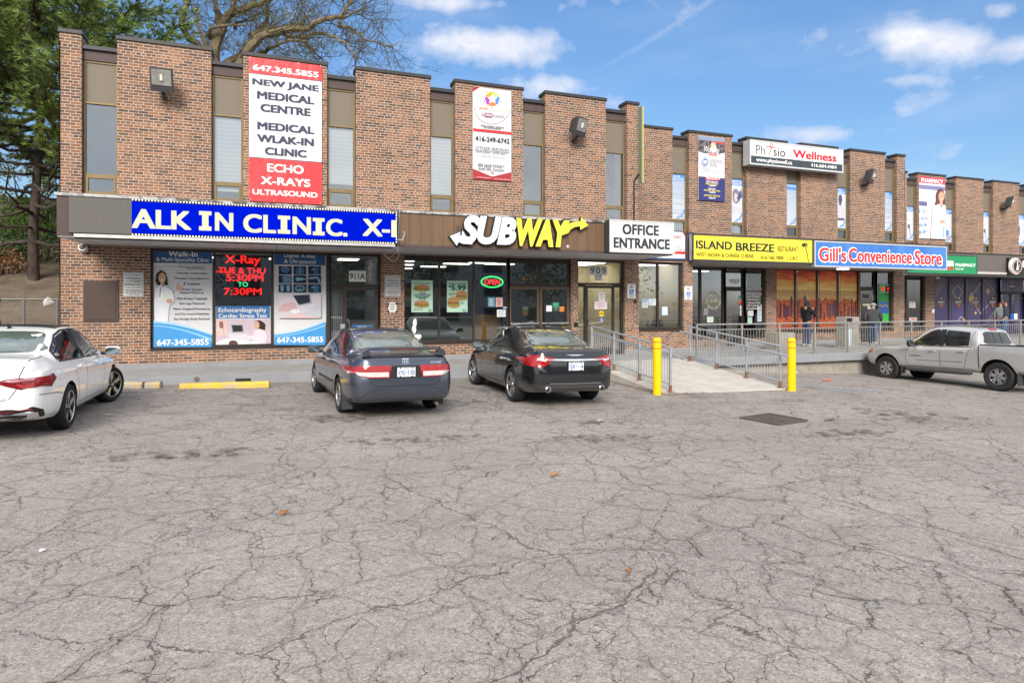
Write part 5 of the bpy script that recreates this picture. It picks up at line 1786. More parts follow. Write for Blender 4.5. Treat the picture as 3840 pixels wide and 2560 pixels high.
# ---------------------------------------------------------------- small plates, notices, parking signs
def parking_sign(crop, xl, xr, yt, yb, label):
    A = Art(Y1 - .022, crop)
    h = yb - yt; w_ = xr - xl
    A.panel(xl, xr, yt, yb, M((0.66, 0.66, 0.65), .45), .012)
    V = lambda v: yt + h * v
    U = lambda u: xl + w_ * u
    for r_ in ((.03, .97, .03, .045), (.03, .97, .955, .97), (.03, .05, .03, .97), (.95, .97, .03, .97)):
        A.rect(U(r_[0]), U(r_[1]), V(r_[2]), V(r_[3]), BLK)
    for (s_, a, b, c_, d) in (('PRIVATE PROPERTY', .1, .9, .09, .145), ('IMMEDIATE', .13, .88, .2, .29), ('CUSTOMER', .11, .9, .33, .42), ('PARKING ONLY', .07, .94, .455, .545), ('WHILE ON PREMISES', .1, .92, .595, .645),
                             ('UNAUTHORIZED VEHICLES', .09, .92, .70, .745), ('WILL BE TAGGED AND OR', .11, .91, .755, .80), ('TOWED AWAY AT', .26, .75, .815, .86), ("OWNER'S EXPENSE", .2, .8, .875, .92)):
        A.text(s_, U(a), U(b), V(c_), V(d), BLK, .01)
    for sg in (-1, 1):
        A.poly([(U(.5 + sg * .4), V(.84)), (U(.5 + sg * .32), V(.81)), (U(.5 + sg * .32), V(.87))], BLK); A.rect(min(U(.5 + sg * .32), U(.5 + sg * .27)), max(U(.5 + sg * .32), U(.5 + sg * .27)), V(.832), V(.848), BLK)
    A.make('parking_sign', label, 'sign', 'customer parking signs')
parking_sign(Z2, 770, 898, 535, 687, 'white customer parking only sign on brick beside the brown meter cupboard')
parking_sign(Z4, 1681, 1838, 607, 815, 'white customer parking only sign on the narrow pier beside the glass door 911A')
A = Art(Y1 - .012, Z4)
A.panel(1718, 1797, 870, 968, PAPER, .004)
for (x, y) in ((1716, 888), (1795, 884), (1716, 962), (1795, 962)):
    A.rect(x - 8, x + 8, y - 12, y + 12, BLK)
for k in range(6):
    A.rect(1730 + (k % 2) * 6, 1786 - (k % 3) * 6, 884 + k * 12, 888 + k * 12, GREYT)
A.make('paper_notice', 'white paper notice taped with black corners to the pier below the parking sign', 'notice')
A = Art(YW, Z4)
A.panel(1330, 1494, 562, 668, M((.72, .73, .70), .5), .004); A.text('911A', 1338, 1486, 582, 645, M((.02, .07, .04), .5), .02)
A.make('number_plate', 'white 911A number plate in the glass above the clinic door', 'number sign')
A = Art(YW - .02, Z4)
A.panel(1322, 1352, 726, 748, PAPER, .004); A.rect(1326, 1348, 735, 738, GREYT)
A.make('door_sticker', 'tiny white sticker on the top corner of clinic door glass', 'sticker')
A = Art(YW - .03, Z4)
A.panel(1360, 1558, 1094, 1160, SBLUE, .004); A.text('NEW JANE', 1412, 1505, 1106, 1122, PAPER, .02)
A.make('door_sticker', 'blue NEW JANE banner low on the clinic door glass, behind the grey car roof', 'sticker')
mb = MB(); a_ = Art(Y1 + .06, Z4)
x0, z0 = a_.P(1246, 1128); x1, z1 = a_.P(1300, 1084)
mb.box(x0, x1, Y1 + .02, Y1 + .08, z0, z1)
mb.mat(GREYT).box(x0 + .03, x1 - .03, Y1 + .012, Y1 + .02, z0 + .03, z1 - .03)
tag(mb.build('intercom', BLACK, bevel=.006), 'black intercom box on the frame left of the clinic door', 'intercom')

pale = M((0.42, 0.62, 0.50), .45)
bread, meat, leaf = M((.40, .22, .09), .6, var=.25, vs=30), M((.26, .06, .03), .6, var=.3, vs=40), M((.20, .30, .06), .6, var=.3, vs=40)
DKG = M((.02, .10, .05), .5)
def sub_pic(A, x0, y0, x1, y1):
    w_, h = x1 - x0, y1 - y0
    E = lambda u, v: (x0 + w_ * u, y0 + h * v)
    A.poly([E(0, .55), E(.1, .45), E(.9, .5), E(1, .62), E(.95, .88), E(.5, 1), E(.08, .85)], bread)
    A.poly([E(.03, .5), E(.5, .42), E(.98, .55), E(.94, .72), E(.5, .78), E(.06, .68)], meat)
    for k in range(7):
        A.disk(x0 + w_ * (.12 + k * .125), y0 + h * (.66 + .05 * (k % 2)), w_ * .06, h * .09, leaf, 8)
    A.poly([E(.02, .42), E(.08, .18), E(.3, .03), E(.7, .02), E(.94, .22), E(.98, .46), E(.5, .52)], bread)
A = Art(YW, Z5)
A.panel(218, 387, 530, 785, pale, .005)
A.text('SUBMARINE SANDWICHES', 237, 362, 550, 560, DKG, .02); sub_pic(A, 232, 565, 366, 622)
for (s_, a, b, y) in (('TRY OUR', 278, 332, 628), ('NEW BBQ SUBS', 240, 368, 642), ('MADE FRESH', 248, 358, 657), ('FOR YOU.', 276, 332, 671)):
    A.text(s_, a, b, y, y + 12, BLK, .03)
sub_pic(A, 236, 690, 358, 750); A.disk(362, 768, 12, 12, M((.03, .20, .08), .5)); A.text('S', 357, 367, 761, 775, PAPER, .05); A.text('SUBS FOR YOU', 233, 305, 757, 767, DKG, .02)
A.make('window_poster', 'pale green poster TRY OUR NEW BBQ SUBS in the sandwich shop window', 'poster', 'sandwich shop posters')
A = Art(YW, Z5)
A.panel(500, 664, 534, 785, pale, .005)
A.text('FRESHLY PREPARED', 515, 655, 552, 566, DKG, .03); A.text('$', 514, 532, 570, 592, DKG, .03); A.text('5.99', 532, 652, 568, 612, DKG, .05)
A.text('MEATLOVERS', 515, 568, 632, 642, DKG, .03); A.text('ON BREAD', 515, 555, 646, 654, DKG, .03)
sub_pic(A, 568, 612, 662, 694); sub_pic(A, 501, 660, 600, 752)
A.disk(637, 768, 12, 12, M((.03, .20, .08), .5)); A.text('S', 632, 642, 761, 775, PAPER, .05); A.text('FROM', 605, 630, 706, 716, DKG, .03)
A.make('window_poster', 'pale green poster with 5.99 price and sandwiches', 'poster', 'sandwich shop posters')
# OPEN tube sign
yn = Y1 + 0.20
A = Art(yn, Z5)
(xc_, zc_) = A.P(859, 545)
rx_ = (A.P(944, 545)[0] - A.P(774, 545)[0]) / 2
rz_ = (A.P(859, 503)[1] - A.P(859, 587)[1]) / 2
opn = thing('neon_open_sign', (xc_, yn, zc_), 'glowing red OPEN sign in a green oval tube inside the sandwich shop window', 'sign')
NG = M((.02, .3, .05), .4, emit=(.05, 1.0, .18), es=2.2)
NR = M((.3, .02, .02), .4, emit=(1.0, .03, .03), es=2.0)
ring = [(xc_ + rx_ * math.cos(2 * math.pi * k / 36), yn, zc_ + rz_ * math.sin(2 * math.pi * k / 36)) for k in range(37)]
MB().tube(ring, .018, 8, False).build('oval_tube', NG, opn, smooth=True)
A.text('OPEN', 797, 922, 522, 568, NR, .02, .15)
A.build('tube_letters', None, opn)
MB().box(xc_ - rx_ * .95, xc_ + rx_ * .95, yn + .03, yn + .05, zc_ - rz_ * .7, zc_ + rz_ * .7).build('backboard', M((.015, .015, .017), .4), opn)
A = Art(YW - .012, Z5)
A.text('911', 1100, 1141, 513, 535, GOLD, .02)
A.make('number_lettering', 'small gold 911 numerals on the glass above the sandwich shop door', 'number sign')
def sheet(Y, crop, xl, xr, yt, yb, m, rows, label, name='paper_notice', cat='notice', rm=None, top=None):
    A = Art(Y, crop)
    A.panel(xl, xr, yt, yb, m, .003)
    if top:
        A.rect(xl + 1, xr - 1, yt + 1, yt + (yb - yt) * .3, top)
    for k in range(rows):
        y = yt + (yb - yt) * (.16 + .76 * k / max(1, rows))
        A.rect(xl + (xr - xl) * (.12 + .1 * (k % 2)), xr - (xr - xl) * (.12 + .14 * ((k * 7) % 3)), y, y + (yb - yt) * .045, rm or GREYT)
    return A.make(name, label, cat)
sheet(YW, Z5, 825, 882, 665, 742, M((.07, .25, .36), .5), 7, 'teal notice with white text under the OPEN sign', rm=PAPER)
sheet(YW, Z5, 888, 943, 668, 742, M((.62, .45, .44), .5), 7, 'pink notice beside the teal one under the OPEN sign', rm=SRED)
sheet(YW, Z5, 947, 979, 741, 757, LBLUE, 1, 'small light blue sticker at the edge of third sandwich shop window', 'door_sticker', 'sticker', PAPER)
sheet(YW, Z5, 897, 968, 764, 822, M((.60, .64, .66), .5), 5, 'pale grey hours notice below the small blue sticker')
yd = Y1 + .1
sheet(yd, Z5, 1098, 1148, 741, 775, M((.03, .06, .03), .5), 2, 'dark green sticker on the left sandwich shop door', 'door_sticker', 'sticker', M((.3, .5, .2), .5))
sheet(yd, Z5, 1095, 1148, 780, 815, M((.02, .02, .02), .5), 2, 'black and orange sticker above the bar of the left shop door', 'door_sticker', 'sticker', ORNG)
sheet(yd, Z5, 1289, 1334, 731, 779, PAPER, 0, 'blank white paper on the right sandwich shop door', 'paper_notice', 'notice')
sheet(yd, Z5, 1340, 1391, 708, 746, M((.03, .30, .16), .5), 2, 'green sticker on the right sandwich shop door', 'door_sticker', 'sticker', M((.6, .7, .5), .5))
sheet(yd, Z5, 1341, 1392, 748, 779, M((.02, .06, .06), .5), 2, 'dark sticker below the green one on the right shop door', 'door_sticker', 'sticker', PAPER)
sheet(yd, Z5, 1395, 1432, 740, 780, M((.66, .20, .03), .5), 1, 'orange square sticker on the right sandwich shop door', 'door_sticker', 'sticker', PAPER)
A = Art(YW, Z5)
A.panel(1630, 1773, 418, 490, M((.66, .67, .66), .5), .004); A.rect(1672, 1733, 488, 533, M((.66, .67, .66), .5))
A.text('909', 1640, 1762, 428, 478, BLK, -.005, space=1.3); A.text('JANE', 1680, 1726, 494, 508, BLK); A.text('Street', 1690, 1716, 516, 524, GREYT)
A.make('number_plate', 'white 909 JANE Street number plate above the beige lobby door', 'number sign')
sheet(yd, Z5, 1707, 1757, 627, 697, PAPER, 6, 'white sheet at the top of the 909 door glass')
sheet(yd, Z5, 1672, 1773, 699, 760, M((.70, .62, .66), .5), 6, 'wide pinkish notice in the middle of the 909 door glass', rm=M((.5, .3, .36), .5))
A = Art(yd, Z5)
A.disk(1728, 797, 21, 23, M((.75, .55, .02), .5)); A.rect(1710, 1746, 791, 803, BLK); A.text('CAUTION', 1713, 1744, 793, 801, M((.75, .55, .02), .5), .02)
A.make('caution_sticker', 'round yellow CAUTION sticker on the 909 door', 'sticker')
def wheelchair(A, xl, xr, yt, yb, bg=None, fg=None):
    bg = bg or M((.015, .09, .42), .5); fg = fg or PAPER
    w_, h = xr - xl, yb - yt
    A.rect(xl, xr, yt, yb, bg)
    U = lambda u, v: (xl + w_ * u, yt + h * v)
    A.disk(*U(.42, .16), w_ * .09, h * .085, fg, 10)
    A.ring(*U(.45, .66), w_ * .27, h * .25, w_ * .09, fg, 110, 395)
    for (a, b) in ((U(.42, .25), U(.44, .52)), (U(.42, .36), U(.66, .38)), (U(.44, .52), U(.68, .54)), (U(.68, .54), U(.78, .80)), (U(.78, .80), U(.88, .77))):
        A.line([a, b], abs(A.P(xl + w_ * .085, yt)[0] - A.P(xl, yt)[0]), fg)
A = Art(yd, Z5)
wheelchair(A, 1715, 1742, 825, 861)
A.make('access_sticker', 'small blue wheelchair sticker on the 909 door below the yellow disc', 'sticker')
def permit(crop, xl, xr, yt, yb, label):
    A = Art(Y1 - .02, crop)
    A.panel(xl, xr, yt, yb, M((.68, .69, .70), .45), .01)
    w_, h = xr - xl, yb - yt
    cx = xl + w_ * .5
    A.ring(cx, yt + h * .2, w_ * .22, h * .125, w_ * .05, SRED); A.text('P', cx - w_ * .09, cx + w_ * .1, yt + h * .14, yt + h * .27, BLK, .04)
    wheelchair(A, xl + w_ * .26, xl + w_ * .76, yt + h * .40, yt + h * .74)
    A.text('BY PERMIT', xl + w_ * .12, xl + w_ * .88, yt + h * .79, yt + h * .85, BLK, .02); A.text('ONLY', xl + w_ * .33, xl + w_ * .68, yt + h * .89, yt + h * .95, BLK, .02)
    A.make('permit_sign', label, 'sign', 'accessible parking permit signs')
permit(Z7, 342, 410, 481, 600, 'white accessible permit sign on brick between door 909 and lobby window')
permit(Z7, 822, 887, 501, 614, 'white accessible permit sign on the brick pier right of the lobby window')
mb = MB(); a_ = Art(Y1, Z7)
for (cr, xl, xr, yt, yb, m_, lab) in ((Z7, 397, 414, 612, 638, M((.10, .09, .09), .4), 'small dark key box on brick below the permit sign by door 909'), (Z5, 1509, 1537, 867, 897, M((.45, .45, .44), .4), 'small grey push-button box on the pier left of door 909')):
    a_ = Art(Y1, cr)
    x0, z0 = a_.P(xl, yb); x1, z1 = a_.P(xr, yt)
    mb = MB().box(x0, x1, Y1 - .06, Y1, z0, z1)
    mb.mat(BLACK if m_ is not BLACK else STEEL)
    tag(mb.build('wall_box', m_, bevel=.006), lab, 'wall box')
sheet(YW, Z7, 465, 514, 607, 680, M((.62, .68, .75), .5), 5, 'white and pale blue sheet at the left of the lobby window', top=LBLUE)
sheet(YW, Z7, 519, 582, 604, 660, M((.66, .70, .75), .5), 3, 'wide sheet with blue figure, second in the lobby window', rm=SBLUE)
sheet(YW, Z7, 632, 680, 672, 743, M((.50, .64, .78), .5), 5, 'light blue sheet in the right pane of the lobby window', rm=PAPER)

# ---------------------------------------------------------------- restaurant glass
YW2 = Y2 + .132
CREAM = M((.66, .62, .48), .5)
A = Art(YW2, Z7)
A.text('760-7800', 1024, 1104, 606, 634, CREAM, .03)
ringtext = 'RESTAURANT TAKE-OUT & DELIVERY '
for k, ch in enumerate(ringtext):
    if ch == ' ':
        continue
    a = math.radians(-132 + 360 * k / len(ringtext))
    vs, fs = text_geo(ch, .03)
    cx, cy = 1063 + 56 * math.cos(a), 620 + 68 * math.sin(a)
    (X0, Z0) = A.P(cx, cy)
    s_ = .13
    q = -(a + math.pi / 2)
    lo, hi = vs.min(0), vs.max(0)
    mx, my = (lo[0] + hi[0]) / 2, .35
    y = A.ly() if k == 0 else A.Y - A.k * A.step
    A.mat(CREAM).add([(X0 + s_ * ((v[0] - mx) * .8 * math.cos(q) - (v[1] - my) * math.sin(q)), y, Z0 + s_ * ((v[0] - mx) * .8 * math.sin(q) + (v[1] - my) * math.cos(q))) for v in vs], fs)
A.make('glass_lettering', 'round cream RESTAURANT TAKE-OUT lettering on the restaurant glass', 'lettering')
A = Art(YW2, Z7); A.text('907', 1203, 1288, 437, 480, PAPER, .03)
A.make('number_lettering', 'white 907 numerals above the restaurant door', 'number sign')
A = Art(YW2, Z7)
A.text('WE SERVE HALAL FOOD', 1337, 1489, 510, 532, PAPER, .03); A.rect(1337, 1490, 536, 541, M((.1, .12, .35), .5)); A.rect(1337, 1490, 541, 545, SRED)
for (s_, b, y) in (('West Indian & Chinese', 1486, 553), ('- Jerk Chicken', 1450, 578), ('- Roti & Curry', 1448, 603), ('- Chinese Food', 1455, 628), ('- We Cater for All', 1470, 652), ('  Occasions', 1432, 676)):
    A.text(s_, 1340, b, y, y + 19, PAPER, .02)
A.make('glass_lettering', 'white HALAL FOOD menu lettering on the pane right of the restaurant door', 'lettering')
sheet(YW2, Z7, 1012, 1064, 755, 803, M((.60, .66, .58), .5), 2, 'HELP WANTED card low in the restaurant window', rm=BLK)
sheet(YW2, Z7, 982, 1021, 682, 742, M((.30, .24, .30), .5), 3, 'small dark colourful flyer under the round lettering', 'paper_notice', 'flyer')
sheet(YW2, Z7, 1353, 1400, 703, 750, M((.62, .63, .65), .5), 2, 'white photo sheet under the HALAL FOOD lettering')
sheet(YW2, Z7, 1434, 1470, 672, 795, M((.52, .62, .68), .5), 7, 'tall narrow pale blue sheet at the right of the HALAL lettering')
sheet(YW2, Z7, 1352, 1390, 758, 815, M((.36, .58, .46), .5), 3, 'green-headed licence sheet at the foot of the HALAL lettering')
for k, (xa, xb_, ya, yb_, m_, lab) in enumerate(((1282, 1306, 578, 604, M((.03, .4, .2), .5), 'green round sticker on the restaurant door'), (1278, 1306, 610, 636, M((.7, .22, .03), .5), 'orange sticker on the restaurant door, second of the column'),
                                                (1278, 1306, 638, 655, SRED, 'red sticker below the orange one on the restaurant door'), (1287, 1310, 662, 690, PAPER, 'white card sticker below the red one on the restaurant door'), (1287, 1311, 694, 748, M((.6, .56, .56), .5), 'lowest pale sticker strip on the restaurant door'))):
    sheet(Y2 + .1, Z7, xa, xb_, ya, yb_, m_, 1 if k else 0, lab, 'door_sticker', 'sticker', PAPER)

# ---------------------------------------------------------------- sunset skyline film over four windows
mural, t, p = new_mat('sunset_print')
o = t.obj()
xx, yy, zz = t.sep(o)
x0m, x1m = XW(2911, YW2), XW(3226, YW2)
u = t.rng(xx, x0m, x1m)
v = t.rng(zz, ZS, ZH)
q = t.math('ADD', v, t.math('MULTIPLY', t.math('SUBTRACT', u, .42), -.30))
str_ = t.noise(t.mapping(t.comb(xx, zz, 0.0), (1.0, 2.8, 1), rot=(0, 0, .35)), 1.5, 6.0, .62)
q2 = t.math('ADD', v, t.math('MULTIPLY', t.math('SUBTRACT', str_, .5), .55))
c = t.ramp(q2, [(0.40, (.90, .62, .22)), (.50, (.90, .38, .10)), (.60, (.82, .15, .07)), (.75, (.50, .06, .06)), (.9, (.30, .05, .07)), (1.0, (.20, .06, .09))])
c = t.mix(t.rng(u, .75, 1.0, 0, .55), c, (.10, .035, .07))
c = t.mix(t.math('MULTIPLY', t.rng(t.noise(t.mapping(t.comb(xx, zz, 0.0), (.8, 3.6, 1), rot=(0, 0, .4)), 1.3, 5.0, .6), .5, .68), t.rng(v, .5, .75, .1, .75)), c, (.13, .045, .09))
glow = t.math('MULTIPLY', t.rng(t.math('ABSOLUTE', t.math('SUBTRACT', u, .33)), 0, .38, 1, 0), t.rng(t.math('ABSOLUTE', t.math('SUBTRACT', v, .48)), 0, .16, 1, 0))
c = t.mix(t.math('MULTIPLY', glow, .7), c, (.72, .50, .16))
tr = t.noise(t.comb(xx, zz, 0.0), 3.4, 6.0, .7)
city = t.rng(t.math('ADD', v, t.math('MULTIPLY', t.math('SUBTRACT', t.noise(t.mapping(t.comb(xx, 0.0, 0.0), (5, 1, 1)), 1.5, 2.0), .5), .05)), .36, .37, 1, 0)
c = t.mix(t.math('MULTIPLY', city, .55), c, t.mix(t.rng(t.noise(t.comb(xx, zz, 0.0), 9.0, 3.0), .4, .6), (.20, .08, .08), (.42, .20, .13)))
tree = t.rng(t.math('ADD', v, t.math('MULTIPLY', t.math('SUBTRACT', tr, .5), .30)), .20, .235, 1, 0)
c = t.mix(tree, c, t.ramp(t.noise(t.comb(xx, zz, 0.0), 11.0, 6.0, .7), [(.3, (.12, .03, .025)), (.5, (.34, .08, .035)), (.7, (.62, .22, .08))]))
t.l.new(c, p.inputs['Base Color'])
p.inputs['Roughness'].default_value = .35
p.inputs['Specular IOR Level'].default_value = .1
mu = thing('window_mural', (x0m, YW2, ZS), 'orange sunset city skyline film across four shop windows', 'window film')
random.seed(3)
for (a, b) in ((2912, 2988.5), (2991.5, 3070.5), (3073.5, 3148.5), (3151.5, 3225)):
    A = Art(YW2, (0, 0, 1))
    xa, xb_ = XW(a, YW2), XW(b, YW2)
    A.mat(mural).box(xa, xb_, YW2, YW2 + .004, ZS + .03, ZH - .02)
    SKY_ = [M((.035, .025, .045), .35), M((.06, .035, .06), .35), M((.085, .05, .075), .35)]
    x = xa + .02
    while x < xb_ - .12:
        w_ = random.uniform(.05, .13)
        h = random.uniform(.30, .62) * (1 if random.random() < .65 else 1.35)
        zb = ZS + .55 + random.uniform(-.1, .1)
        y = A.ly()
        x2 = min(x + w_, xb_ - .01)
        A.mat(random.choice(SKY_)).add([(x, y, zb), (x2, y, zb), (x2, y, zb + h), (x, y, zb + h)], [(0, 1, 2, 3)])
        x += w_ + random.uniform(.0, .10)
    if a == 3075:
        cx = XW(3088, YW2)
        y = A.ly()
        zt_ = ZW(3088, 1069, YW2)
        zp = ZW(3088, 1094, YW2)
        zb = ZS + .8
        A.mat(SKY_[0]).add([(cx - .035, y, zb), (cx + .035, y, zb), (cx + .014, y, zp), (cx - .014, y, zp)], [(0, 1, 2, 3)])
        A.add([(cx - .05, y, zp), (cx + .05, y, zp), (cx + .03, y, zp + .09), (cx - .03, y, zp + .09)], [(0, 1, 2, 3)])
        A.add([(cx - .010, y, zp + .09), (cx + .010, y, zp + .09), (cx, y, zt_)], [(0, 1, 2)])
    A.build('film_panel', None, mu)

# convenience shop door and window
A = Art(YW2 + .05, Z8)
A.text('Ouzo', 552, 618, 470, 510, M((.5, .02, .02), .4, emit=(1, .03, .05), es=.7), .02, .2); A.rect(556, 606, 506, 512, M((.05, .3, .1), .4, emit=(.1, .9, .3), es=.4))
A.make('neon_script_sign', 'small red script lamp above the convenience shop door', 'sign')
sheet(Y2 + .1, Z8, 527, 575, 566, 598, BLK, 2, 'black sticker with yellow at the top of the convenience shop door', 'door_sticker', 'sticker', M((.6, .5, .1), .5))
sheet(Y2 + .1, Z8, 612, 640, 570, 618, M((.5, .56, .6), .5), 2, 'white strip at the top right of the convenience shop door')
sheet(Y2 + .1, Z8, 528, 606, 648, 664, M((.62, .58, .36), .5), 1, 'long cream strip across the convenience shop door', 'door_sticker', 'sticker')
sheet(Y2 + .1, Z8, 568, 610, 668, 712, PAPER, 3, 'white poster with dark shape on the convenience shop door', 'paper_notice', 'notice')
A = Art(Y2 + .1, Z8); A.disk(558, 720, 16, 20, M((.48, .62, .22), .5))
A.make('door_sticker', 'pale green round sticker low on the convenience shop door', 'sticker')
A = Art(YW2, Z8)
A.panel(660, 748, 480, 805, M((.03, .30, .05), .4), .004); A.poly([(660, 805), (660, 760), (748, 680), (748, 805)], M((.04, .40, .07), .4))
A.rect(662, 742, 628, 730, M((.05, .14, .35), .4))
for k in range(4):
    A.disk(674 + k * 19, 660 + (k % 2) * 8, 8, 11, M((.35, .22, .16), .5), 10); A.rect(665 + k * 19, 683 + k * 19, 674 + (k % 2) * 8, 726, M((.04, .10, .38), .5))
A.rect(664, 712, 484, 556, M((.22, .42, .16), .5)); A.rect(684, 708, 508, 536, M((.5, .01, .01), .4, emit=(1, .02, .02), es=.5))
A.make('window_poster', 'tall green poster with a team photo right of the convenience shop door', 'poster')
A = Art(YW2, Z8)
A.panel(722, 768, 478, 566, M((.03, .08, .25), .4), .004); A.rect(733, 762, 508, 536, M((.5, .01, .01), .4, emit=(1, .02, .02), es=.6)); A.rect(726, 764, 482, 496, LBLUE); A.rect(726, 764, 548, 556, PAPER)
A.make('lottery_sign', 'small blue lit jackpot panel at the top of the green poster', 'sign')

# third section: pharmacy door, lounge panels
YW3 = Y3 + .132
A = Art(YW3 + .03, Z8)
A.text('OPEN', 910, 968, 536, 562, M((.05, .4, .15), .4, emit=(.15, 1, .45), es=1.4), .03); A.rect(904, 972, 530, 532, M((.02, .2, .08), .4)); A.rect(904, 972, 566, 568, M((.02, .2, .08), .4))
A.make('led_open_sign', 'green lit OPEN sign in the window under the green pharmacy sign', 'sign')
sheet(YW3, Z8, 874, 900, 628, 733, M((.48, .02, .04), .5), 5, 'red vertical panel in the narrow pane left of the green OPEN lamp', 'window_poster', 'poster', PAPER)
sheet(YW3, Z8, 917, 942, 631, 680, PAPER, 4, 'white sheet under the green OPEN lamp, left of a pair', 'paper_notice', 'notice', SRED)
sheet(YW3, Z8, 944, 970, 632, 681, PAPER, 4, 'white sheet under the green OPEN lamp, right of a pair')
A = Art(YW3, Z8); A.panel(918, 982, 762, 792, M((.56, .52, .50), .5), .004); A.text('OPEN', 928, 974, 768, 786, SRED, .04)
A.make('open_card', 'white card with red OPEN low in the window behind the railing', 'sign')
lilac, t, p = new_mat('lounge_print')
o = t.obj()
n = t.noise(t.mapping(o, (1, 1, .5)), .9, 3.0)
t.l.new(t.mix(t.rng(n, .3, .7), (.030, .024, .065), (.062, .042, .150)), p.inputs['Base Color'])
p.inputs['Roughness'].default_value = .35
GLD, GLD2, BRN2 = M((.52, .36, .14), .4), M((.62, .50, .34), .4), M((.11, .052, .045), .4)
lounge = thing('lounge_window_film', (XW(3507, YW3), YW3, HC - 1.3), 'dark purple LEGACY window film with gold diamonds across four shop panes', 'window film')
panes = ((3506, 3566), (3568, 3628), (3630, 3691), (3693, 3751))
def dia(A, cx, cy, rx, ry, m, wd=None):
    pts = [(cx - rx, cy), (cx, cy - ry), (cx + rx, cy), (cx, cy + ry)]
    if wd: A.line(pts + pts[:1], wd, m)
    else: A.poly(pts, m)
for k, (a, b) in enumerate(panes):
    A = Art(YW3, C34)
    A.mat(lilac).box(XW(a, YW3), XW(b, YW3), YW3, YW3 + .004, HC - 1.23, ZH - .07)
    cx = (508, 765, 1017, 1263)[k]
    if k == 0:
        for q in range(4): A.line([(415, 690 + q * 50), (510 + q * 38, 560)], .02, GLD)
    if k == 1:
        dia(A, 748, 765, 80, 105, GLD2, .035); dia(A, 828, 685, 10, 13, GLD); A.line([(760, 1180), (800, 1120), (845, 1180)], .03, GLD2); dia(A, 853, 1180, 32, 44, GLD)
    if k == 2:
        A.line([(975, 790), (1090, 632), (1132, 695)], .035, GLD2); dia(A, 955, 860, 46, 92, GLD); dia(A, 1013, 1070, 20, 28, GLD); A.line([(1030, 1000), (1085, 1082), (1132, 1015)], .035, GLD2); dia(A, 922, 870, 10, 20, GLD)
    if k == 3:
        dia(A, 1195, 750, 34, 50, GLD); A.line([(1170, 585), (1370, 880)], .02, GLD); A.line([(1165, 1000), (1195, 950)], .035, GLD2); dia(A, 1320, 678, 12, 16, GLD, .012); dia(A, 1310, 858, 10, 13, GLD)
        for q in range(3): A.line([(1180 + q * 40, 1200), (1365, 930 + q * 60)], .02, GLD)
    dia(A, cx, 918, 76, 90, BRN2); dia(A, cx, 918, 70, 84, M((.30, .14, .11), .4), .012)
    A.rect(cx - 68, cx + 68, 888, 930, BLK); A.text('LEGACY', cx - 56, cx + 50, 896, 922, PAPER, .03); A.rect(cx - 30, cx + 24, 936, 943, M((.45, .4, .38), .4)); A.disk(cx, 860, 9, 11, PAPER, 8); A.disk(cx, 968, 12, 14, M((.5, .22, .10), .4), 8)
    A.build('film_panel', None, lounge)
A = Art(YW3, C34)
A.mat(lilac).box(XW(3757, YW3), XW(3836, YW3), YW3, YW3 + .004, ZD + .06, ZH - .07)
dia(A, 1553, 682, 58, 66, BRN2); A.text('LEGACY', 1512, 1594, 668, 690, PAPER, .03); A.rect(1440, 1668, 766, 778, GREYT); A.disk(1553, 632, 8, 9, PAPER, 8)
A.make('lounge_fanlight_film', 'dark film with a small LEGACY diamond above the lounge doors', 'window film')
for k, (a, b) in enumerate(((3764, 3790), (3804, 3832))):
    A = Art(Y3 + .1, C34)
    A.mat(lilac).box(XW(a, Y3 + .1), XW(b, Y3 + .1), Y3 + .1, Y3 + .104, ZF + .24, ZD - .11)
    dia(A, 1505 + k * 185, 850, 14, 12, GLD)
    A.make('door_film', ('purple film on the left lounge door', 'purple film on the right lounge door')[k], 'window film')
A = Art(Y3 - .02, C34)
A.panel(378, 410, 1018, 1068, PAPER, .03)
A.make('mail_slot_box', 'small white box on the brick left of the purple lounge windows', 'wall box')
A = Art(Y3 - .6, C34)
A.panel(1535, 1582, 1080, 1165, M((.02, .10, .35), .5), .03); A.rect(1582, 1628, 1082, 1162, PAPER)
A.make('lounge_noticeboard', 'blue and white board by the lounge doors right of the two men', 'sign')
# ================================================================== vehicles
def pchip(xs, ys):
    """smooth, overshoot-free interpolation through control points"""
    xs, ys = np.array(xs, float), np.array(ys, float)
    h = np.diff(xs); d = np.diff(ys) / h
    m = np.zeros(len(xs))
    m[0], m[-1] = d[0], d[-1]
    for i in range(1, len(xs) - 1):
        if d[i - 1] * d[i] <= 0:
            m[i] = 0
        else:
            w1, w2 = 2 * h[i] + h[i - 1], h[i] + 2 * h[i - 1]
            m[i] = (w1 + w2) / (w1 / d[i - 1] + w2 / d[i])
    def f(x):
        x = np.clip(x, xs[0], xs[-1])
        i = int(np.clip(np.searchsorted(xs, x) - 1, 0, len(xs) - 2))
        t = (x - xs[i]) / h[i]
        return float((2 * t**3 - 3 * t**2 + 1) * ys[i] + (t**3 - 2 * t**2 + t) * h[i] * m[i] + (-2 * t**3 + 3 * t**2) * ys[i + 1] + (t**3 - t**2) * h[i] * m[i + 1])
    return f

def crom(pts, n):
    """Catmull-Rom through 2-D points"""
    P = [np.array(p, float) for p in pts]
    out = []
    for i in range(len(P) - 1):
        p0, p1, p2, p3 = P[max(i - 1, 0)], P[i], P[i + 1], P[min(i + 2, len(P) - 1)]
        for k in range(n):
            t = k / n
            out.append(.5 * (2 * p1 + (p2 - p0) * t + (2 * p0 - 5 * p1 + 4 * p2 - p3) * t * t + (3 * p1 - p0 - 3 * p2 + p3) * t**3))
    out.append(P[-1])
    return out

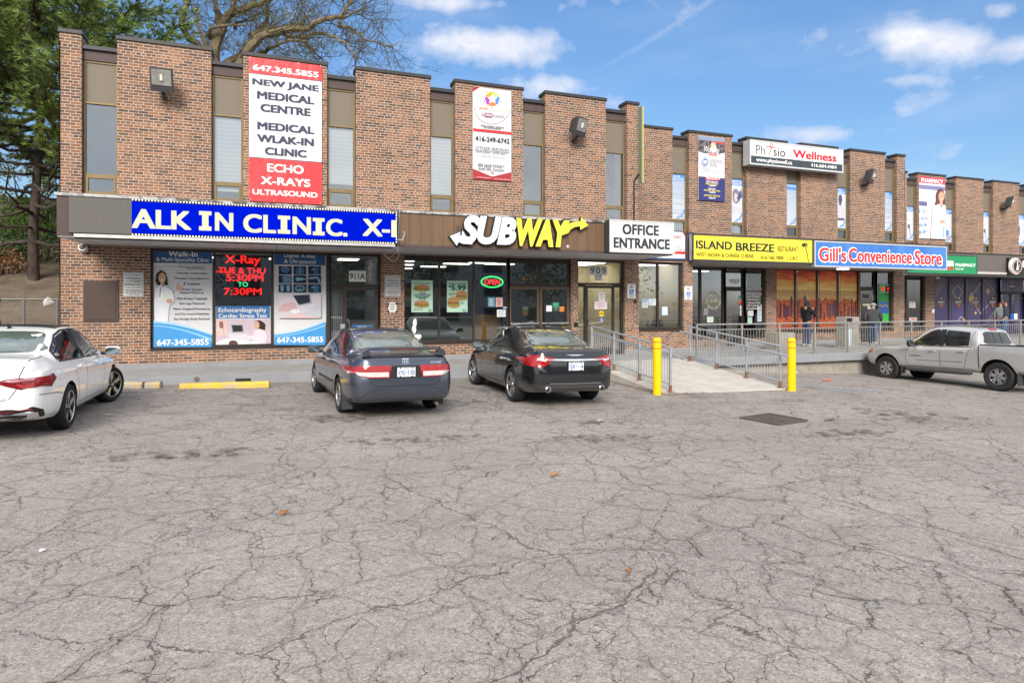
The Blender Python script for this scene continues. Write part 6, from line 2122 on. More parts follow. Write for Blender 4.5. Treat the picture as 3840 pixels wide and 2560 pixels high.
def closed_curve(pts, n=5):
    P = [np.array(p, float) for p in pts]
    out = []
    m = len(P)
    for i in range(m):
        p0, p1, p2, p3 = P[i - 1], P[i], P[(i + 1) % m], P[(i + 2) % m]
        for k in range(n):
            t = k / n
            out.append(tuple(.5 * (2 * p1 + (p2 - p0) * t + (2 * p0 - 5 * p1 + 4 * p2 - p3) * t * t + (3 * p1 - p0 - 3 * p2 + p3) * t**3)))
    return out


class Car:
    """body lofted through cross-sections; t runs from the rear bumper (0) to the nose; local +y is forward, origin on the ground under the rear axle"""
    def __init__(s, spec, paint, root):
        s.sp, s.paint, s.root = spec, paint, root
        s.ra = spec['rear_axle']
        f = {k: pchip(*zip(*v)) for k, v in spec['curves'].items()}
        L = spec['L']
        ts = sorted(set(list(np.linspace(0, .5, 16)) + list(np.linspace(.5, L - .5, 64)) + list(np.linspace(L - .5, L, 16)) + list(spec.get('extra', []))))
        secs = []
        for t in ts:
            zb, w_, zs, ws, zr, wr, dr = (f[k](t) for k in ('zb', 'w', 'zs', 'ws', 'zr', 'wr', 'dr'))
            zs = min(zs, zr - .004)
            ze = max(zr - dr, zs + .002)
            hgt = zs - zb
            pts = [(0, zb), (w_ * .78, zb), (w_ * .93, zb + .05), (w_ * .985, zb + .2 * hgt), (w_, zb + .48 * hgt), (w_ * .992, zb + .74 * hgt), (w_ * .965, zb + .92 * hgt), (ws, zs)]
            k = min(1.0, max(0.0, (ze - zs) / .25))
            pts.append((ws + (wr - ws) * .5 + .025 * k, zs + (ze - zs) * .5))
            pts += [(wr, ze), (wr * .86, ze + (zr - ze) * .55), (wr * .5, ze + (zr - ze) * .88), (0, zr)]
            secs.append(crom(pts, 4))
        n = len(secs[0])
        vs, fs = [], []
        ring = 2 * n - 2
        for t, q in zip(ts, secs):
            y = t - s.ra
            for p in q:
                vs.append((p[0], y, p[1]))
            for p in q[-2:0:-1]:
                vs.append((-p[0], y, p[1]))
        for i in range(len(ts) - 1):
            for k in range(ring):
                k2 = (k + 1) % ring
                fs.append((i * ring + k, i * ring + k2, (i + 1) * ring + k2, (i + 1) * ring + k))
        for i, rev in ((0, False), (len(ts) - 1, True)):
            c = len(vs)
            vs.append((0, ts[i] - s.ra, sum(p[1] for p in secs[i]) / n))
            for k in range(ring):
                k2 = (k + 1) % ring
                fs.append((c, i * ring + k2, i * ring + k) if not rev else (c, i * ring + k, i * ring + k2))
        s.vs = vs
        s.bvh = BVHTree.FromPolygons([Vector(v) for v in vs], fs)
        s.f = f
        me = bpy.data.meshes.new('body')
        me.from_pydata(vs, [], fs)
        me.materials.append(paint); me.materials.append(BLACK)
        bm = bmesh.new(); bm.from_mesh(me)
        bmesh.ops.recalc_face_normals(bm, faces=bm.faces)
        bm.to_mesh(me); bm.free()
        o = bpy.data.objects.new('tmp', me)
        COL.objects.link(o)
        # wheel wells
        cut = MB()
        rw = spec['wheel_r'] * spec.get('arch', 1.13)
        for (yy) in (0.0, spec['wb']):
            for sg in (-1, 1):
                Mx = Matrix.Translation((sg * (spec['half'] - .30), yy, spec['wheel_r'] + spec.get('arch_up', 0.0))) @ Matrix.Rotation(sg * math.pi / 2, 4, 'Y')
                cut.lathe([(rw, 0), (rw, .6)], Mx, 40)
        c = cut.build('cutter', BLACK)
        c.data.materials.clear(); c.data.materials.append(paint); c.data.materials.append(BLACK)
        for p_ in c.data.polygons:
            p_.material_index = 1
        md = o.modifiers.new('b', 'BOOLEAN'); md.operation = 'DIFFERENCE'; md.object = c; md.solver = 'EXACT'
        dg = bpy.context.evaluated_depsgraph_get()
        nm = bpy.data.meshes.new_from_object(o.evaluated_get(dg))
        bpy.data.objects.remove(o); bpy.data.objects.remove(c)
        nm.shade_smooth()
        nm.set_sharp_from_angle(angle=math.radians(42))
        s.body = link_mesh('body', nm, root)

    # -- panels laid on the body: outline in 2-D, thrown onto the shell along an axis
    def cast(s, axis, p):
        a, b = p
        if axis == 'L': org, d = Vector((-3, a - s.ra, b)), Vector((1, 0, 0))
        elif axis == 'R': org, d = Vector((3, a - s.ra, b)), Vector((-1, 0, 0))
        elif axis == 'B': org, d = Vector((a, -5, b)), Vector((0, 1, 0))
        elif axis == 'F': org, d = Vector((a, 9, b)), Vector((0, -1, 0))
        else: org, d = Vector((a, b - s.ra, 4)), Vector((0, 0, -1))
        h = s.bvh.ray_cast(org, d)
        if h[0] is None:
            return None
        nn = h[1]
        if nn.dot(d) > 0:
            nn = -nn
        return h[0], nn
    def panel(s, name, axis, outline, m, off=.006, res=.07, parent=None, build=True, mb=None, thick=.02):
        out = [Vector(p) for p in outline]
        n = len(out)
        xs_ = [p.x for p in out]; ys_ = [p.y for p in out]
        pts = list(out)
        def inside(q):
            r = False
            j = n - 1
            for i in range(n):
                if (out[i].y > q.y) != (out[j].y > q.y) and q.x < (out[j].x - out[i].x) * (q.y - out[i].y) / (out[j].y - out[i].y) + out[i].x:
                    r = not r
                j = i
            return r
        a = min(xs_) + res / 2
        while a < max(xs_):
            b = min(ys_) + res / 2
            while b < max(ys_):
                q = Vector((a, b))
                if inside(q):
                    pts.append(q)
                b += res
            a += res
        r = delaunay_2d_cdt(pts, [], [list(range(n))], 1, 1e-6)
        pos, ok = [], []
        for q in r[0]:
            h = s.cast(axis, (q.x, q.y))
            if h is None:
                ok.append(False); pos.append((Vector((0, 0, 0)), Vector((0, 0, 1))))
            else:
                ok.append(True); pos.append(h)
        fs = [tuple(f) for f in r[2] if all(ok[i] for i in f)]
        if not fs:
            return None
        tgt = mb or MB()
        tgt.mat(m)
        base = [p + nn * off for p, nn in pos]
        # rim so the panel has an edge
        cnt = {}
        for f in fs:
            for i in range(len(f)):
                e = (f[i], f[(i + 1) % len(f)])
                k = tuple(sorted(e))
                cnt[k] = None if k in cnt else e
        low = [p - nn * thick for p, nn in pos]
        N = len(base)
        rim = [(e[1], e[0], e[0] + N, e[1] + N) for e in cnt.values() if e]
        tgt.add(base + low, fs + rim)
        if mb is None:
            return tgt.build(name, None, parent or s.root, smooth=True, local=True)
    def seam(s, mb, axis, pts, wd=.008, m=None, off=.003):
        P = [Vector(p) for p in pts]
        # resample
        Q = [P[0]]
        for a, b in zip(P[:-1], P[1:]):
            k = max(1, int((b - a).length / .06))
            Q += [a + (b - a) * (i + 1) / k for i in range(k)]
        vs, fs = [], []
        last = None
        for i, q in enumerate(Q):
            t = (Q[min(i + 1, len(Q) - 1)] - Q[max(i - 1, 0)]).normalized()
            nrm = Vector((-t.y, t.x)) * wd / 2
            h0, h1 = s.cast(axis, q - nrm), s.cast(axis, q + nrm)
            if h0 is None or h1 is None:
                last = None
                continue
            vs += [h0[0] + h0[1] * off, h1[0] + h1[1] * off]
            k = len(vs) - 2
            if last is not None:
                fs.append((last, last + 1, k + 1, k))
            last = k
        mb.mat(m or BLACK).add(vs, fs)
    def wheel(s, x, y, r, wd, style, steer=0.0, rimr=.66, silver=None, dark=None):
        sg = 1 if x > 0 else -1
        w_ = bpy.data.objects.new('wheel', None)
        COL.objects.link(w_)
        w_.parent = s.root
        w_.location = (x, y, r)
        w_.rotation_euler = (0, 0, steer)
        R2 = Matrix.Rotation(sg * math.pi / 2, 4, 'Y')
        rr = r * rimr
        prof = [(rr * .98, -wd / 2 + .01), (rr + .01, -wd / 2), (r * .90, -wd / 2 - .004), (r * .97, -wd / 2 + .02), (r, -wd / 2 + .05)]
        for g in (-.3, -.1, .1, .3):      # tread grooves
            prof += [(r, wd * g - .006), (r - .008, wd * g - .004), (r - .008, wd * g + .004), (r, wd * g + .006)]
        prof += [(r, wd / 2 - .05), (r * .97, wd / 2 - .02), (r * .90, wd / 2 + .004), (rr + .01, wd / 2), (rr * .98, wd / 2 - .01)]
        MB().lathe(prof, R2, 44, caps=False).build('tyre', RUBBER, w_, smooth=True, local=True)
        sil = silver or M((0.52, 0.53, 0.54), .25, .9, name='alloy')
        dk = dark or M((0.03, 0.03, 0.032), .45, .4)
        mb = MB()
        mb.mat(dk).lathe([(0, wd / 2 - .075), (rr * .93, wd / 2 - .075)], R2, 36, caps=False)
        mb.lathe([(rr * .93, wd / 2 - .075), (rr * .96, wd / 2 - .02)], R2, 36, caps=False)
        mb.mat(sil).lathe([(rr * .93, wd / 2 - .012), (rr * .95, wd / 2 - .002), (rr * 1.0, wd / 2 - .002), (rr * 1.01, wd / 2 - .02)], R2, 44, caps=False)
        def spoke(a, w0, w1, r0, r1, m, skew=0.0, z=.0):
            ca, sa = math.cos(a), math.sin(a)
            pts = [(r0, -w0), (r1, -w1 + skew), (r1, w1 + skew), (r0, w0)]
            vs = []
            for zz, k in ((wd / 2 - .045, 1.0), (wd / 2 - .012 + z, .92)):
                for (q, v) in pts:
                    vs.append(R2 @ Vector((q * ca - v * k * sa, q * sa + v * k * ca, zz - (.012 if q == r0 else 0))))
            mb.mat(m).add(vs, [(3, 2, 1, 0), (4, 5, 6, 7), (0, 1, 5, 4), (1, 2, 6, 5), (2, 3, 7, 6), (3, 0, 4, 7)])
        if style == 'five':
            for k in range(5): spoke(2 * math.pi * k / 5 + .3, .050, .040, rr * .16, rr * .95, sil)
        elif style == 'ten':
            for k in range(5):
                for d in (-.17, .17): spoke(2 * math.pi * k / 5 + .3 + d, .018, .024, rr * .16, rr * .95, sil)
        elif style == 'twin':
            for k in range(5):
                a = 2 * math.pi * k / 5 + .5
                spoke(a, .035, .022, rr * .16, rr * .96, sil, .045)
                spoke(a + .42, .012, .020, rr * .30, rr * .96, sil, -.02)
                spoke(a - .2, .02, .010, rr * .2, rr * .9, dk, .0, .004)
        elif style == 'six':
            for k in range(6):
                a = 2 * math.pi * k / 6 + .25
                spoke(a, .040, .058, rr * .2, rr * .95, sil)
                spoke(a, .006, .018, rr * .62, rr * .92, dk, 0, .003)
        mb.mat(sil).lathe([(rr * .24, wd / 2 - .05), (rr * .22, wd / 2 - .016), (rr * .10, wd / 2 - .008), (0, wd / 2 - .008)], R2, 20, caps=False)
        for k in range(5 if style != 'six' else 6):
            a = 2 * math.pi * k / (5 if style != 'six' else 6) + .6
            mb.mat(dk).lathe([(.014, 0), (.014, .006), (0, .006)], R2 @ Matrix.Translation((rr * .17 * math.cos(a) * 1.1, rr * .17 * math.sin(a) * 1.1, wd / 2 - .014)), 8, caps=False)
        mb.build('rim', None, w_, smooth=True, local=True)
        return w_

CGL = bpy.data.materials.new('car_glass')
CGL.use_nodes = True
t = NT(CGL.node_tree); p = t.n['Principled BSDF']
n = t.noise(t.obj(), 2.2, 3.0, .5)
t.l.new(t.mix(t.rng(n, .35, .65), (.008, .010, .011), (.022, .026, .027)), p.inputs['Base Color'])
p.inputs['Roughness'].default_value = 0.02
p.inputs['Specular IOR Level'].default_value = 0.55
CGL2 = M((.10, .13, .125), .03, coat=1.0, spec=.9, name='rear_glass', var=.3, vs=3)
TLR = M((.30, .006, .008), .12, coat=1.0, name='tail_red', var=.25, vs=14)
TLD = M((.16, .006, .010), .12, coat=1.0, name='tail_dark', var=.25, vs=14)
TLW = M((.55, .50, .50), .15, coat=1.0, name='tail_clear', var=.2, vs=30)
TRIM = M((.02, .02, .022), .35, name='black_trim')
PLASTIC = M((.045, .045, .048), .6, name='grey_plastic')
PLB = M((.02, .10, .36), .5)

def plate(car, parent, y, x, z, text, rot=0.0):
    """Ontario-style plate facing backwards"""
    mb = MB()
    mb.mat(M((.62, .64, .66), .4)).box(x - .152, x + .152, y - .012, y, z - .076, z + .076)
    mb.mat(BLACK).box(x - .162, x + .162, y - .004, y + .012, z - .086, z + .086)
    for (s_, u0, u1, v0, v1) in ((text[0], -.138, -.020, -.048, .034), (text[1], .030, .138, -.048, .034), ('ONTARIO', -.05, .05, .048, .066)):
        vs, fs = text_geo(s_, .012)
        lo, hi = vs.min(0), vs.max(0)
        mb.mat(PLB).add([(x + u0 + (v[0] - lo[0]) / (hi[0] - lo[0]) * (u1 - u0), y - .0145, z + v0 + (v[1] - lo[1]) / (hi[1] - lo[1]) * (v1 - v0)) for v in vs], fs)
    mb.mat(PLB).box(x - .006, x + .012, y - .0142, y - .012, z - .012, z + .012)
    for sx_ in (-.1, .1):
        for sz_ in (-.068, .066):
            mb.mat(BLACK).box(x + sx_ - .012, x + sx_ + .012, y - .016, y - .012, z + sz_ - .008, z + sz_ + .008)
    return mb.build('number_plate', None, parent, local=True)

def mirror(car, x, y, z, paint, sz=(.24, .13, .155)):
    sg = 1 if x > 0 else -1
    mb = MB()
    n, m_ = 14, 8
    vs = []
    for i in range(m_ + 1):
        a = math.pi * i / m_
        for k in range(n):
            b = 2 * math.pi * k / n
            q = lambda v: math.copysign(abs(v) ** .6, v)
            vs.append((x + sg * sz[0] / 2 + sz[0] / 2 * q(math.sin(a)) * q(math.cos(b)), y + sz[1] / 2 * q(math.cos(a)), z + sz[2] / 2 * q(math.sin(a)) * q(math.sin(b))))
    fs = [(i * n + k, i * n + (k + 1) % n, (i + 1) * n + (k + 1) % n, (i + 1) * n + k) for i in range(m_) for k in range(n)]
    mb.mat(paint).add(vs, fs)
    o = mb.build('wing_mirror', None, car.root, smooth=True, local=True)
    g = MB().mat(M((.30, .36, .38), .03, .9))
    pts = closed_curve([(x + sg * .03, z - .05), (x + sg * (sz[0] - .03), z - .045), (x + sg * (sz[0] - .025), z + .045), (x + sg * .04, z + .05)], 4)
    g.prism(pts, y - sz[1] / 2 - .006, y - sz[1] / 2 + .03)
    g.build('mirror_glass', None, o, local=True)
    MB().box(x - sg * .06, x + sg * .06, y - .02, y + .035, z - .07, z - .03).build('mirror_arm', TRIM, o, local=True)
    return o

def handle(car, axis, t, z, m):
    h = car.cast(axis, (t, z))
    if not h: return
    c = h[0] + h[1] * .028
    mb = MB()
    mb.mat(m)
    y = c.y
    sg = 1 if c.x > 0 else -1
    mb.tube([(c.x - sg * .03, y - .10, c.z), (c.x, y - .085, c.z), (c.x + sg * .004, y, c.z + .003), (c.x, y + .085, c.z), (c.x - sg * .03, y + .10, c.z)], .014, 8)
    mb.build('door_handle', None, car.root, smooth=True, local=True)

def sedan_side(car, axis, side, sp, seams=True, chrome=None):
    """windows, door gaps and handles for one flank"""
    nm = 'side_window'
    for k, w_ in enumerate(sp['windows']):
        car.panel(nm, axis, w_, CGL, .004, .08)
    mb = MB()
    for ln in sp['seams']:
        car.seam(mb, axis, ln, .009)
    if sp.get('surround'):
        for (ln, wd, m_) in sp['surround']:
            car.seam(mb, axis, ln, wd, m_, .007)
    mb.build('door_gaps', None, car.root, smooth=True, local=True)
    for (t_, z_) in sp['handles']:
        handle(car, axis, t_, z_, sp.get('hm', car.paint))

def place_car(name, label, x, y, z, yaw, roll, group='cars and trucks parked along the plaza'):
    return thing(name, (x, y, z), label, 'car', group, (0, roll, yaw))

ROLL = math.atan(.018)

# ---------------------------------------------------------------- white sedan, left
WP = car_paint('white_paint', (.90, .90, .89), 0.0, .25)
r1 = place_car('parked_car', 'white sedan cut off at the left edge with its front wheel turned', -3.72, 10.72, ground(-3.7), math.radians(0.5), ROLL)
sp = dict(L=4.70, rear_axle=1.10, wb=2.686, half=.90, wheel_r=.325, curves=dict(
    zb=[(0, .42), (.06, .33), (.3, .27), (.9, .22), (2.0, .20), (3.9, .20), (4.5, .25), (4.7, .36)],
    w=[(0, .50), (.03, .62), (.10, .74), (.25, .825), (.55, .872), (1.1, .893), (2.2, .90), (3.2, .895), (3.8, .885), (4.25, .83), (4.5, .72), (4.65, .55), (4.7, .42)],
    zs=[(0, .66), (.08, .80), (.25, .935), (.6, .965), (1.3, .955), (2.2, .93), (3.1, .90), (3.8, .83), (4.3, .74), (4.7, .55)],
    ws=[(0, .46), (.03, .58), (.10, .69), (.25, .765), (.55, .80), (1.1, .81), (2.2, .815), (3.2, .81), (3.8, .79), (4.25, .74), (4.5, .64), (4.7, .36)],
    zr=[(0, .70), (.05, .97), (.10, 1.075), (.20, 1.095), (.45, 1.105), (.66, 1.125), (1.0, 1.265), (1.35, 1.385), (1.75, 1.445), (2.15, 1.462), (2.5, 1.445), (2.8, 1.375), (3.2, 1.16), (3.5, 1.00), (3.9, .93), (4.35, .80), (4.6, .66), (4.7, .58)],
    wr=[(0, .40), (.05, .55), (.12, .63), (.3, .67), (.62, .66), (.9, .60), (1.35, .575), (2.0, .585), (2.7, .59), (3.1, .64), (3.5, .70), (3.9, .68), (4.4, .56), (4.7, .28)],
    dr=[(0, .02), (.2, .03), (.6, .04), (.9, .07), (1.35, .06), (2.5, .06), (3.1, .07), (3.5, .05), (4.7, .02)]))
c1 = Car(sp, WP, r1)
side = dict(windows=[closed_curve([(.93, 1.02), (1.16, 1.005), (1.17, 1.17), (1.10, 1.18), (.98, 1.11)], 3), closed_curve([(1.20, 1.0), (1.90, .985), (1.95, 1.36), (1.72, 1.36), (1.40, 1.30), (1.20, 1.20)], 3),
                     closed_curve([(2.00, .985), (2.98, .965), (2.93, 1.08), (2.60, 1.28), (2.30, 1.36), (2.02, 1.37)], 3)],
            seams=[[(1.97, .93), (1.97, .60), (1.95, .36)], [(1.38, .95), (1.42, .80), (1.50, .62), (1.56, .36)], [(2.98, .93), (3.05, .7), (3.02, .36)], [(1.56, .33), (3.02, .33)], [(.16, .62), (.55, .60), (.78, .56)]],
            surround=[([(.93, .99), (1.17, .985), (1.92, .962), (3.0, .94)], .022, TRIM), ([(1.18, .985), (1.18, 1.20)], .022, TRIM), ([(1.97, .96), (1.985, 1.38)], .045, TRIM), ([(.90, 1.0), (.96, 1.12), (1.18, 1.22), (1.42, 1.33), (1.72, 1.39), (2.05, 1.395), (2.32, 1.385), (2.63, 1.30), (2.96, 1.09), (3.03, .98)], .022, TRIM)],
            handles=[(1.62, .86), (2.62, .845)])
sedan_side(c1, 'R', 1, side)
sedan_side(c1, 'L', -1, side)
c1.panel('rear_window', 'B', closed_curve([(-.60, 1.14), (0, 1.125), (.60, 1.14), (.56, 1.24), (.47, 1.37), (0, 1.39), (-.47, 1.37), (-.56, 1.24)], 4), CGL2, .004, .07)
c1.panel('windscreen', 'F', closed_curve([(-.66, 1.03), (0, 1.02), (.66, 1.03), (.52, 1.38), (0, 1.40), (-.52, 1.38)], 4), CGL, .004, .08)
for sg in (-1, 1):
    mb = MB()
    S = lambda pts: [(sg * a, b) for a, b in pts]
    c1.panel('', 'B', S([(.34, .795), (.46, .835), (.60, .85), (.845, .865), (.862, .80), (.852, .70), (.62, .70), (.50, .74)]), TLD, .010, .05, mb=mb)
    c1.panel('', 'B', S([(.42, .81), (.56, .835), (.735, .845), (.735, .81), (.56, .795)]), TLW if False else M((.42, .20, .22), .15, coat=1.0), .016, .05, mb=mb)
    c1.panel('', 'B', S([(.745, .845), (.84, .852), (.85, .72), (.745, .72)]), TLR, .016, .05, mb=mb)
    c1.panel('', 'B', S([(.56, .775), (.735, .785), (.735, .72), (.64, .715)]), TLR, .015, .05, mb=mb)
    mb.build('tail_lamp', None, r1, smooth=True, local=True)
    mb = MB()
    c1.panel('', 'B', S([(.0, .455), (.5, .46), (.74, .475), (.81, .42), (.80, .33), (.70, .305), (.45, .315), (.0, .33)]), TRIM, .010, .05, mb=mb)
    c1.panel('', 'B', S([(.30, .405), (.70, .42), (.765, .40), (.765, .335), (.70, .32), (.42, .335), (.41, .352), (.67, .345), (.68, .385), (.30, .378)]), CHROME, .020, .05, mb=mb)
    c1.panel('', 'B', S([(.44, .428), (.72, .452), (.74, .432), (.44, .415)]), TLR, .018, .05, mb=mb)
    mb.build('bumper_trim', None, r1, smooth=True, local=True)
mb = MB()
c1.seam(mb, 'B', [(-.66, 1.06), (-.60, .86), (-.585, .72), (-.52, .60), (-.40, .56), (.40, .56), (.52, .60), (.585, .72), (.60, .86), (.66, 1.06)], .010)
c1.seam(mb, 'T', [(.655, .12), (.665, .5), (.66, .66)], .008); c1.seam(mb, 'T', [(-.655, .12), (-.665, .5), (-.66, .66)], .008)
mb.build('boot_gap', None, r1, local=True)
for x, st_ in ((.79, 0), (-.79, 0)):
    c1.wheel(x, 0, .325, .215, 'twin', 0, .70)
    c1.wheel(x, 2.686, .325, .215, 'twin', math.radians(-24), .70)
mirror(c1, .88, 2.02 + .0, .985, WP); mirror(c1, -.88, 2.02, .985, WP)
MB().mat(TRIM).add([(-.02, .62 - 0, 1.42), (.02, .62, 1.42), (.02, .44, 1.40), (-.02, .44, 1.40), (0, .56, 1.44), (0, .42, 1.505)], [(0, 1, 4), (1, 2, 5, 4), (2, 3, 5), (3, 0, 4, 5), (0, 3, 2, 1)]).build('aerial', None, r1, local=True)
mb = MB()
c1.panel('', 'T', [(-.5, 1.75), (.5, 1.75), (.52, 2.55), (-.52, 2.55)], TRIM, .008, .12, mb=mb)
mb.build('sunroof', None, r1, smooth=True, local=True)

# ---------------------------------------------------------------- slate grey sedan with spoiler
GP = car_paint('slate_paint', (.072, .086, .116), .70, .30, .06)
r2 = place_car('parked_car', 'slate grey sedan with boot spoiler and dented boot lid, plate AYNL 130', 1.84, 11.30, ground(1.85) - .005, math.radians(5.5), ROLL)
sp = dict(L=4.82, rear_axle=1.08, wb=2.74, half=.905, wheel_r=.318, curves=dict(
    zb=[(0, .46), (.05, .33), (.3, .27), (.9, .22), (2.0, .20), (4.0, .20), (4.6, .26), (4.82, .38)],
    w=[(0, .58), (.03, .70), (.10, .795), (.25, .855), (.55, .885), (1.1, .90), (2.4, .905), (3.3, .90), (3.9, .885), (4.35, .82), (4.65, .68), (4.82, .46)],
    zs=[(0, .64), (.08, .80), (.25, .93), (.6, .965), (1.3, .955), (2.2, .93), (3.1, .90), (3.9, .80), (4.4, .68), (4.82, .54)],
    ws=[(0, .54), (.03, .66), (.10, .745), (.25, .80), (.55, .83), (1.1, .835), (2.4, .835), (3.3, .82), (3.9, .79), (4.35, .72), (4.65, .58), (4.82, .36)],
    zr=[(0, .68), (.05, .95), (.10, 1.03), (.20, 1.055), (.45, 1.075), (.74, 1.095), (1.1, 1.245), (1.45, 1.37), (1.85, 1.435), (2.2, 1.45), (2.6, 1.43), (2.9, 1.35), (3.3, 1.13), (3.62, .97), (4.0, .90), (4.45, .78), (4.7, .66), (4.82, .57)],
    wr=[(0, .46), (.05, .60), (.12, .68), (.3, .72), (.68, .69), (1.0, .615), (1.45, .58), (2.1, .585), (2.8, .60), (3.2, .66), (3.6, .72), (4.0, .70), (4.5, .56), (4.82, .28)],
    dr=[(0, .02), (.2, .03), (.6, .04), (1.0, .08), (1.45, .065), (2.6, .065), (3.1, .08), (3.6, .06), (4.82, .02)]))
c2 = Car(sp, GP, r2)
side = dict(windows=[closed_curve([(1.00, 1.03), (1.18, 1.005), (1.19, 1.16), (1.12, 1.16)], 3), closed_curve([(1.22, 1.0), (1.98, .98), (2.02, 1.345), (1.78, 1.34), (1.46, 1.27), (1.22, 1.18)], 3),
                     closed_curve([(2.07, .98), (3.05, .95), (3.00, 1.05), (2.68, 1.26), (2.38, 1.34), (2.10, 1.355)], 3)],
            seams=[[(2.05, .93), (2.05, .60), (2.04, .33)], [(1.40, .95), (1.44, .80), (1.52, .62), (1.58, .33)], [(3.08, .92), (3.14, .7), (3.10, .33)], [(1.58, .30), (3.10, .30)], [(.20, .58), (.55, .57), (.75, .54)]],
            surround=[([(.98, 1.0), (1.20, .983), (2.0, .957), (3.08, .925)], .018, CHROME), ([(1.205, .985), (1.205, 1.17)], .02, TRIM), ([(2.04, .96), (2.06, 1.36)], .045, GP),
                      ([(1.58, .50), (2.03, .495)], .045, PLASTIC), ([(2.07, .495), (3.06, .485)], .045, PLASTIC)],
            handles=[(1.72, .84), (2.66, .83)], hm=TRIM)
sedan_side(c2, 'R', 1, side); sedan_side(c2, 'L', -1, side)
c2.panel('rear_window', 'B', closed_curve([(-.63, 1.115), (0, 1.095), (.63, 1.115), (.58, 1.22), (.48, 1.36), (0, 1.385), (-.48, 1.36), (-.58, 1.22)], 4), CGL2, .004, .07)
c2.panel('windscreen', 'F', closed_curve([(-.68, 1.0), (0, .99), (.68, 1.0), (.52, 1.36), (0, 1.385), (-.52, 1.36)], 4), CGL, .004, .08)
for sg in (-1, 1):
    S = lambda pts: [(sg * a, b) for a, b in pts]
    mb = MB()
    c2.panel('', 'B', S([(.235, .885), (.50, .89), (.70, .89), (.872, .885), (.875, .75), (.60, .70), (.275, .695)]), TLR, .012, .05, mb=mb)
    c2.panel('', 'B', S([(.29, .785), (.60, .79), (.865, .80), (.865, .752), (.60, .715), (.29, .712)]), TLW, .018, .05, mb=mb)
    mb.build('tail_lamp', None, r2, smooth=True, local=True)
mb = MB()
c2.seam(mb, 'B', [(-.73, 1.03), (-.68, .92), (-.60, .69), (-.56, .60), (-.45, .565), (.45, .565), (.56, .60), (.60, .69), (.68, .92), (.73, 1.03)], .011)
c2.panel('', 'B', [(-.235, .885), (.235, .885), (.275, .69), (-.275, .69)], TRIM, .004, .06, mb=mb)
mb.build('boot_gap', None, r2, local=True)
hb = c2.cast('B', (0, .79))[0]
plate(c2, r2, hb.y - .02, 0, .785, ('AYNL', '130'))
hb = c2.cast('B', (0, .95))[0]
mb = MB()
for (pts, wd) in (([(-.048, .99), (-.058, .915), (.058, .915), (.048, .99), (-.048, .99)], .009), ([(-.026, .985), (-.022, .92)], .014), ([(.026, .985), (.022, .92)], .014), ([(-.024, .952), (.024, .952)], .014)):
    c2.seam(mb, 'B', pts, wd, CHROME, .012)
mb.build('badge', None, r2, local=True)
def rear_text(car, root, s_, x0, x1, z0, z1, shear=.3):
    vs, fs = text_geo(s_, .03, shear)
    lo, hi = vs.min(0), vs.max(0)
    out = []
    for v in vs:
        a, b = x0 + (v[0] - lo[0]) / (hi[0] - lo[0]) * (x1 - x0), z0 + (v[1] - lo[1]) / (hi[1] - lo[1]) * (z1 - z0)
        h = car.cast('B', (a, b))
        out.append(h[0] + h[1] * .008)
    MB().mat(CHROME).add(out, fs).build('model_lettering', None, root, local=True)
rear_text(c2, r2, 'ACCORD', .42, .62, .915, .945)
# spoiler on two feet
mb = MB()
prof = [(-.04, 0), (.16, .018), (.18, .03), (.02, .038), (-.05, .02)]
n = 16
vs = []
for i in range(n + 1):
    x = -.70 + 1.40 * i / n
    e = abs(x) / .70
    z0 = 1.145 - .05 * max(0, (e - .86) / .14) ** 1.5
    y0 = .10 - 1.08 + .04 * e * e
    for (a, b) in prof:
        vs.append((x, y0 + a, z0 + b))
k = len(prof)
fs = [(i * k + j, i * k + (j + 1) % k, (i + 1) * k + (j + 1) % k, (i + 1) * k + j) for i in range(n) for j in range(k)] + [tuple(range(k)), tuple(n * k + j for j in range(k - 1, -1, -1))]
mb.mat(GP).add(vs, fs)
for sg in (-1, 1):
    mb.prism([(sg * .70, 1.03), (sg * .55, 1.05), (sg * .60, 1.155), (sg * .705, 1.11)], .08 - 1.08, .24 - 1.08)
mb.mat(TLD).box(-.16, .16, .055 - 1.08, .075 - 1.08, 1.147, 1.163)
mb.build('spoiler', None, r2, smooth=True, local=True)
# shallow dent under the plate: a creased pressing
mb = MB()
c2.panel('', 'B', closed_curve([(-.20, .66), (-.05, .672), (.18, .665), (.14, .60), (-.10, .605)], 3), GP, .010, .04, mb=mb, thick=.0)
mb.build('dent', None, r2, smooth=True, local=True)
mb = MB()
c2.panel('', 'B', [(-.84, .36), (.84, .36), (.82, .30), (-.82, .30)], PLASTIC, .006, .08, mb=mb)
mb.build('bumper_trim', None, r2, smooth=True, local=True)
for sg in (-1, 1):
    MB().box(sg * .72, sg * .89, -.40, -.375, .12, .36).build('mud_flap', PLASTIC, r2, local=True)
MB().tube([(.55, -.95, .24), (.55, -1.06, .235)], .028, 10).build('exhaust_pipe', M((.25, .2, .15), .5, .8), r2, local=True, smooth=True)
AL = M((.40, .40, .41), .35, .8, name='dull_alloy', var=.15)
for x in (-.785, .785):
    c2.wheel(x, 0, .318, .20, 'five', 0, .63, AL, M((.05, .05, .05), .6)); c2.wheel(x, 2.74, .318, .20, 'five', 0, .63, AL, M((.05, .05, .05), .6))
mirror(c2, -.88, 2.06, .97, GP); mirror(c2, .88, 2.06, .97, GP)

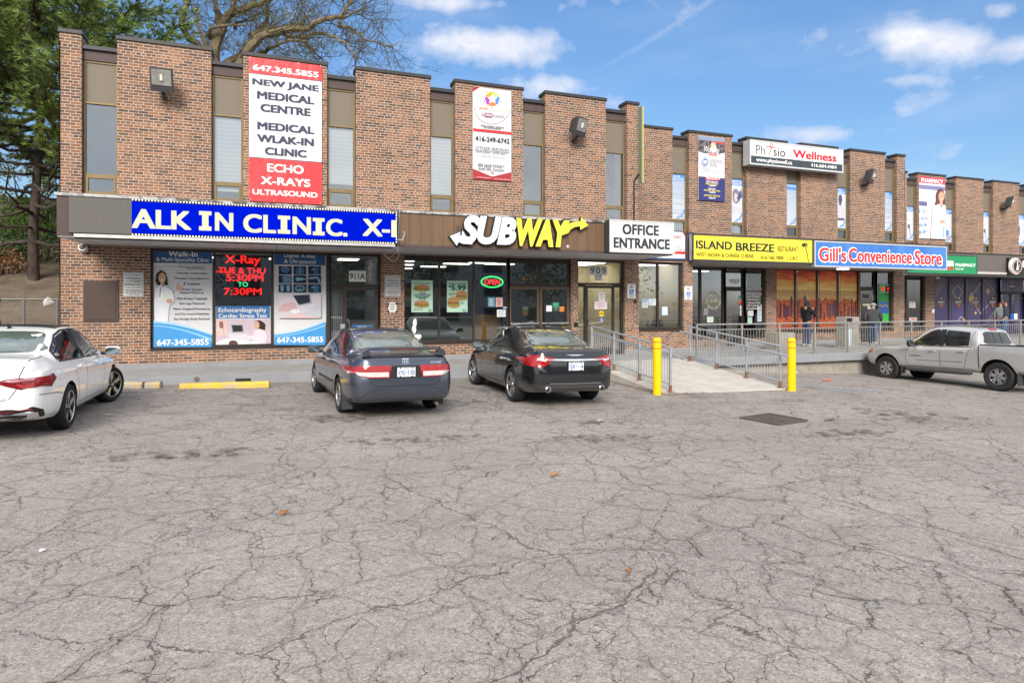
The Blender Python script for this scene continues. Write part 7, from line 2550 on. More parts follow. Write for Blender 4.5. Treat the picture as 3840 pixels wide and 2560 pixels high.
# ---------------------------------------------------------------- black sedan
BP = car_paint('black_paint', (.010, .011, .013), .0, .16)
r3 = place_car('parked_car', 'shiny black sedan with chrome boot bar and twin exhausts, plate DDBR 114', 5.22, 11.68, ground(5.2) - .005, math.radians(-1.0), ROLL)
sp = dict(L=4.87, rear_axle=1.09, wb=2.766, half=.92, wheel_r=.345, curves=dict(
    zb=[(0, .46), (.05, .34), (.3, .28), (.9, .23), (2.0, .21), (4.0, .21), (4.6, .27), (4.87, .38)],
    w=[(0, .56), (.03, .69), (.10, .79), (.25, .86), (.55, .90), (1.1, .918), (2.4, .92), (3.3, .915), (3.9, .90), (4.35, .84), (4.65, .70), (4.87, .46)],
    zs=[(0, .66), (.08, .84), (.25, .98), (.6, 1.01), (1.3, .995), (2.2, .97), (3.1, .94), (3.9, .85), (4.4, .74), (4.87, .58)],
    ws=[(0, .52), (.03, .64), (.10, .73), (.25, .79), (.55, .82), (1.1, .83), (2.4, .835), (3.3, .83), (3.9, .81), (4.35, .74), (4.65, .60), (4.87, .36)],
    zr=[(0, .70), (.05, .99), (.10, 1.085), (.20, 1.11), (.40, 1.12), (.62, 1.14), (.95, 1.28), (1.3, 1.405), (1.7, 1.47), (2.1, 1.485), (2.5, 1.465), (2.85, 1.38), (3.25, 1.17), (3.6, 1.01), (4.0, .945), (4.45, .83), (4.7, .70), (4.87, .60)],
    wr=[(0, .46), (.05, .60), (.12, .68), (.3, .72), (.60, .70), (.9, .62), (1.35, .575), (2.1, .585), (2.8, .60), (3.2, .67), (3.6, .73), (4.0, .71), (4.5, .57), (4.87, .28)],
    dr=[(0, .02), (.2, .03), (.6, .04), (1.0, .08), (1.45, .07), (2.6, .07), (3.1, .08), (3.6, .06), (4.87, .02)]))
c3 = Car(sp, BP, r3)
side = dict(windows=[closed_curve([(.95, 1.06), (1.17, 1.05), (1.17, 1.21), (1.08, 1.20)], 3), closed_curve([(1.21, 1.045), (1.93, 1.025), (1.97, 1.385), (1.74, 1.385), (1.42, 1.32), (1.21, 1.23)], 3),
                     closed_curve([(2.02, 1.02), (3.02, .99), (2.97, 1.09), (2.66, 1.29), (2.36, 1.375), (2.04, 1.39)], 3)],
            seams=[[(2.00, .98), (2.00, .62), (1.99, .36)], [(1.38, .99), (1.42, .84), (1.52, .64), (1.58, .36)], [(3.06, .96), (3.12, .72), (3.08, .36)], [(1.58, .33), (3.08, .33)], [(.20, .62), (.55, .61), (.75, .58)]],
            surround=[([(.93, 1.03), (1.19, 1.022), (1.95, 1.0), (3.06, .965)], .016, CHROME), ([(1.19, 1.03), (1.19, 1.22)], .02, CHROME), ([(2.0, 1.0), (2.01, 1.40)], .045, BP),
                      ([(.93, 1.04), (1.05, 1.21), (1.20, 1.26)], .012, CHROME)],
            handles=[(1.66, .90), (2.62, .885)], hm=BP)
sedan_side(c3, 'R', 1, side); sedan_side(c3, 'L', -1, side)
c3.panel('rear_window', 'B', closed_curve([(-.64, 1.155), (0, 1.14), (.64, 1.155), (.58, 1.26), (.48, 1.39), (0, 1.415), (-.48, 1.39), (-.58, 1.26)], 4), CGL2, .004, .07)
c3.panel('windscreen', 'F', closed_curve([(-.68, 1.05), (0, 1.04), (.68, 1.05), (.52, 1.39), (0, 1.42), (-.52, 1.39)], 4), CGL, .004, .08)
for sg in (-1, 1):
    S = lambda pts: [(sg * a, b) for a, b in pts]
    mb = MB()
    c3.panel('', 'B', S([(.40, .935), (.56, .955), (.70, .99), (.875, 1.0), (.895, .90), (.86, .79), (.72, .76), (.60, .80), (.48, .895)]), TLR, .014, .05, mb=mb)
    c3.panel('', 'B', S([(.56, .925), (.72, .945), (.745, .895), (.60, .875)]), TLW, .020, .05, mb=mb)
    mb.build('tail_lamp', None, r3, smooth=True, local=True)
mb = MB()
c3.panel('', 'B', [(-.62, .925), (0, .918), (.62, .925), (.62, .888), (0, .880), (-.62, .888)], CHROME, .020, .05, mb=mb)
mb.build('chrome_bar', None, r3, smooth=True, local=True)
mb = MB()
c3.seam(mb, 'B', [(-.73, 1.08), (-.64, .95), (-.56, .76), (-.50, .68), (-.38, .655), (.38, .655), (.50, .68), (.56, .76), (.64, .95), (.73, 1.08)], .010, M((.002, .002, .002), .6))
mb.build('boot_gap', None, r3, local=True)
hb = c3.cast('B', (0, .80))[0]
plate(c3, r3, hb.y - .02, 0, .79, ('DDBR', '114'))
mb = MB()
c3.panel('', 'B', [(-.20, .998), (-.05, 1.003), (.05, 1.003), (.20, .998), (.05, .978), (-.05, .978)], CHROME, .012, .04, mb=mb)
c3.seam(mb, 'B', [(.50, .83), (.53, .845), (.50, .815), (.53, .80)], .008, CHROME, .006)
mb.build('badge', None, r3, smooth=True, local=True)
mb = MB()
c3.panel('', 'B', [(-.62, .435), (-.58, .46), (.58, .46), (.62, .435), (.72, .42), (.72, .34), (-.72, .34), (-.72, .42)], PLASTIC, .008, .06, mb=mb)
c3.seam(mb, 'B', [(-.52, .475), (0, .468), (.52, .475)], .012, CHROME, .012)
mb.build('bumper_trim', None, r3, smooth=True, local=True)
for sg in (-1, 1):
    h = c3.cast('B', (sg * .55, .37))[0]
    Mx = Matrix.Translation((sg * .55, h.y - .03, .365)) @ Matrix.Rotation(math.pi / 2, 4, 'X')
    MB().mat(CHROME).lathe([(.052, -.14), (.055, .0), (.048, .004), (.043, -.006), (.043, -.12)], Mx, 20, caps=False).mat(BLACK).lathe([(.043, -.10), (0, -.10)], Mx, 20, caps=False).build('exhaust_tip', None, r3, smooth=True, local=True)
for x in (-.795, .795):
    c3.wheel(x, 0, .345, .225, 'ten', 0, .70); c3.wheel(x, 2.766, .345, .225, 'ten', math.radians(4), .70)
mirror(c3, -.89, 2.04, 1.01, BP); mirror(c3, .89, 2.04, 1.01, BP)
MB().mat(TRIM).tube([(0, .55, 1.455), (0, .42, 1.50), (.09, .18, 1.66)], [.02, .006, .003], 6).build('aerial', None, r3, local=True, smooth=True)

# ---------------------------------------------------------------- silver pickup
TP = car_paint('silver_paint', (.50, .50, .50), .55, .28, .04)
r4 = thing('pickup_truck', (19.02, 11.30, ground(18.7)), 'silver crew-cab pickup truck with black steps, right edge of the lot', 'pickup truck', 'cars and trucks parked along the plaza', (math.radians(-1.2), math.atan(.036), math.radians(2.5)))
r4.scale = (.98, .98, .98)
sp = dict(L=5.40, rear_axle=1.22, wb=3.26, half=.94, wheel_r=.388, arch=1.20, arch_up=.03, extra=[1.62, 1.66, 1.70, 1.74, 1.78, 1.82, 1.86, 1.90, 1.94], curves=dict(
    zb=[(0, .60), (.3, .50), (1.0, .46), (2.0, .44), (4.2, .44), (5.0, .46), (5.40, .56)],
    w=[(0, .84), (.04, .90), (.2, .925), (1.2, .94), (1.8, .935), (3.0, .94), (4.3, .935), (4.8, .90), (5.15, .82), (5.32, .68), (5.40, .5)],
    zs=[(0, 1.20), (.2, 1.21), (1.2, 1.215), (1.70, 1.215), (1.95, 1.15), (3.0, 1.12), (3.9, 1.10), (4.5, 1.08), (5.1, 1.02), (5.40, .82)],
    ws=[(0, .80), (.04, .86), (.2, .885), (1.2, .895), (1.8, .87), (3.0, .865), (4.0, .85), (4.8, .82), (5.15, .74), (5.40, .42)],
    zr=[(0, 1.225), (.2, 1.235), (1.64, 1.24), (1.70, 1.27), (1.78, 1.50), (1.86, 1.68), (1.96, 1.735), (2.25, 1.765), (2.6, 1.78), (3.0, 1.765), (3.3, 1.70), (3.65, 1.46), (3.98, 1.22), (4.3, 1.17), (4.8, 1.14), (5.15, 1.06), (5.32, .94), (5.40, .86)],
    wr=[(0, .78), (.2, .85), (1.62, .86), (1.78, .66), (1.9, .635), (2.6, .64), (3.2, .645), (3.6, .70), (4.0, .76), (4.8, .70), (5.2, .56), (5.40, .30)],
    dr=[(0, .02), (1.62, .02), (1.8, .06), (2.6, .07), (3.3, .08), (3.9, .05), (5.40, .02)]))
c4 = Car(sp, TP, r4)
side = dict(windows=[closed_curve([(2.02, 1.225), (2.10, 1.20), (2.68, 1.195), (2.70, 1.60), (2.62, 1.635), (2.16, 1.60), (2.05, 1.55)], 3), closed_curve([(2.88, 1.195), (3.70, 1.175), (3.62, 1.28), (3.30, 1.52), (3.12, 1.62), (2.90, 1.635)], 3)],
            seams=[[(2.78, 1.17), (2.78, .80), (2.76, .55)], [(1.93, 1.63), (1.98, 1.40), (1.95, 1.15), (2.02, .95), (2.10, .55)], [(3.78, 1.12), (3.84, .8), (3.80, .55)], [(2.10, .52), (3.80, .52)], [(1.74, 1.22), (1.72, .9), (1.68, .48)], [(2.15, .72), (3.45, .71)]],
            surround=[([(2.00, 1.165), (2.72, 1.168), (3.78, 1.145)], .016, CHROME), ([(2.795, 1.18), (2.80, 1.66)], .16, TRIM), ([(2.15, .73), (3.5, .715)], .012, M((.25, .25, .25), .4, .6)), ([(1.735, 1.22), (1.71, .9), (1.69, .47)], .022, TRIM)],
            handles=[(2.18, 1.02), (3.02, 1.0)])
sedan_side(c4, 'L', -1, side); sedan_side(c4, 'R', 1, side)
c4.panel('rear_window', 'B', closed_curve([(-.60, 1.29), (0, 1.275), (.60, 1.29), (.57, 1.45), (.50, 1.60), (0, 1.615), (-.50, 1.60), (-.57, 1.45)], 4), CGL, .012, .06)
mb = MB(); c4.seam(mb, 'B', [(-.17, 1.30), (-.16, 1.60)], .02, TRIM, .018); c4.seam(mb, 'B', [(.17, 1.30), (.16, 1.60)], .02, TRIM, .018); mb.build('window_divider', None, r4, local=True)
mb = MB(); c4.panel('', 'B', [(-.17, 1.72), (.17, 1.72), (.16, 1.66), (-.16, 1.66)], TLR, .02, .05, mb=mb); mb.build('brake_lamp', None, r4, local=True)
c4.panel('windscreen', 'F', closed_curve([(-.70, 1.24), (0, 1.23), (.70, 1.24), (.58, 1.66), (0, 1.69), (-.58, 1.66)], 4), CGL, .004, .08)
for sg, ax in ((-1, 'L'), (1, 'R')):
    mb = MB()
    c4.panel('', ax, [(5.02, .98), (5.25, .94), (5.28, .84), (5.14, .85), (5.02, .92)], M((.35, .12, .02), .2, coat=1.0), .010, .05, mb=mb)
    c4.panel('', ax, [(5.14, .985), (5.30, .93), (5.30, .88), (5.2, .92)], TLW, .012, .05, mb=mb)
    mb.build('head_lamp', None, r4, smooth=True, local=True)
    # flared arches
    mb = MB()
    for yc in (0, 3.26):
        a_pts = []
        for k in range(21):
            a = math.radians(-8 + 196 * k / 20)
            a_pts.append((yc + 1.22 + .475 * math.cos(a), .418 + .475 * math.sin(a)))
        c4.seam(mb, ax, a_pts, .05, TP, .014)
    mb.build('arch_lip', None, r4, smooth=True, local=True)
    mb = MB()
    mb.tube([(sg * .90, .68, .44), (sg * .965, .72, .415), (sg * .97, 1.6, .41), (sg * .965, 2.55, .415), (sg * .90, 2.6, .44)], .045, 10)
    mb.build('side_step', PLASTIC, r4, smooth=True, local=True)
    MB().box(sg * .70, sg * .93, -.50, -.47, .18, .5).build('mud_flap', PLASTIC, r4, local=True)
    MB().box(sg * .72, sg * .90, 2.76, 2.79, .26, .5).build('mud_flap', PLASTIC, r4, local=True)
for sg in (-1, 1):
    MB().box(sg * .80, sg * .87, -1.18, .50, 1.226, 1.256).build('bed_rail', TRIM, r4, local=True, bevel=.006)
vs, fs = text_geo('COLORADO', .02)
lo, hi = vs.min(0), vs.max(0)
out = []
for v in vs:
    h = c4.cast('L', (3.72 - (v[0] - lo[0]) / (hi[0] - lo[0]) * .38, .82 + (v[1] - lo[1]) / (hi[1] - lo[1]) * .045))
    out.append(h[0] + h[1] * .006)
MB().mat(M((.16, .16, .16), .4, .5)).add(out, fs).build('model_lettering', None, r4, local=True)
mb = MB(); c4.panel('', 'B', [(-.75, .62), (.75, .62), (.74, .5), (-.74, .5)], PLASTIC, .02, .1, mb=mb); mb.build('rear_bumper', None, r4, local=True)
for x in (-.80, .80):
    c4.wheel(x, 0, .388, .26, 'six', 0, .55); c4.wheel(x, 3.26, .388, .26, 'six', 0, .55)
mirror(c4, -.90, 2.42, 1.21, TRIM, (.22, .12, .20)); mirror(c4, .90, 2.42, 1.21, TRIM, (.22, .12, .20))
MB().mat(TRIM).tube([(.1, .98, 1.75), (.1, .86, 1.80), (.12, .62, 1.93)], [.02, .006, .003], 6).build('aerial', None, r4, local=True, smooth=True)
# ================================================================== railings, bollards, street furniture
def railing(name, label, posts, h, mid, low, step, m, rusty=False, hand=None, pr=.026, group='steel handrails'):
    root = thing(name, posts[0], label, 'railing', group)
    P = [Vector(p) for p in posts]
    for k, p in enumerate(P):
        mb = MB()
        mb.mat(m).box(p.x - pr, p.x + pr, p.y - pr, p.y + pr, p.z + (.16 if rusty else .0), p.z + h)
        if rusty:
            mb.mat(RUSTY).box(p.x - pr - .002, p.x + pr + .002, p.y - pr - .002, p.y + pr + .002, p.z, p.z + .16)
        mb.mat(RUSTY if rusty else m).box(p.x - .075, p.x + .075, p.y - .06, p.y + .06, p.z - .004, p.z + .014)
        mb.build('post', None, root, bevel=.003, seg=1)
    up = Vector((0, 0, 1))
    for (zz, r_, nm) in ((h, .024, 'top_rail'), (mid, .019, 'middle_rail'), (low, .017, 'bottom_rail')):
        MB().tube([p + up * zz for p in P], r_, 4).build(nm, m, root)
    for a, b in zip(P[:-1], P[1:]):
        n = max(2, int((b - a).length / step))
        mb = MB()
        for k in range(1, n):
            q = a + (b - a) * k / n
            mb.tube([q + up * low, q + up * mid], .0085, 5, False)
        mb.build('baluster_row', m, root)
    if hand:
        dx, e0, e1 = hand
        off = Vector((dx, 0, mid + .01))
        d = (P[-1] - P[0]).normalized()
        MB().tube([P[0] + off - d * e0, P[0] + off, P[-1] + off, P[-1] + off + d * e1], .026, 10).build('handrail', m, root, smooth=True)
        for p in P:
            MB().tube([p + up * (mid - .12), p + Vector((dx, 0, mid - .10)), p + Vector((dx, 0, mid))], .008, 6).build('handrail_bracket', m, root)
    return root
rz = lambda x, y: (x, y, ramp_z(y))
railing('ramp_railing', 'galvanised left ramp railing with rusty feet beside the black sedan', [rz(8.30, y) for y in (15.85, 14.6, 13.35, 12.05)], 1.0, .81, .17, .105, GALV, True, (.09, .1, .42))
railing('ramp_railing', 'galvanised right ramp railing with peeling rusty bottom rail', [rz(11.28, y) for y in (15.4, 14.2, 13.03, 11.87)], 1.0, .81, .17, .105, GALV, True, (-.09, .35, .35))
YR = 15.78
px_posts = [2613, 2782, 2922, 3055, 3179, 3300, 3417, 3530, 3632, 3730, 3826, 3920, 4010]
railing('walk_railing', 'long steel railing along the raised walk behind the silver pickup', [(max(XW(q, YR), 11.5), YR, ZF) for q in px_posts], 1.0, .84, .17, .112, STEEL)

BOL = M((.78, .50, .006), .38, name='bollard_yellow', var=.04)
for (x, y, lab) in ((7.81, 11.84, 'yellow bollard with two red bands at the foot of left ramp railing'), (11.42, 11.66, 'yellow bollard with two red bands at the foot of right ramp railing')):
    z = ground(x) - .01
    b = thing('bollard', (x, y, z), lab, 'bollard', 'yellow bollards at the ramp')
    MB().lathe([(.094, 0), (.094, 1.19), (.090, 1.225), (.07, 1.25), (.035, 1.262), (0, 1.265)], Matrix.Translation((x, y, z)), 32).build('sleeve', BOL, b, smooth=True)
    for zz in (1.015, 1.155):
        MB().lathe([(.0945, zz), (.0955, zz + .002), (.0955, zz + .014), (.0945, zz + .016)], Matrix.Translation((x, y, z)), 32, caps=False).build('red_band', SRED, b, smooth=True)

# parking stops
STOP = worn_mat('stop_paint', (.62, .40, .05), (.40, .33, .26), .56, 5.0, .85)
STOP2 = worn_mat('stop_paint_worn', (.50, .36, .13), (.38, .33, .27), .46, 5.0, .85)
def stop(pa, pb, py, z, m, lab):
    (xa, ya), (xb, yb) = GW(pa, py[0], z), GW(pb, py[1], z)
    d = Vector((xb - xa, yb - ya, 0)); L_ = d.length
    Mx = Matrix.Translation(((xa + xb) / 2, (ya + yb) / 2 + .07, ground((xa + xb) / 2))) @ Matrix.Rotation(math.atan2(d.y, d.x), 4, 'Z')
    n = 18
    vs, fs = [], []
    for i in range(n + 1):
        x = -L_ / 2 + L_ * i / n
        for (a, b) in ((-.085, -.02), (-.08, .075), (-.05, .125), (.05, .125), (.08, .075), (.085, -.02)):
            q = 1 + .12 * mnoise.noise(Vector((x * 3 + pa, a * 9, b * 9)))
            vs.append(Mx @ Vector((x, a * q, b * q)))
    for i in range(n):
        for j in range(6):
            fs.append((i * 6 + j, i * 6 + (j + 1) % 6, (i + 1) * 6 + (j + 1) % 6, (i + 1) * 6 + j))
    fs += [tuple(range(6)), tuple(n * 6 + j for j in range(5, -1, -1))]
    tag(MB().add(vs, fs).build('parking_stop', m, bevel=.008, seg=1), lab, 'parking stop', 'concrete parking stops')
stop(674, 1010, (1462, 1452), HC - 1.85, STOP, 'long yellow concrete parking stop with rusty stains between white and grey cars')
stop(545, 603, (1459, 1458), HC - 1.83, STOP2, 'short broken yellow stop end beside the bay line')
stop(455, 538, (1459, 1459), HC - 1.83, STOP2, 'crumbling parking stop half hidden by the white sedan front wheel')

# floodlights on the upper piers
def floodlight(px, py, Y, lab, turn, w_=.50):
    x, z = XW(px, Y - .45), ZW(px, py, Y - .45)
    r = thing('floodlight', (x, Y, z - .35), lab, 'floodlight', 'floodlights on the upper brick')
    Mx = Matrix.Translation((x, Y - .42, z)) @ Matrix.Rotation(turn, 4, 'Z') @ Matrix.Rotation(math.radians(16), 4, 'X')
    H = M((.045, .045, .05), .45, name='lamp_housing')
    mb = MB()
    fr = [(-w_ / 2, -.30), (w_ / 2, -.30), (w_ / 2, .26), (-w_ / 2, .26)]
    bk = [(-w_ * .40, -.22), (w_ * .40, -.22), (w_ * .40, .14), (-w_ * .40, .14)]
    vs = [Mx @ Vector((a, -.13, b)) for a, b in fr] + [Mx @ Vector((a, -.05, b)) for a, b in fr] + [Mx @ Vector((a, .17, b)) for a, b in bk]
    fs = [(8, 9, 10, 11), (0, 1, 2, 3)]
    for o_ in (0, 4):
        for k in range(4):
            fs.append((o_ + k, o_ + 4 + k, o_ + 4 + (k + 1) % 4, o_ + (k + 1) % 4))
    mb.add(vs, fs).build('housing', H, r, bevel=.012)
    MB().obox(Mx @ Matrix.Translation((0, -.136, .035)), w_ * .86, .012, .37).build('lens', M((.22, .22, .20), .12, coat=1.0, var=.35, vs=5), r)
    MB().tube([Mx @ Vector((0, -.145, -.04)), Mx @ Vector((0, -.145, .10))], .035, 10).build('bulb', M((.70, .68, .6), .2), r, smooth=True)
    MB().tube([(x, Y + .01, z - .36), (x, Y - .16, z - .38), (x, Y - .30, z - .30), (x, Y - .38, z - .22)], .045, 10).build('arm', H, r, smooth=True)
floodlight(608, 296, Y1, 'black floodlight on the second brick pier, facing straight out', 0)
floodlight(2172, 472, Y1, 'black floodlight on the last wide pier above the sandwich shop letters, turned right', math.radians(24))
floodlight(3266, 658, Y2, 'black floodlight right of the white Wellness sign', math.radians(28), .52)
floodlight(3788, 755, Y3, 'farthest black floodlight, near the right edge of the picture', math.radians(30), .52)
# security cameras
def dome(px, py, Y, lab, r=.085):
    x, z = XW(px, Y), ZW(px, py, Y)
    o = thing('security_camera', (x, Y, z), lab, 'security camera', 'white security cameras')
    Mx = Matrix.Translation((x, Y - .10, z)) @ Matrix.Rotation(math.radians(70), 4, 'X')
    MB().lathe([(r * .7, -.12), (r, -.05), (r, .04), (r * .85, .07), (0, .07)], Mx, 22).build('shell', OFFW, o, smooth=True)
    MB().lathe([(r * .7, .06), (r * .6, .10), (r * .3, .125), (0, .13)], Mx, 20, False).build('lens', M((.10, .10, .10), .1, coat=1.), o, smooth=True)
dome(316, 932, Y1, 'round white camera on brick under the left end of canopy', .1)
dome(3383, 1025, Y2, 'white camera on the pier between the convenience door and pharmacy window')
dome(3511, 1040, Y3 - 1.2, 'white ball camera under the right canopy above the purple windows', .07)

# narrow blade sign at the step in the facade, seen on edge
xb_, yb_ = XW(2400, Y1 - .3), Y1 - .35
bl = thing('blade_sign', (xb_, Y1, Z(3.0)), 'tall thin green blade sign with yellow edge at the step in the roofline', 'sign')
za, zb = ZW(2400, 690, Y1), ZW(2400, 406, Y1)
MB().box(XR1 - .01, XR1 + .05, Y1 - .21, Y1 - .02, za, zb).build('panel', M((.17, .22, .18), .5), bl, bevel=.006)
MB().box(XR1 + .012, XR1 + .052, Y1 - .235, Y1 - .212, za, zb).build('edge_strip', M((.55, .42, .12), .5), bl)
xk = XW(2376, Y1)
tag(MB().tube([(XR1, Y1 - .1, za + .30), (XR1 - .06, Y1 - .05, za + .27), (xk + .05, Y1 - .04, za + .16), (xk, Y1 - .03, za + .06), (xk, Y1 - .03, Z(2.3))], .022, 8).build('conduit', BLACK, smooth=True), 'black cable conduit bent from the blade sign down the brick pier', 'conduit')

# litter bin, planter box
BEIGE = concrete_mat('bin_shell', (.22, .21, .185), (.31, .295, .265), 3.0, .4, (.2, .17, .12))
xa, xb_ = XW(3150, 17.2), XW(3206, 17.2)
yc = 17.2
bn = thing('litter_bin', ((xa + xb_) / 2, yc, ZF), 'beige hooded litter bin standing behind the walk railing', 'litter bin')
cx, hw = (xa + xb_) / 2, (xb_ - xa) / 2
mb = MB()
mb.prism([(cx - hw, ZF), (cx + hw, ZF), (cx + hw * .92, ZF + .86), (cx - hw * .92, ZF + .86)], yc - .2, yc + .2)
mb.build('shell', BEIGE, bn, bevel=.015)
mb = MB()
mb.prism([(cx - hw * .98, ZF + .86), (cx + hw * .98, ZF + .86), (cx + hw * .86, ZF + 1.16), (cx - hw * .86, ZF + 1.16)], yc - .22, yc + .22)
mb.build('hood', BEIGE, bn, bevel=.02)
MB().box(cx - hw * .8, cx - hw * .1, yc - .235, yc - .215, ZF + .93, ZF + 1.12).build('opening', BLACK, bn)
MB().box(cx - hw * .7, cx - hw * .15, yc - .21, yc - .195, ZF + .12, ZF + .72).build('notice', M((.50, .56, .62), .5), bn)
xa, xb_ = XW(2893, 17.6), XW(2957, 17.6)
tag(MB().box(xa, xb_, 17.3, 17.95, ZF, ZF + .62).build('planter_box', concrete_mat('planter_concrete', (.24, .23, .20), (.34, .32, .28)), bevel=.02), 'bare grey concrete planter box behind the walk railing', 'planter')

# storm drain, litter on the lot
q = GW(2900, 1585, HC - 2.05)
dr = thing('storm_drain', (q[0], q[1], ground(q[0])), 'rectangular iron storm drain grate in the asphalt', 'drain')
gz = ground(q[0]) + .02
DR = Matrix.Translation((q[0], q[1], gz)) @ Matrix.Rotation(.18, 4, 'Z')
IRON = M((.12, .105, .095), .7, .4, var=.3)
mb = MB()
for s_ in (-1, 1):
    mb.obox(DR @ Matrix.Translation((0, s_ * .36, 0)), .80, .05, .03); mb.obox(DR @ Matrix.Translation((s_ * .375, 0, 0)), .05, .67, .029)
for k in range(-5, 6):
    mb.obox(DR @ Matrix.Translation((0, k * .062, -.003)), .70, .026, .02)
mb.obox(DR @ Matrix.Translation((0, 0, .001)), .04, .67, .022)
mb.build('grate', IRON, dr)
MB().obox(DR @ Matrix.Translation((0, 0, -.014)), .74, .70, .008).build('pit', M((.01, .01, .01), .9), dr)
def scrap(name, px, py, z, w_, d_, m, lab, cat='litter', h=.02, rot=0.0, seed=0):
    x, y = GW(px, py, z)
    r = random.Random(seed)
    gz = ground(x) + .014
    n = 9
    vs = []
    for k in range(n):
        a = 2 * math.pi * k / n
        q = .7 + .3 * r.random()
        u, v = w_ / 2 * q * math.cos(a), d_ / 2 * q * math.sin(a)
        vs.append((x + u * math.cos(rot) - v * math.sin(rot), y + u * math.sin(rot) + v * math.cos(rot), gz + h * r.random()))
    top = [(a, b, c + .008) for a, b, c in vs]
    fs = [tuple(range(n - 1, -1, -1)), tuple(range(n, 2 * n))] + [(k, (k + 1) % n, n + (k + 1) % n, n + k) for k in range(n)]
    tag(MB().add(vs + top, fs).build(name, m), lab, cat)
LEAF = M((.30, .11, .03), .8, var=.3, vs=30)
scrap('cloth_scrap', 3100, 1421, HC - 2.15, .36, .22, M((.75, .16, .08), .8), 'flat orange-red cloth scrap on the lot left of the pickup', h=.02)
scrap('leaf', 1066, 1938, HC - 1.88, .10, .06, LEAF, 'curled brown leaf near the middle of the lot', 'leaf', .03, .3, 1)
scrap('leaf', 2080, 1790, HC - 1.93, .13, .06, M((.42, .17, .05), .8), 'orange-brown leaf on the lot in front of the black sedan', 'leaf', .02, .2, 2)
scrap('leaf', 2355, 2166, HC - 1.93, .05, .035, LEAF, 'small dark brown leaf right of centre on the lot', 'leaf', .02, .8, 3)
scrap('paper_scrap', 160, 2088, HC - 1.86, .05, .03, PAPER, 'small white paper scrap on the left foreground', 'litter', .01, .2, 4)
scrap('stick', 3112, 1588, HC - 2.06, .30, .05, M((.12, .10, .05), .9), 'dark stick on the asphalt right of the storm drain', 'stick', .02, .1, 5)
scrap('paper_scrap', 410, 1562, HC - 1.82, .16, .05, M((.55, .45, .28), .8), 'tan paper strip on the asphalt right of the white sedan', 'litter', .01, .05, 6)
scrap('plastic_bag', 2254, 1588, HC - 1.98, .22, .10, M((.45, .36, .30), .6), 'crumpled pale wrapper in the broken asphalt by the ramp foot', 'litter', .05, .3, 7)
scrap('plastic_cup', 2985, 1331, ZF, .12, .09, PAPER, 'white cup lying on the edge of the raised walk', 'litter', .05, .3, 8)

# dead leaves and grit gathered along the ramp's left foot (uncountable)
mb = MB()
r = random.Random(5)
for k in range(700):
    u = r.random()
    if k < 420:
        x, y = 7.98 - abs(r.gauss(0, .10)), 14.6 - u * 2.9
    elif k < 560:
        x, y = 8.0 + u * 1.0, RYB - abs(r.gauss(0, .10))
    else:
        x, y = 11.5 + abs(r.gauss(0, .12)), 11.3 + u * 3.5
    s_ = r.uniform(.012, .032)
    a = r.uniform(0, 6.3)
    z = ground(x) + .018 + r.random() * .012
    mb.add([(x + s_ * math.cos(a + q), y + s_ * .6 * math.sin(a + q), z + r.random() * .012) for q in (0, 2.1, 4.2)], [(0, 1, 2)])
tag(mb.build('leaf_litter', M((.17, .085, .04), .95, var=.5, vs=12)), kind='stuff')

# ================================================================== people
def skin(name, verts, edges, m, parent, sub=2):
    me = bpy.data.meshes.new(name)
    me.from_pydata([v[:3] for v in verts], edges, [])
    o = bpy.data.objects.new(name, me)
    COL.objects.link(o)
    o.modifiers.new('s', 'SKIN')
    o.modifiers.new('u', 'SUBSURF').levels = sub
    for i, v in enumerate(verts):
        rr = v[3] if isinstance(v[3], tuple) else (v[3], v[3])
        me.skin_vertices[0].data[i].radius = rr
        me.skin_vertices[0].data[i].use_root = (i == 0)
    dg = bpy.context.evaluated_depsgraph_get()
    nm = bpy.data.meshes.new_from_object(o.evaluated_get(dg))
    bpy.data.objects.remove(o)
    nm.materials.clear(); nm.materials.append(m)
    nm.shade_smooth()
    return link_mesh(name, nm, parent)

def chain(V, E, pts, start=None):
    last = start
    for p in pts:
        V.append(p)
        if last is not None:
            E.append((last, len(V) - 1))
        last = len(V) - 1
    return last

def hand(V, E, wrist, elbow, wi, sg, curl=.5):
    """palm, five unequal bent fingers, thumb from the side of the palm"""
    w_, e = Vector(wrist), Vector(elbow)
    d = (w_ - e).normalized()
    s_ = d.cross(Vector((0, 0, 1)))
    s_ = (s_ if s_.length > .2 else Vector((sg, 0, 0))).normalized() * sg
    n = d.cross(s_).normalized()
    palm = chain(V, E, [tuple(w_ + d * .05) + (.027,), tuple(w_ + d * .085) + (.030,)], wi)
    for k, (o_, ln) in enumerate(((-.030, .062), (-.010, .075), (.010, .070), (.029, .055))):
        b = w_ + d * .098 + s_ * o_
        c = b + (d * (1 - curl * .4) + n * curl * .5) * ln * .5
        f = c + (d * (1 - curl) + n * curl) * ln * .5
        chain(V, E, [tuple(b) + (.010,), tuple(c) + (.009,), tuple(f) + (.008,)], palm)
    b = w_ + d * .055 - s_ * .036
    chain(V, E, [tuple(b) + (.012,), tuple(b + d * .03 - s_ * .018 + n * .01) + (.010,)], palm - 1)

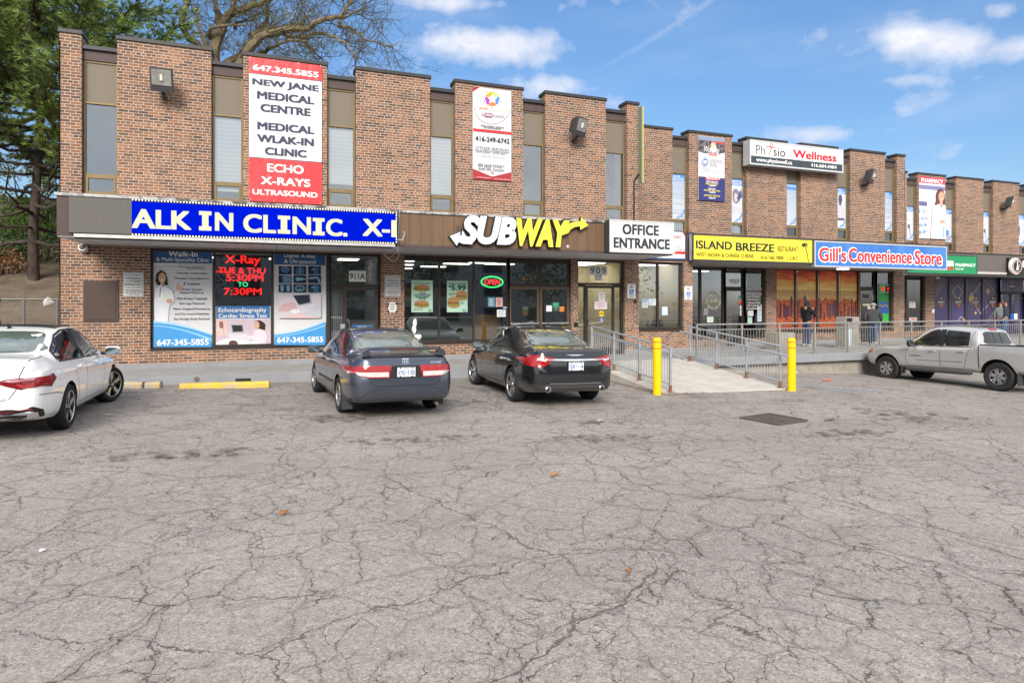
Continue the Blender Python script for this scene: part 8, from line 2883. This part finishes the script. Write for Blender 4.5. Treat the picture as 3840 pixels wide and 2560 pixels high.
def person(label, loc, yaw, J, cloth, sc=1.0, extra=None, cat='person'):
    """J: joint positions in metres (x right, y forward, z up) of a standing 1.75 m figure, posed"""
    r = thing('person', loc, label, cat, None, (0, 0, yaw))
    r.scale = (sc, sc, sc)
    V, E = [], []
    T = lambda k, rad: tuple(J[k]) + (rad,)
    chain(V, E, [T('pelvis', (.15, .11)), T('waist', (.135, .10)), T('chest', (.16, .11)), T('neck', (.055, .06))])
    hd = Vector(J['head']); nk = Vector(J['neck']); up = (hd - nk).normalized()
    fw = Vector(J.get('look', (0, 1, 0))).normalized()
    top = chain(V, E, [tuple(nk + up * .055) + ((.06, .065),), tuple(hd + up * .0 + fw * .012) + ((.072, .086),), tuple(hd + up * .07) + ((.078, .092),), tuple(hd + up * .125) + ((.055, .062),)], 3)
    chain(V, E, [tuple(hd + fw * .098 + up * .005) + (.014,)], top - 2)
    for sg, q in ((-1, 'l'), (1, 'r')):
        a = chain(V, E, [T(q + 'sho', .055), T(q + 'elb', .042), T(q + 'wri', .028)], 2)
        hand(V, E, J[q + 'wri'], J[q + 'elb'], a, sg)
        chain(V, E, [T(q + 'hip', .085), T(q + 'kne', .058), T(q + 'ank', .042), T(q + 'toe', .036)], 0)
    skin('body', V, E, cloth.get('skin', M((.34, .19, .13), .5, name='skin')), r)
    # eyes
    mb = MB()
    side = fw.cross(up).normalized()
    for sg in (-1, 1):
        mb.lathe([(0, -.008), (.008, 0), (0, .008)], Matrix.Translation(hd + fw * .088 + up * .03 + side * sg * .032), 8, False)
        mb.obox(Matrix.Translation(hd + up * .01 + side * sg * .088), .03, .03, .055)
    mb.build('face', M((.12, .06, .045), .5), r, local=True)
    g = cloth.get('bulk', 1.18)
    V, E = [], []
    chain(V, E, [tuple(Vector(J['pelvis']) + Vector((0, 0, -.02 - cloth.get('hem', 0)))) + ((.165 * g, .125 * g),), T('waist', (.15 * g, .118 * g)), T('chest', (.172 * g, .128 * g)), tuple(nk - up * .01) + ((.075, .075),)])
    for q in 'lr':
        chain(V, E, [T(q + 'sho', .066 * g), T(q + 'elb', .052 * g), tuple(Vector(J[q + 'wri']) * .93 + Vector(J[q + 'elb']) * .07) + (.040 * g,)], 2)
    skin('jacket', V, E, cloth['top'], r)
    V, E = [], []
    chain(V, E, [tuple(Vector(J['pelvis']) + Vector((0, 0, .04))) + ((.155, .118),), tuple(Vector(J['pelvis']) - Vector((0, 0, .03))) + ((.15, .12),)])
    for q in 'lr':
        chain(V, E, [T(q + 'hip', .098), T(q + 'kne', .074), T(q + 'ank', .062)], 1)
    skin('trousers', V, E, cloth['legs'], r)
    for q in 'lr':
        a, t_ = Vector(J[q + 'ank']), Vector(J[q + 'toe'])
        d = (t_ - a)
        V, E = [], []
        chain(V, E, [tuple(a - d * .25 + Vector((0, 0, -.035))) + (.042,), tuple(a + d * .35 + Vector((0, 0, -.02))) + (.046,), tuple(t_) + (.038,), tuple(t_ + d * .25) + (.028,)])
        skin('shoe', V, E, cloth.get('shoes', OFFW), r, 1)
    if 'hood' in cloth:
        V, E = [], []
        chain(V, E, [tuple(nk - fw * .03) + ((.10, .10),), tuple(hd - fw * .03) + ((.105, .10),), tuple(hd - fw * .03 + up * .08) + ((.105, .105),), tuple(hd + up * .15 - fw * .02) + ((.07, .08),)])
        skin('hood', V, E, cloth['hood'], r)
    if 'cap' in cloth:
        mb = MB()
        C = Matrix.Translation(hd + up * .06) @ up.to_track_quat('Z', 'Y').to_matrix().to_4x4()
        mb.lathe([(.104, -.01), (.106, .03), (.092, .07), (.05, .098), (0, .104)], C, 20)
        f2 = Vector((fw.x, fw.y, 0)).normalized()
        s2 = f2.cross(Vector((0, 0, 1)))
        b = hd + up * .058
        mb.add([b + f2 * .08 - s2 * .075, b + f2 * .08 + s2 * .075, b + f2 * .18 + s2 * .045 - up * .012, b + f2 * .18 - s2 * .045 - up * .012] + [b + f2 * .08 - s2 * .075 + up * .014, b + f2 * .08 + s2 * .075 + up * .014, b + f2 * .18 + s2 * .045, b + f2 * .18 - s2 * .045],
               [(3, 2, 1, 0), (4, 5, 6, 7), (0, 1, 5, 4), (1, 2, 6, 5), (2, 3, 7, 6), (3, 0, 4, 7)])
        mb.build('cap', cloth['cap'], r, local=True, smooth=True)
    if 'hair' in cloth:
        V, E = [], []
        chain(V, E, [tuple(hd - fw * .045 + up * .0) + ((.075, .06),), tuple(hd - fw * .03 + up * .06) + ((.088, .085),), tuple(hd + up * .13 - fw * .01) + ((.066, .075),)])
        skin('hair', V, E, cloth['hair'], r)
    return r
def stand(**kw):
    J = dict(pelvis=(0, 0, .95), waist=(0, .01, 1.10), chest=(0, .0, 1.33), neck=(0, -.01, 1.50), head=(0, .02, 1.60), lsho=(-.19, 0, 1.42), rsho=(.19, 0, 1.42), lelb=(-.25, -.03, 1.14), relb=(.25, -.03, 1.14),
             lwri=(-.25, .05, .90), rwri=(.25, .05, .90), lhip=(-.095, 0, .90), rhip=(.095, 0, .90), lkne=(-.10, .02, .50), rkne=(.10, .02, .50), lank=(-.10, -.01, .085), rank=(.10, -.01, .085), ltoe=(-.11, .13, .04), rtoe=(.11, .13, .04))
    J.update(kw)
    return J
DEN = M((.035, .06, .12), .8, var=.2, vs=20)
DEN2 = M((.05, .10, .20), .8, var=.2, vs=20)
JK = M((.014, .014, .017), .42, var=.3, vs=10)
HOOD = M((.05, .052, .06), .9, var=.15)
yp = 18.55
person('hooded man in a black jacket, hands at his mouth, before the sunset mural', (XW(3024, yp), yp, ZF + .005), math.radians(-82),
       stand(head=(0, .06, 1.58), look=(0, 1, -.25), lelb=(-.26, .17, 1.18), lwri=(-.09, .26, 1.38), relb=(.26, .17, 1.16), rwri=(.09, .27, 1.40), lkne=(-.10, .05, .5), ltoe=(-.11, .15, .04)),
       dict(top=JK, legs=DEN, shoes=M((.6, .6, .58), .6), hood=M((.02, .025, .045), .9), hem=.06), 1.0)
yp = 17.75
person('man in a grey cap and dark hooded top walking away behind the walk railing', (XW(3274, yp), yp, ZF + .005), math.radians(-52),
       stand(pelvis=(0, -.02, .93), waist=(0, .03, 1.08), chest=(0, .08, 1.29), neck=(0, .13, 1.44), head=(0, .19, 1.53), look=(.35, 1, -.15), lsho=(-.21, .08, 1.38), rsho=(.21, .08, 1.38), lelb=(-.28, -.05, 1.12), lwri=(-.24, .10, .90), relb=(.28, .10, 1.10), rwri=(.24, .24, .92),
             lkne=(-.10, .22, .52), lank=(-.10, .25, .09), ltoe=(-.11, .39, .04), rkne=(.10, -.06, .50), rank=(.10, -.34, .20), rtoe=(.11, -.26, .08)),
       dict(top=HOOD, legs=DEN2, cap=M((.30, .33, .38), .8), shoes=M((.45, .43, .42), .6), bulk=1.38, hem=.12, hair=M((.12, .11, .10), .8)), .98)
yp = 20.6
person('man with short dark hair and black vest, right of a pair at the lounge doors', (XW(3771, yp), yp, ZF + .005), math.radians(25),
       stand(head=(0, .03, 1.62), relb=(.27, .08, 1.16), rwri=(.20, .27, 1.02)), dict(top=M((.035, .045, .055), .85, var=.2), legs=M((.03, .10, .20), .8), hair=HAIR, bulk=1.3, shoes=BLACK), 1.02)
person('man in a red-grey cap and grey shirt, left of a pair at the lounge doors', (XW(3752, yp + .1), yp + .1, ZF + .005), math.radians(-60),
       stand(head=(0, .05, 1.58), look=(0, 1, -.2), relb=(.25, .1, 1.14), rwri=(.12, .28, 1.0)), dict(top=M((.16, .17, .18), .85, var=.2), legs=DEN, cap=M((.16, .06, .05), .8), bulk=1.25, shoes=BLACK), .97)
# seated behind the lobby glass, looking at a phone
ys_ = Y1 + 1.05
xs_ = XW(2466, ys_)
seat = thing('lobby_bench', (xs_, ys_, ZF), 'low dark red bench inside the lobby window', 'bench')
MB().box(xs_ - .75, xs_ + .65, ys_ - .25, ys_ + .3, ZF + .32, ZF + .44).build('seat', M((.20, .07, .05), .7), seat, bevel=.02)
for dx in (-.68, .58):
    MB().box(xs_ + dx - .03, xs_ + dx + .03, ys_ - .2, ys_ + .25, ZF + .012, ZF + .32).build('leg', BLACK, seat)
person('person in dark clothes sitting in the lobby window looking at a phone', (xs_, ys_, ZF - .42), math.radians(100),
       stand(look=(0, 1, -.6), head=(0, .07, 1.57), lelb=(-.22, .16, 1.18), lwri=(-.06, .34, 1.26), relb=(.22, .16, 1.18), rwri=(.06, .34, 1.26), lhip=(-.095, .06, .92), rhip=(.095, .06, .92), lkne=(-.12, .46, .92), rkne=(.12, .46, .92), lank=(-.12, .48, .52), rank=(.12, .48, .52), ltoe=(-.12, .62, .47), rtoe=(.12, .62, .47)),
       dict(top=M((.03, .04, .045), .8), legs=M((.05, .06, .13), .8), hair=HAIR, shoes=BLACK))
q = Matrix.Translation((xs_, ys_, ZF - .42)) @ Matrix.Rotation(math.radians(100), 4, 'Z') @ Matrix.Translation((0, .47, 1.36)) @ Matrix.Rotation(.5, 4, 'X')
tag(MB().obox(q, .09, .012, .16).build('phone', BLACK), 'black phone held by the person in the lobby window', 'phone')

# ================================================================== left background: fence, dumpster, trees
YFN = 19.2
fx0, fx1 = XW(-250, YFN), XW(232, YFN)
fz = ZW(120, 1122, YFN)
fn = thing('chain_link_fence', (fx0, YFN, ground(fx0)), 'sagging chain-link fence with a grey top rail in front of the dirt bank', 'fence')
MB().tube([(fx0, YFN, fz), (fx1, YFN, fz)], .024, 8).build('top_rail', M((.16, .15, .14), .5, .5), fn, smooth=True)
for k in range(4):
    x = fx0 + .4 + k * (fx1 - fx0 - .5) / 3
    MB().tube([(x, YFN, ground(x) - .1), (x, YFN, fz + .05)], .03, 8).build('post', M((.20, .20, .20), .5, .5), fn, smooth=True)
mb = MB()
h = fz - ground(fx0)
x = fx0 - h
while x < fx1:
    for sg in (0, 1):
        a = (x, YFN + .004 * sg, fz - h) if sg == 0 else (x + h, YFN + .004 * sg, fz - h)
        b = (x + h, YFN + .004 * sg, fz) if sg == 0 else (x, YFN + .004 * sg, fz)
        def clip(p, q_):
            t0, t1 = 0.0, 1.0
            dx = q_[0] - p[0]
            for lim, s_ in ((fx0, 1), (fx1, -1)):
                d0, d1 = (p[0] - lim) * s_, (q_[0] - lim) * s_
                if d0 < 0 and d1 < 0: return None
                if d0 < 0: t0 = max(t0, d0 / (d0 - d1))
                if d1 < 0: t1 = min(t1, d0 / (d0 - d1))
            return [tuple(p[i] + (q_[i] - p[i]) * t for i in range(3)) for t in (t0, t1)] if t0 < t1 else None
        c_ = clip(a, b)
        if c_: mb.tube(c_, .0028, 3, False)
    x += .075
mb.build('wire_mesh', M((.24, .23, .21), .5, .6), fn)
xb_ = XW(180, YFN)
mb = MB()
r = random.Random(2)
n = 8
vs = [(xb_ + .13 * math.cos(k * .8) * (.5 + r.random() * .6), YFN - .05 + .06 * r.random(), fz - .08 + .13 * math.sin(k * .8) * (.5 + r.random())) for k in range(n)] + [(xb_, YFN - .12, fz - .05), (xb_ + .02, YFN + .06, fz - .1)]
mb.add(vs, [(k, (k + 1) % n, n) for k in range(n)] + [((k + 1) % n, k, n + 1) for k in range(n)])
tag(mb.build('plastic_bag', M((.5, .5, .5), .4, var=.2), smooth=True), 'torn white plastic bag caught on the chain-link fence rail', 'litter')
# dumpster
xd, yd_ = XW(36, 16.7) - .2, 15.2
dp = thing('dumpster', (xd - 1, yd_ + .8, ground(xd)), 'dark green steel dumpster cut off at the left edge behind the white sedan', 'dumpster')
DG = M((.012, .055, .035), .5, var=.2)
zt, zg = ZW(40, 1122, 15.2), ground(xd) + .12
mb = MB()
mb.prism([(xd - 1.9, zg), (xd + .18, zg), (xd + .14, zg + .55), (xd - .02, zt), (xd - 1.9, zt)], yd_, yd_ + 1.5)
mb.build('bin', DG, dp, bevel=.02)
mb = MB()
mb.box(xd - 1.95, xd + .03, yd_ - .05, yd_, zt - .06, zt + .02); mb.box(xd - 1.95, xd + .03, yd_ + 1.5, yd_ + 1.55, zt - .06, zt + .02); mb.box(xd - .04, xd + .03, yd_, yd_ + 1.5, zt - .06, zt + .02)
mb.build('rim', M((.05, .20, .14), .5), dp)
MB().box(xd - 1.8, xd + .1, yd_ + .1, yd_ + 1.4, ground(xd), zg).build('skid', BLACK, dp)
# ------------------------------------------------------------------ trees
def leaf_mat(name, cols, scale=2.0, rough=.75, trans=.25):
    m, t, p = new_mat(name)
    o = t.obj()
    n = t.math('ADD', t.math('MULTIPLY', t.noise(o, scale, 4.0, .65), .65), t.math('MULTIPLY', t.noise(o, scale * 9, 2.0), .35))
    t.l.new(t.ramp(n, [(.30, cols[0]), (.5, cols[1]), (.68, cols[2])]), p.inputs['Base Color'])
    p.inputs['Roughness'].default_value = rough
    p.inputs['Specular IOR Level'].default_value = .2
    p.inputs['Transmission Weight'].default_value = 0.0
    return m
BARK = leaf_mat('pine_bark', ((.032, .025, .022), (.058, .045, .038), (.10, .08, .07)), 3.0, .95)
BARK2 = leaf_mat('mossy_bark', ((.11, .085, .06), (.19, .15, .10), (.23, .215, .09)), .9, .95)
NEEDLE = leaf_mat('pine_needles', ((.085, .14, .038), (.19, .27, .07), (.32, .39, .11)), 1.1)

def needles(rs, pos, d, out, n=20, ln=.24, wd=.015, spread=1.0):
    """a bottle-brush tuft of needles round a twig end"""
    a = d.orthogonal().normalized(); b = d.cross(a)
    for k in range(n):
        q = rs.uniform(0, 6.283)
        s_ = rs.uniform(.25, spread)
        v = (d + (a * math.cos(q) + b * math.sin(q)) * s_).normalized()
        p0 = pos - d * rs.uniform(0, .16)
        side = v.orthogonal().normalized()
        side = (side * math.cos(q) + v.cross(side) * math.sin(q)) * wd
        L_ = ln * rs.uniform(.7, 1.15)
        out.append((p0 - side, p0 + side, p0 + v * L_))

def tris_obj(name, tris, m, parent, base):
    me = bpy.data.meshes.new(name)
    co = np.array([[c for v in t3 for c in (v[0] - base[0], v[1] - base[1], v[2] - base[2])] for t3 in tris], dtype=np.float32).reshape(-1, 3)
    n = len(co)
    me.vertices.add(n); me.vertices.foreach_set('co', co.ravel())
    me.loops.add(n); me.loops.foreach_set('vertex_index', np.arange(n, dtype=np.int32))
    me.polygons.add(n // 3)
    me.polygons.foreach_set('loop_start', np.arange(0, n, 3, dtype=np.int32))
    me.materials.append(m)
    me.update(calc_edges=True); me.validate()
    return link_mesh(name, me, parent)

def pine(x, y, z, h, label, seed, bare=3.6, spread=4.6, tuft=1.0, lean=.05):
    rs = random.Random(seed)
    r = thing('pine_tree', (x, y, z), label, 'pine tree', 'pine trees on the bank')
    trunk = [(x + lean * k * math.sin(k * .9 + seed), y + .03 * k, z - .3 + (h + .3) * k / 10) for k in range(11)]
    MB().tube(trunk, [(.135 * (1 - .088 * k) * h / 14 + .02) if k else .20 for k in range(11)], 10).build('trunk', BARK, r, smooth=True)
    br, tr = MB(), []
    zz = z + bare * .35
    while zz < z + h - .3:
        f = (zz - z) / h
        c = Vector(trunk[min(10, int(f * 10))])
        live = zz > z + bare
        k0 = rs.uniform(0, 6.28)
        nb = 4 if live else 2
        for k in range(nb):
            a = k0 + 6.283 * k / nb + rs.uniform(-.4, .4)
            L_ = spread * (min(1.0, .55 + 2.2 * (f - bare / h)) if live else .7) * (1 - max(0, f - .35) / .66) ** .75 * rs.uniform(.7, 1.1) + .3
            d = Vector((math.cos(a), math.sin(a), rs.uniform(-.05, .22)))
            pts = [Vector((c.x, c.y, zz))]
            for i in range(1, 7):
                u = i / 6
                pts.append(pts[0] + d * L_ * u + Vector((0, 0, -.10 * L_ * math.sin(u * 2.6) + .22 * L_ * u * u * u)) + Vector((rs.gauss(0, .05), rs.gauss(0, .05), rs.gauss(0, .04))) * L_ * .5)
            br.tube(pts, [.055 * (1 - .85 * i / 6) * (L_ / 4 + .3) for i in range(7)], 5, False)
            if not live:
                for q in range(5):
                    p0 = pts[2 + q % 4]
                    v = Vector((rs.gauss(0, 1), rs.gauss(0, 1), rs.gauss(0, .5))).normalized()
                    br.tube([p0, p0 + v * rs.uniform(.4, 1.0)], [.010, .003], 3, False)
                continue
            for q in range(int((20 + L_ * 15) * tuft)):
                u = 1 - rs.random() ** 1.4 * .72
                i = min(5, int(u * 6))
                p0 = pts[i].lerp(pts[i + 1], u * 6 - i)
                v = (d * rs.uniform(.2, 1) + Vector((rs.gauss(0, .75), rs.gauss(0, .75), rs.uniform(-.1, .75)))).normalized()
                e = p0 + v * rs.uniform(.2, .28 + .20 * L_)
                br.tube([p0, e], [.010, .004], 3, False)
                needles(rs, e, v, tr)
                needles(rs, p0.lerp(e, .6), v, tr, 10)
        zz += rs.uniform(.32, .52)
    br.build('branch', BARK, r)
    tris_obj('crown', tr, NEEDLE, r, (x, y, z))
    return r
pine(-8.6, 28.3, bank_z(-8.6, 28.3) - .1, 16.5, 'tall dark green pine beside the left end of the plaza', 11, 4.2, 5.6, 1.25)
pine(-13.5, 31.5, bank_z(-13.5, 31.5) - .1, 15.0, 'second pine at the far left edge, standing farther back', 23, 5.0, 5.0, 1.0)

# bare spreading tree behind the roof, buds just opening
YT = 34.0
rs = random.Random(4)
def D(x, y, dy=0.0):
    px, py = 600 + x / 2.6133, y / 2.6133
    return Vector((XW(px, YT), YT + dy, ZW(px, py, YT)))
tb = D(560, 1000); tb.z = 1.0
bt = thing('bare_tree', tb, 'large spreading tree with bare mossy limbs and opening buds behind the roof', 'tree')
limbs = [([(560, 1500), (545, 900), (525, 560), (600, 300), (660, 150), (800, 90), (940, 50), (1100, -20), (1250, -120)], .34, 0), ([(560, 1300), (590, 800), (640, 600), (780, 480), (900, 340), (1000, 200), (1040, 60), (1060, -150)], .28, .8),
         ([(600, 1000), (760, 720), (880, 545), (1000, 445), (1200, 390), (1400, 360), (1560, 290), (1750, 240), (1830, 130), (1900, 20)], .27, -1.0), ([(900, 345), (1100, 262), (1300, 190), (1420, 110), (1480, 0)], .17, 1.2),
         ([(545, 800), (500, 540), (450, 420), (350, 150), (320, -60)], .2, 1.5), ([(500, 560), (300, 420), (250, 300), (320, 130), (420, 40), (520, -60)], .18, -1.5), ([(1400, 360), (1600, 365), (1750, 470), (1850, 600), (1880, 700)], .10, -1.4),
         ([(1740, 245), (1900, 320), (2000, 420), (2150, 470), (2260, 505)], .09, -.6), ([(900, 340), (1050, 290), (1200, 300), (1400, 365), (1500, 470), (1600, 560)], .12, .4), ([(600, 300), (560, 120), (540, -40)], .2, -.8), ([(640, 200), (700, 60), (730, -80)], .18, .9),
         ([(480, 380), (520, 330), (860, 330)], .13, -1.6), ([(970, 520), (1100, 510), (1200, 505), (1320, 530), (1430, 545)], .11, -1.8), ([(1760, 235), (1800, 150), (1950, 70), (2020, -20)], .09, .7), ([(1820, 140), (1980, 150), (2100, 200)], .05, .2), ([(740, 300), (745, 180), (920, 130)], .1, 1.4)]
lm, tw, buds = MB(), MB(), []
def twig(p, d, L_, r, lev):
    pts = [p]
    for i in range(4):
        d = (d + Vector((rs.gauss(0, .28), rs.gauss(0, .28), rs.gauss(.02, .26)))).normalized()
        pts.append(pts[-1] + d * L_ / 4)
    tw.tube(pts, [r * (1 - .75 * i / 4) for i in range(5)], 3 if lev else 4, False)
    if lev < 2:
        for k in range(4 if lev == 0 else 3):
            u = rs.uniform(.25, 1)
            i = min(3, int(u * 4))
            q = pts[i].lerp(pts[i + 1], u * 4 - i)
            v = (d + Vector((rs.gauss(0, .7), rs.gauss(0, .7), rs.gauss(0, .65)))).normalized()
            twig(q, v, L_ * rs.uniform(.45, .7), r * .55, lev + 1)
    if lev >= 1:
        for k in range(6):
            q = pts[rs.randint(1, 4)] + Vector((rs.gauss(0, .03), rs.gauss(0, .03), rs.gauss(0, .03)))
            s_ = rs.uniform(.02, .042)
            v = Vector((rs.gauss(0, 1), rs.gauss(0, 1), rs.gauss(0, 1))).normalized() * s_
            buds.append((q, q + v, q + v.cross(Vector((.3, .8, .5))) * 1.2))
for pl, r0, dy in limbs:
    pts = [D(a, b, dy * min(1, i / 3)) for i, (a, b) in enumerate(pl)]
    fine = []
    for i in range(len(pts) - 1):
        p0, p1, p2, p3 = pts[max(i - 1, 0)], pts[i], pts[i + 1], pts[min(i + 2, len(pts) - 1)]
        for k in range(4):
            t = k / 4
            fine.append(.5 * (2 * p1 + (p2 - p0) * t + (2 * p0 - 5 * p1 + 4 * p2 - p3) * t * t + (3 * p1 - p0 - 3 * p2 + p3) * t**3) + Vector((rs.gauss(0, .035), rs.gauss(0, .06), rs.gauss(0, .035))))
    fine.append(pts[-1])
    n = len(fine)
    lm.tube(fine, [r0 * (1 - .78 * i / n) for i in range(n)], 7, False)
    for i in range(4, n):
        if fine[i].z < 9.5:
            continue
        for k in range(1 + (i % 2)):
            d = (fine[i] - fine[i - 1]).normalized()
            v = (d * .7 + Vector((rs.gauss(0, .7), rs.gauss(0, .6), rs.gauss(.1, .75)))).normalized()
            twig(fine[i], v, rs.uniform(.9, 2.2), .022, 0)
lm.build('limb', BARK2, bt, smooth=True)
tw.build('twig', M((.085, .062, .045), .9), bt)
tris_obj('bud', buds, M((.15, .18, .045), .8), bt, tb)

# leafy shrubs on the bank
def shrub(x, y, rx, rz_, label, cols, seed, n=1500, s0=.07):
    rs = random.Random(seed)
    z = bank_z(x, y)
    r = thing('shrub', (x, y, z), label, 'shrub', 'shrubs on the bank')
    tr = []
    st = MB()
    for k in range(9):
        a = rs.uniform(0, 6.28)
        e = Vector((x + rx * .7 * math.cos(a) * rs.random(), y + rx * .6 * math.sin(a) * rs.random(), z + rz_ * rs.uniform(.7, 1.2)))
        st.tube([(x + .2 * math.cos(a), y + .2 * math.sin(a), z - .1), Vector((x, y, z)).lerp(e, .5) + Vector((.1, 0, .1)), e], [.03, .02, .006], 4, False)
    st.build('stem', BARK, r)
    cl = [(Vector((rs.gauss(0, .45) * rx, rs.gauss(0, .4) * rx, rz_ * (.55 + rs.gauss(0, .28)))), rs.uniform(.22, .5)) for _ in range(16)]
    for k in range(n):
        c, q = rs.choice(cl)
        p = Vector((x, y, z)) + c + Vector((rs.gauss(0, q * .6), rs.gauss(0, q * .6), rs.gauss(0, q * .5)))
        if p.z < z: continue
        v = Vector((rs.gauss(0, 1), rs.gauss(0, 1), rs.gauss(.4, .8))).normalized() * s0 * rs.uniform(.7, 1.5)
        w_ = v.orthogonal().normalized() * v.length * .5
        tr.append((p, p + v * .55 + w_, p + v)); tr.append((p, p + v, p + v * .55 - w_))
    tris_obj('foliage', tr, leaf_mat('shrub_leaf', cols, 2.0), r, (x, y, z))
lime = ((.055, .11, .02), (.12, .21, .035), (.22, .32, .06))
dkg = ((.02, .045, .015), (.045, .085, .025), (.08, .13, .04))
rst = ((.10, .05, .025), (.20, .10, .045), (.30, .17, .08))
for k, (px, Y, rx, rz_, lab, cols, n) in enumerate(((90, 33, 1.9, 1.5, 'bright lime shrub on the bank left of the pine trunk', lime, 2200), (185, 34, 1.7, 1.7, 'bright lime shrub between the pine trunk and the building', lime, 2000),
                                  (60, 30.3, 1.6, .9, 'low dark evergreen shrub left of the pine trunk', dkg, 1800), (200, 30.6, 1.5, 1.0, 'low dark evergreen shrub right of the pine trunk', dkg, 1600),
                                  (20, 28.6, 1.0, 1.1, 'rusty brown bush at the left edge of the bank', rst, 700), (-60, 33, 2.0, 1.8, 'lime shrub at the extreme left of the bank', lime, 1500))):
    shrub(XW(px, Y), Y, rx, rz_, lab, cols, 40 + k, n)
shrub(XW(120, 40), 40, 4.2, 2.6, 'tall pale green thicket at the top of the bank', ((.07, .10, .03), (.15, .19, .07), (.26, .28, .13)), 77, 3000, .11)

# ------------------------------------------------------------------ across the street, seen only in the glass
ap = thing('apartment_building', (4, -48, -2), 'long pale apartment block across the street, reflected in the shop glass', 'building')
MB().box(-40, 52, -60, -48, -3, 10).build('wall', M((.42, .41, .38), .8, var=.08), ap)
mb = MB()
for k in range(14):
    for j in range(3):
        mb.box(-37 + k * 6.4, -34.2 + k * 6.4, -48.02, -47.9, -.5 + j * 3.4, 1.3 + j * 3.4)
mb.build('window_band', M((.05, .06, .07), .2), ap)
MB().box(-40.5, 52.5, -60.5, -47.4, 10, 10.5).build('roof', M((.1, .1, .1), .8), ap)
for k, (x, y, h) in enumerate(((-24, -34, 7), (-9, -37, 9), (6, -33, 8), (17, -38, 10), (30, -34, 8), (42, -36, 9))):
    rs = random.Random(90 + k)
    r = thing('street_tree', (x, y, -2.2), 'young street tree by the road behind the camera, number %s from the west' % ('one', 'two', 'three', 'four', 'five', 'six')[k], 'tree', 'street trees across the road')
    MB().tube([(x, y, -2.4), (x + .1, y, h * .35), (x, y, h * .7)], [.22, .16, .06], 8).build('trunk', BARK, r, smooth=True)
    tr = []
    for q in range(900):
        p = Vector((x + rs.gauss(0, 1.7), y + rs.gauss(0, 1.7), h * .55 + rs.gauss(0, h * .16)))
        v = Vector((rs.gauss(0, 1), rs.gauss(0, 1), rs.gauss(0, 1))).normalized() * rs.uniform(.2, .4)
        w_ = v.orthogonal().normalized() * .16
        tr.append((p, p + v * .5 + w_, p + v)); tr.append((p, p + v, p + v * .5 - w_))
    tris_obj('crown', tr, leaf_mat('street_leaf', dkg, .8), r, (x, y, -2.2))
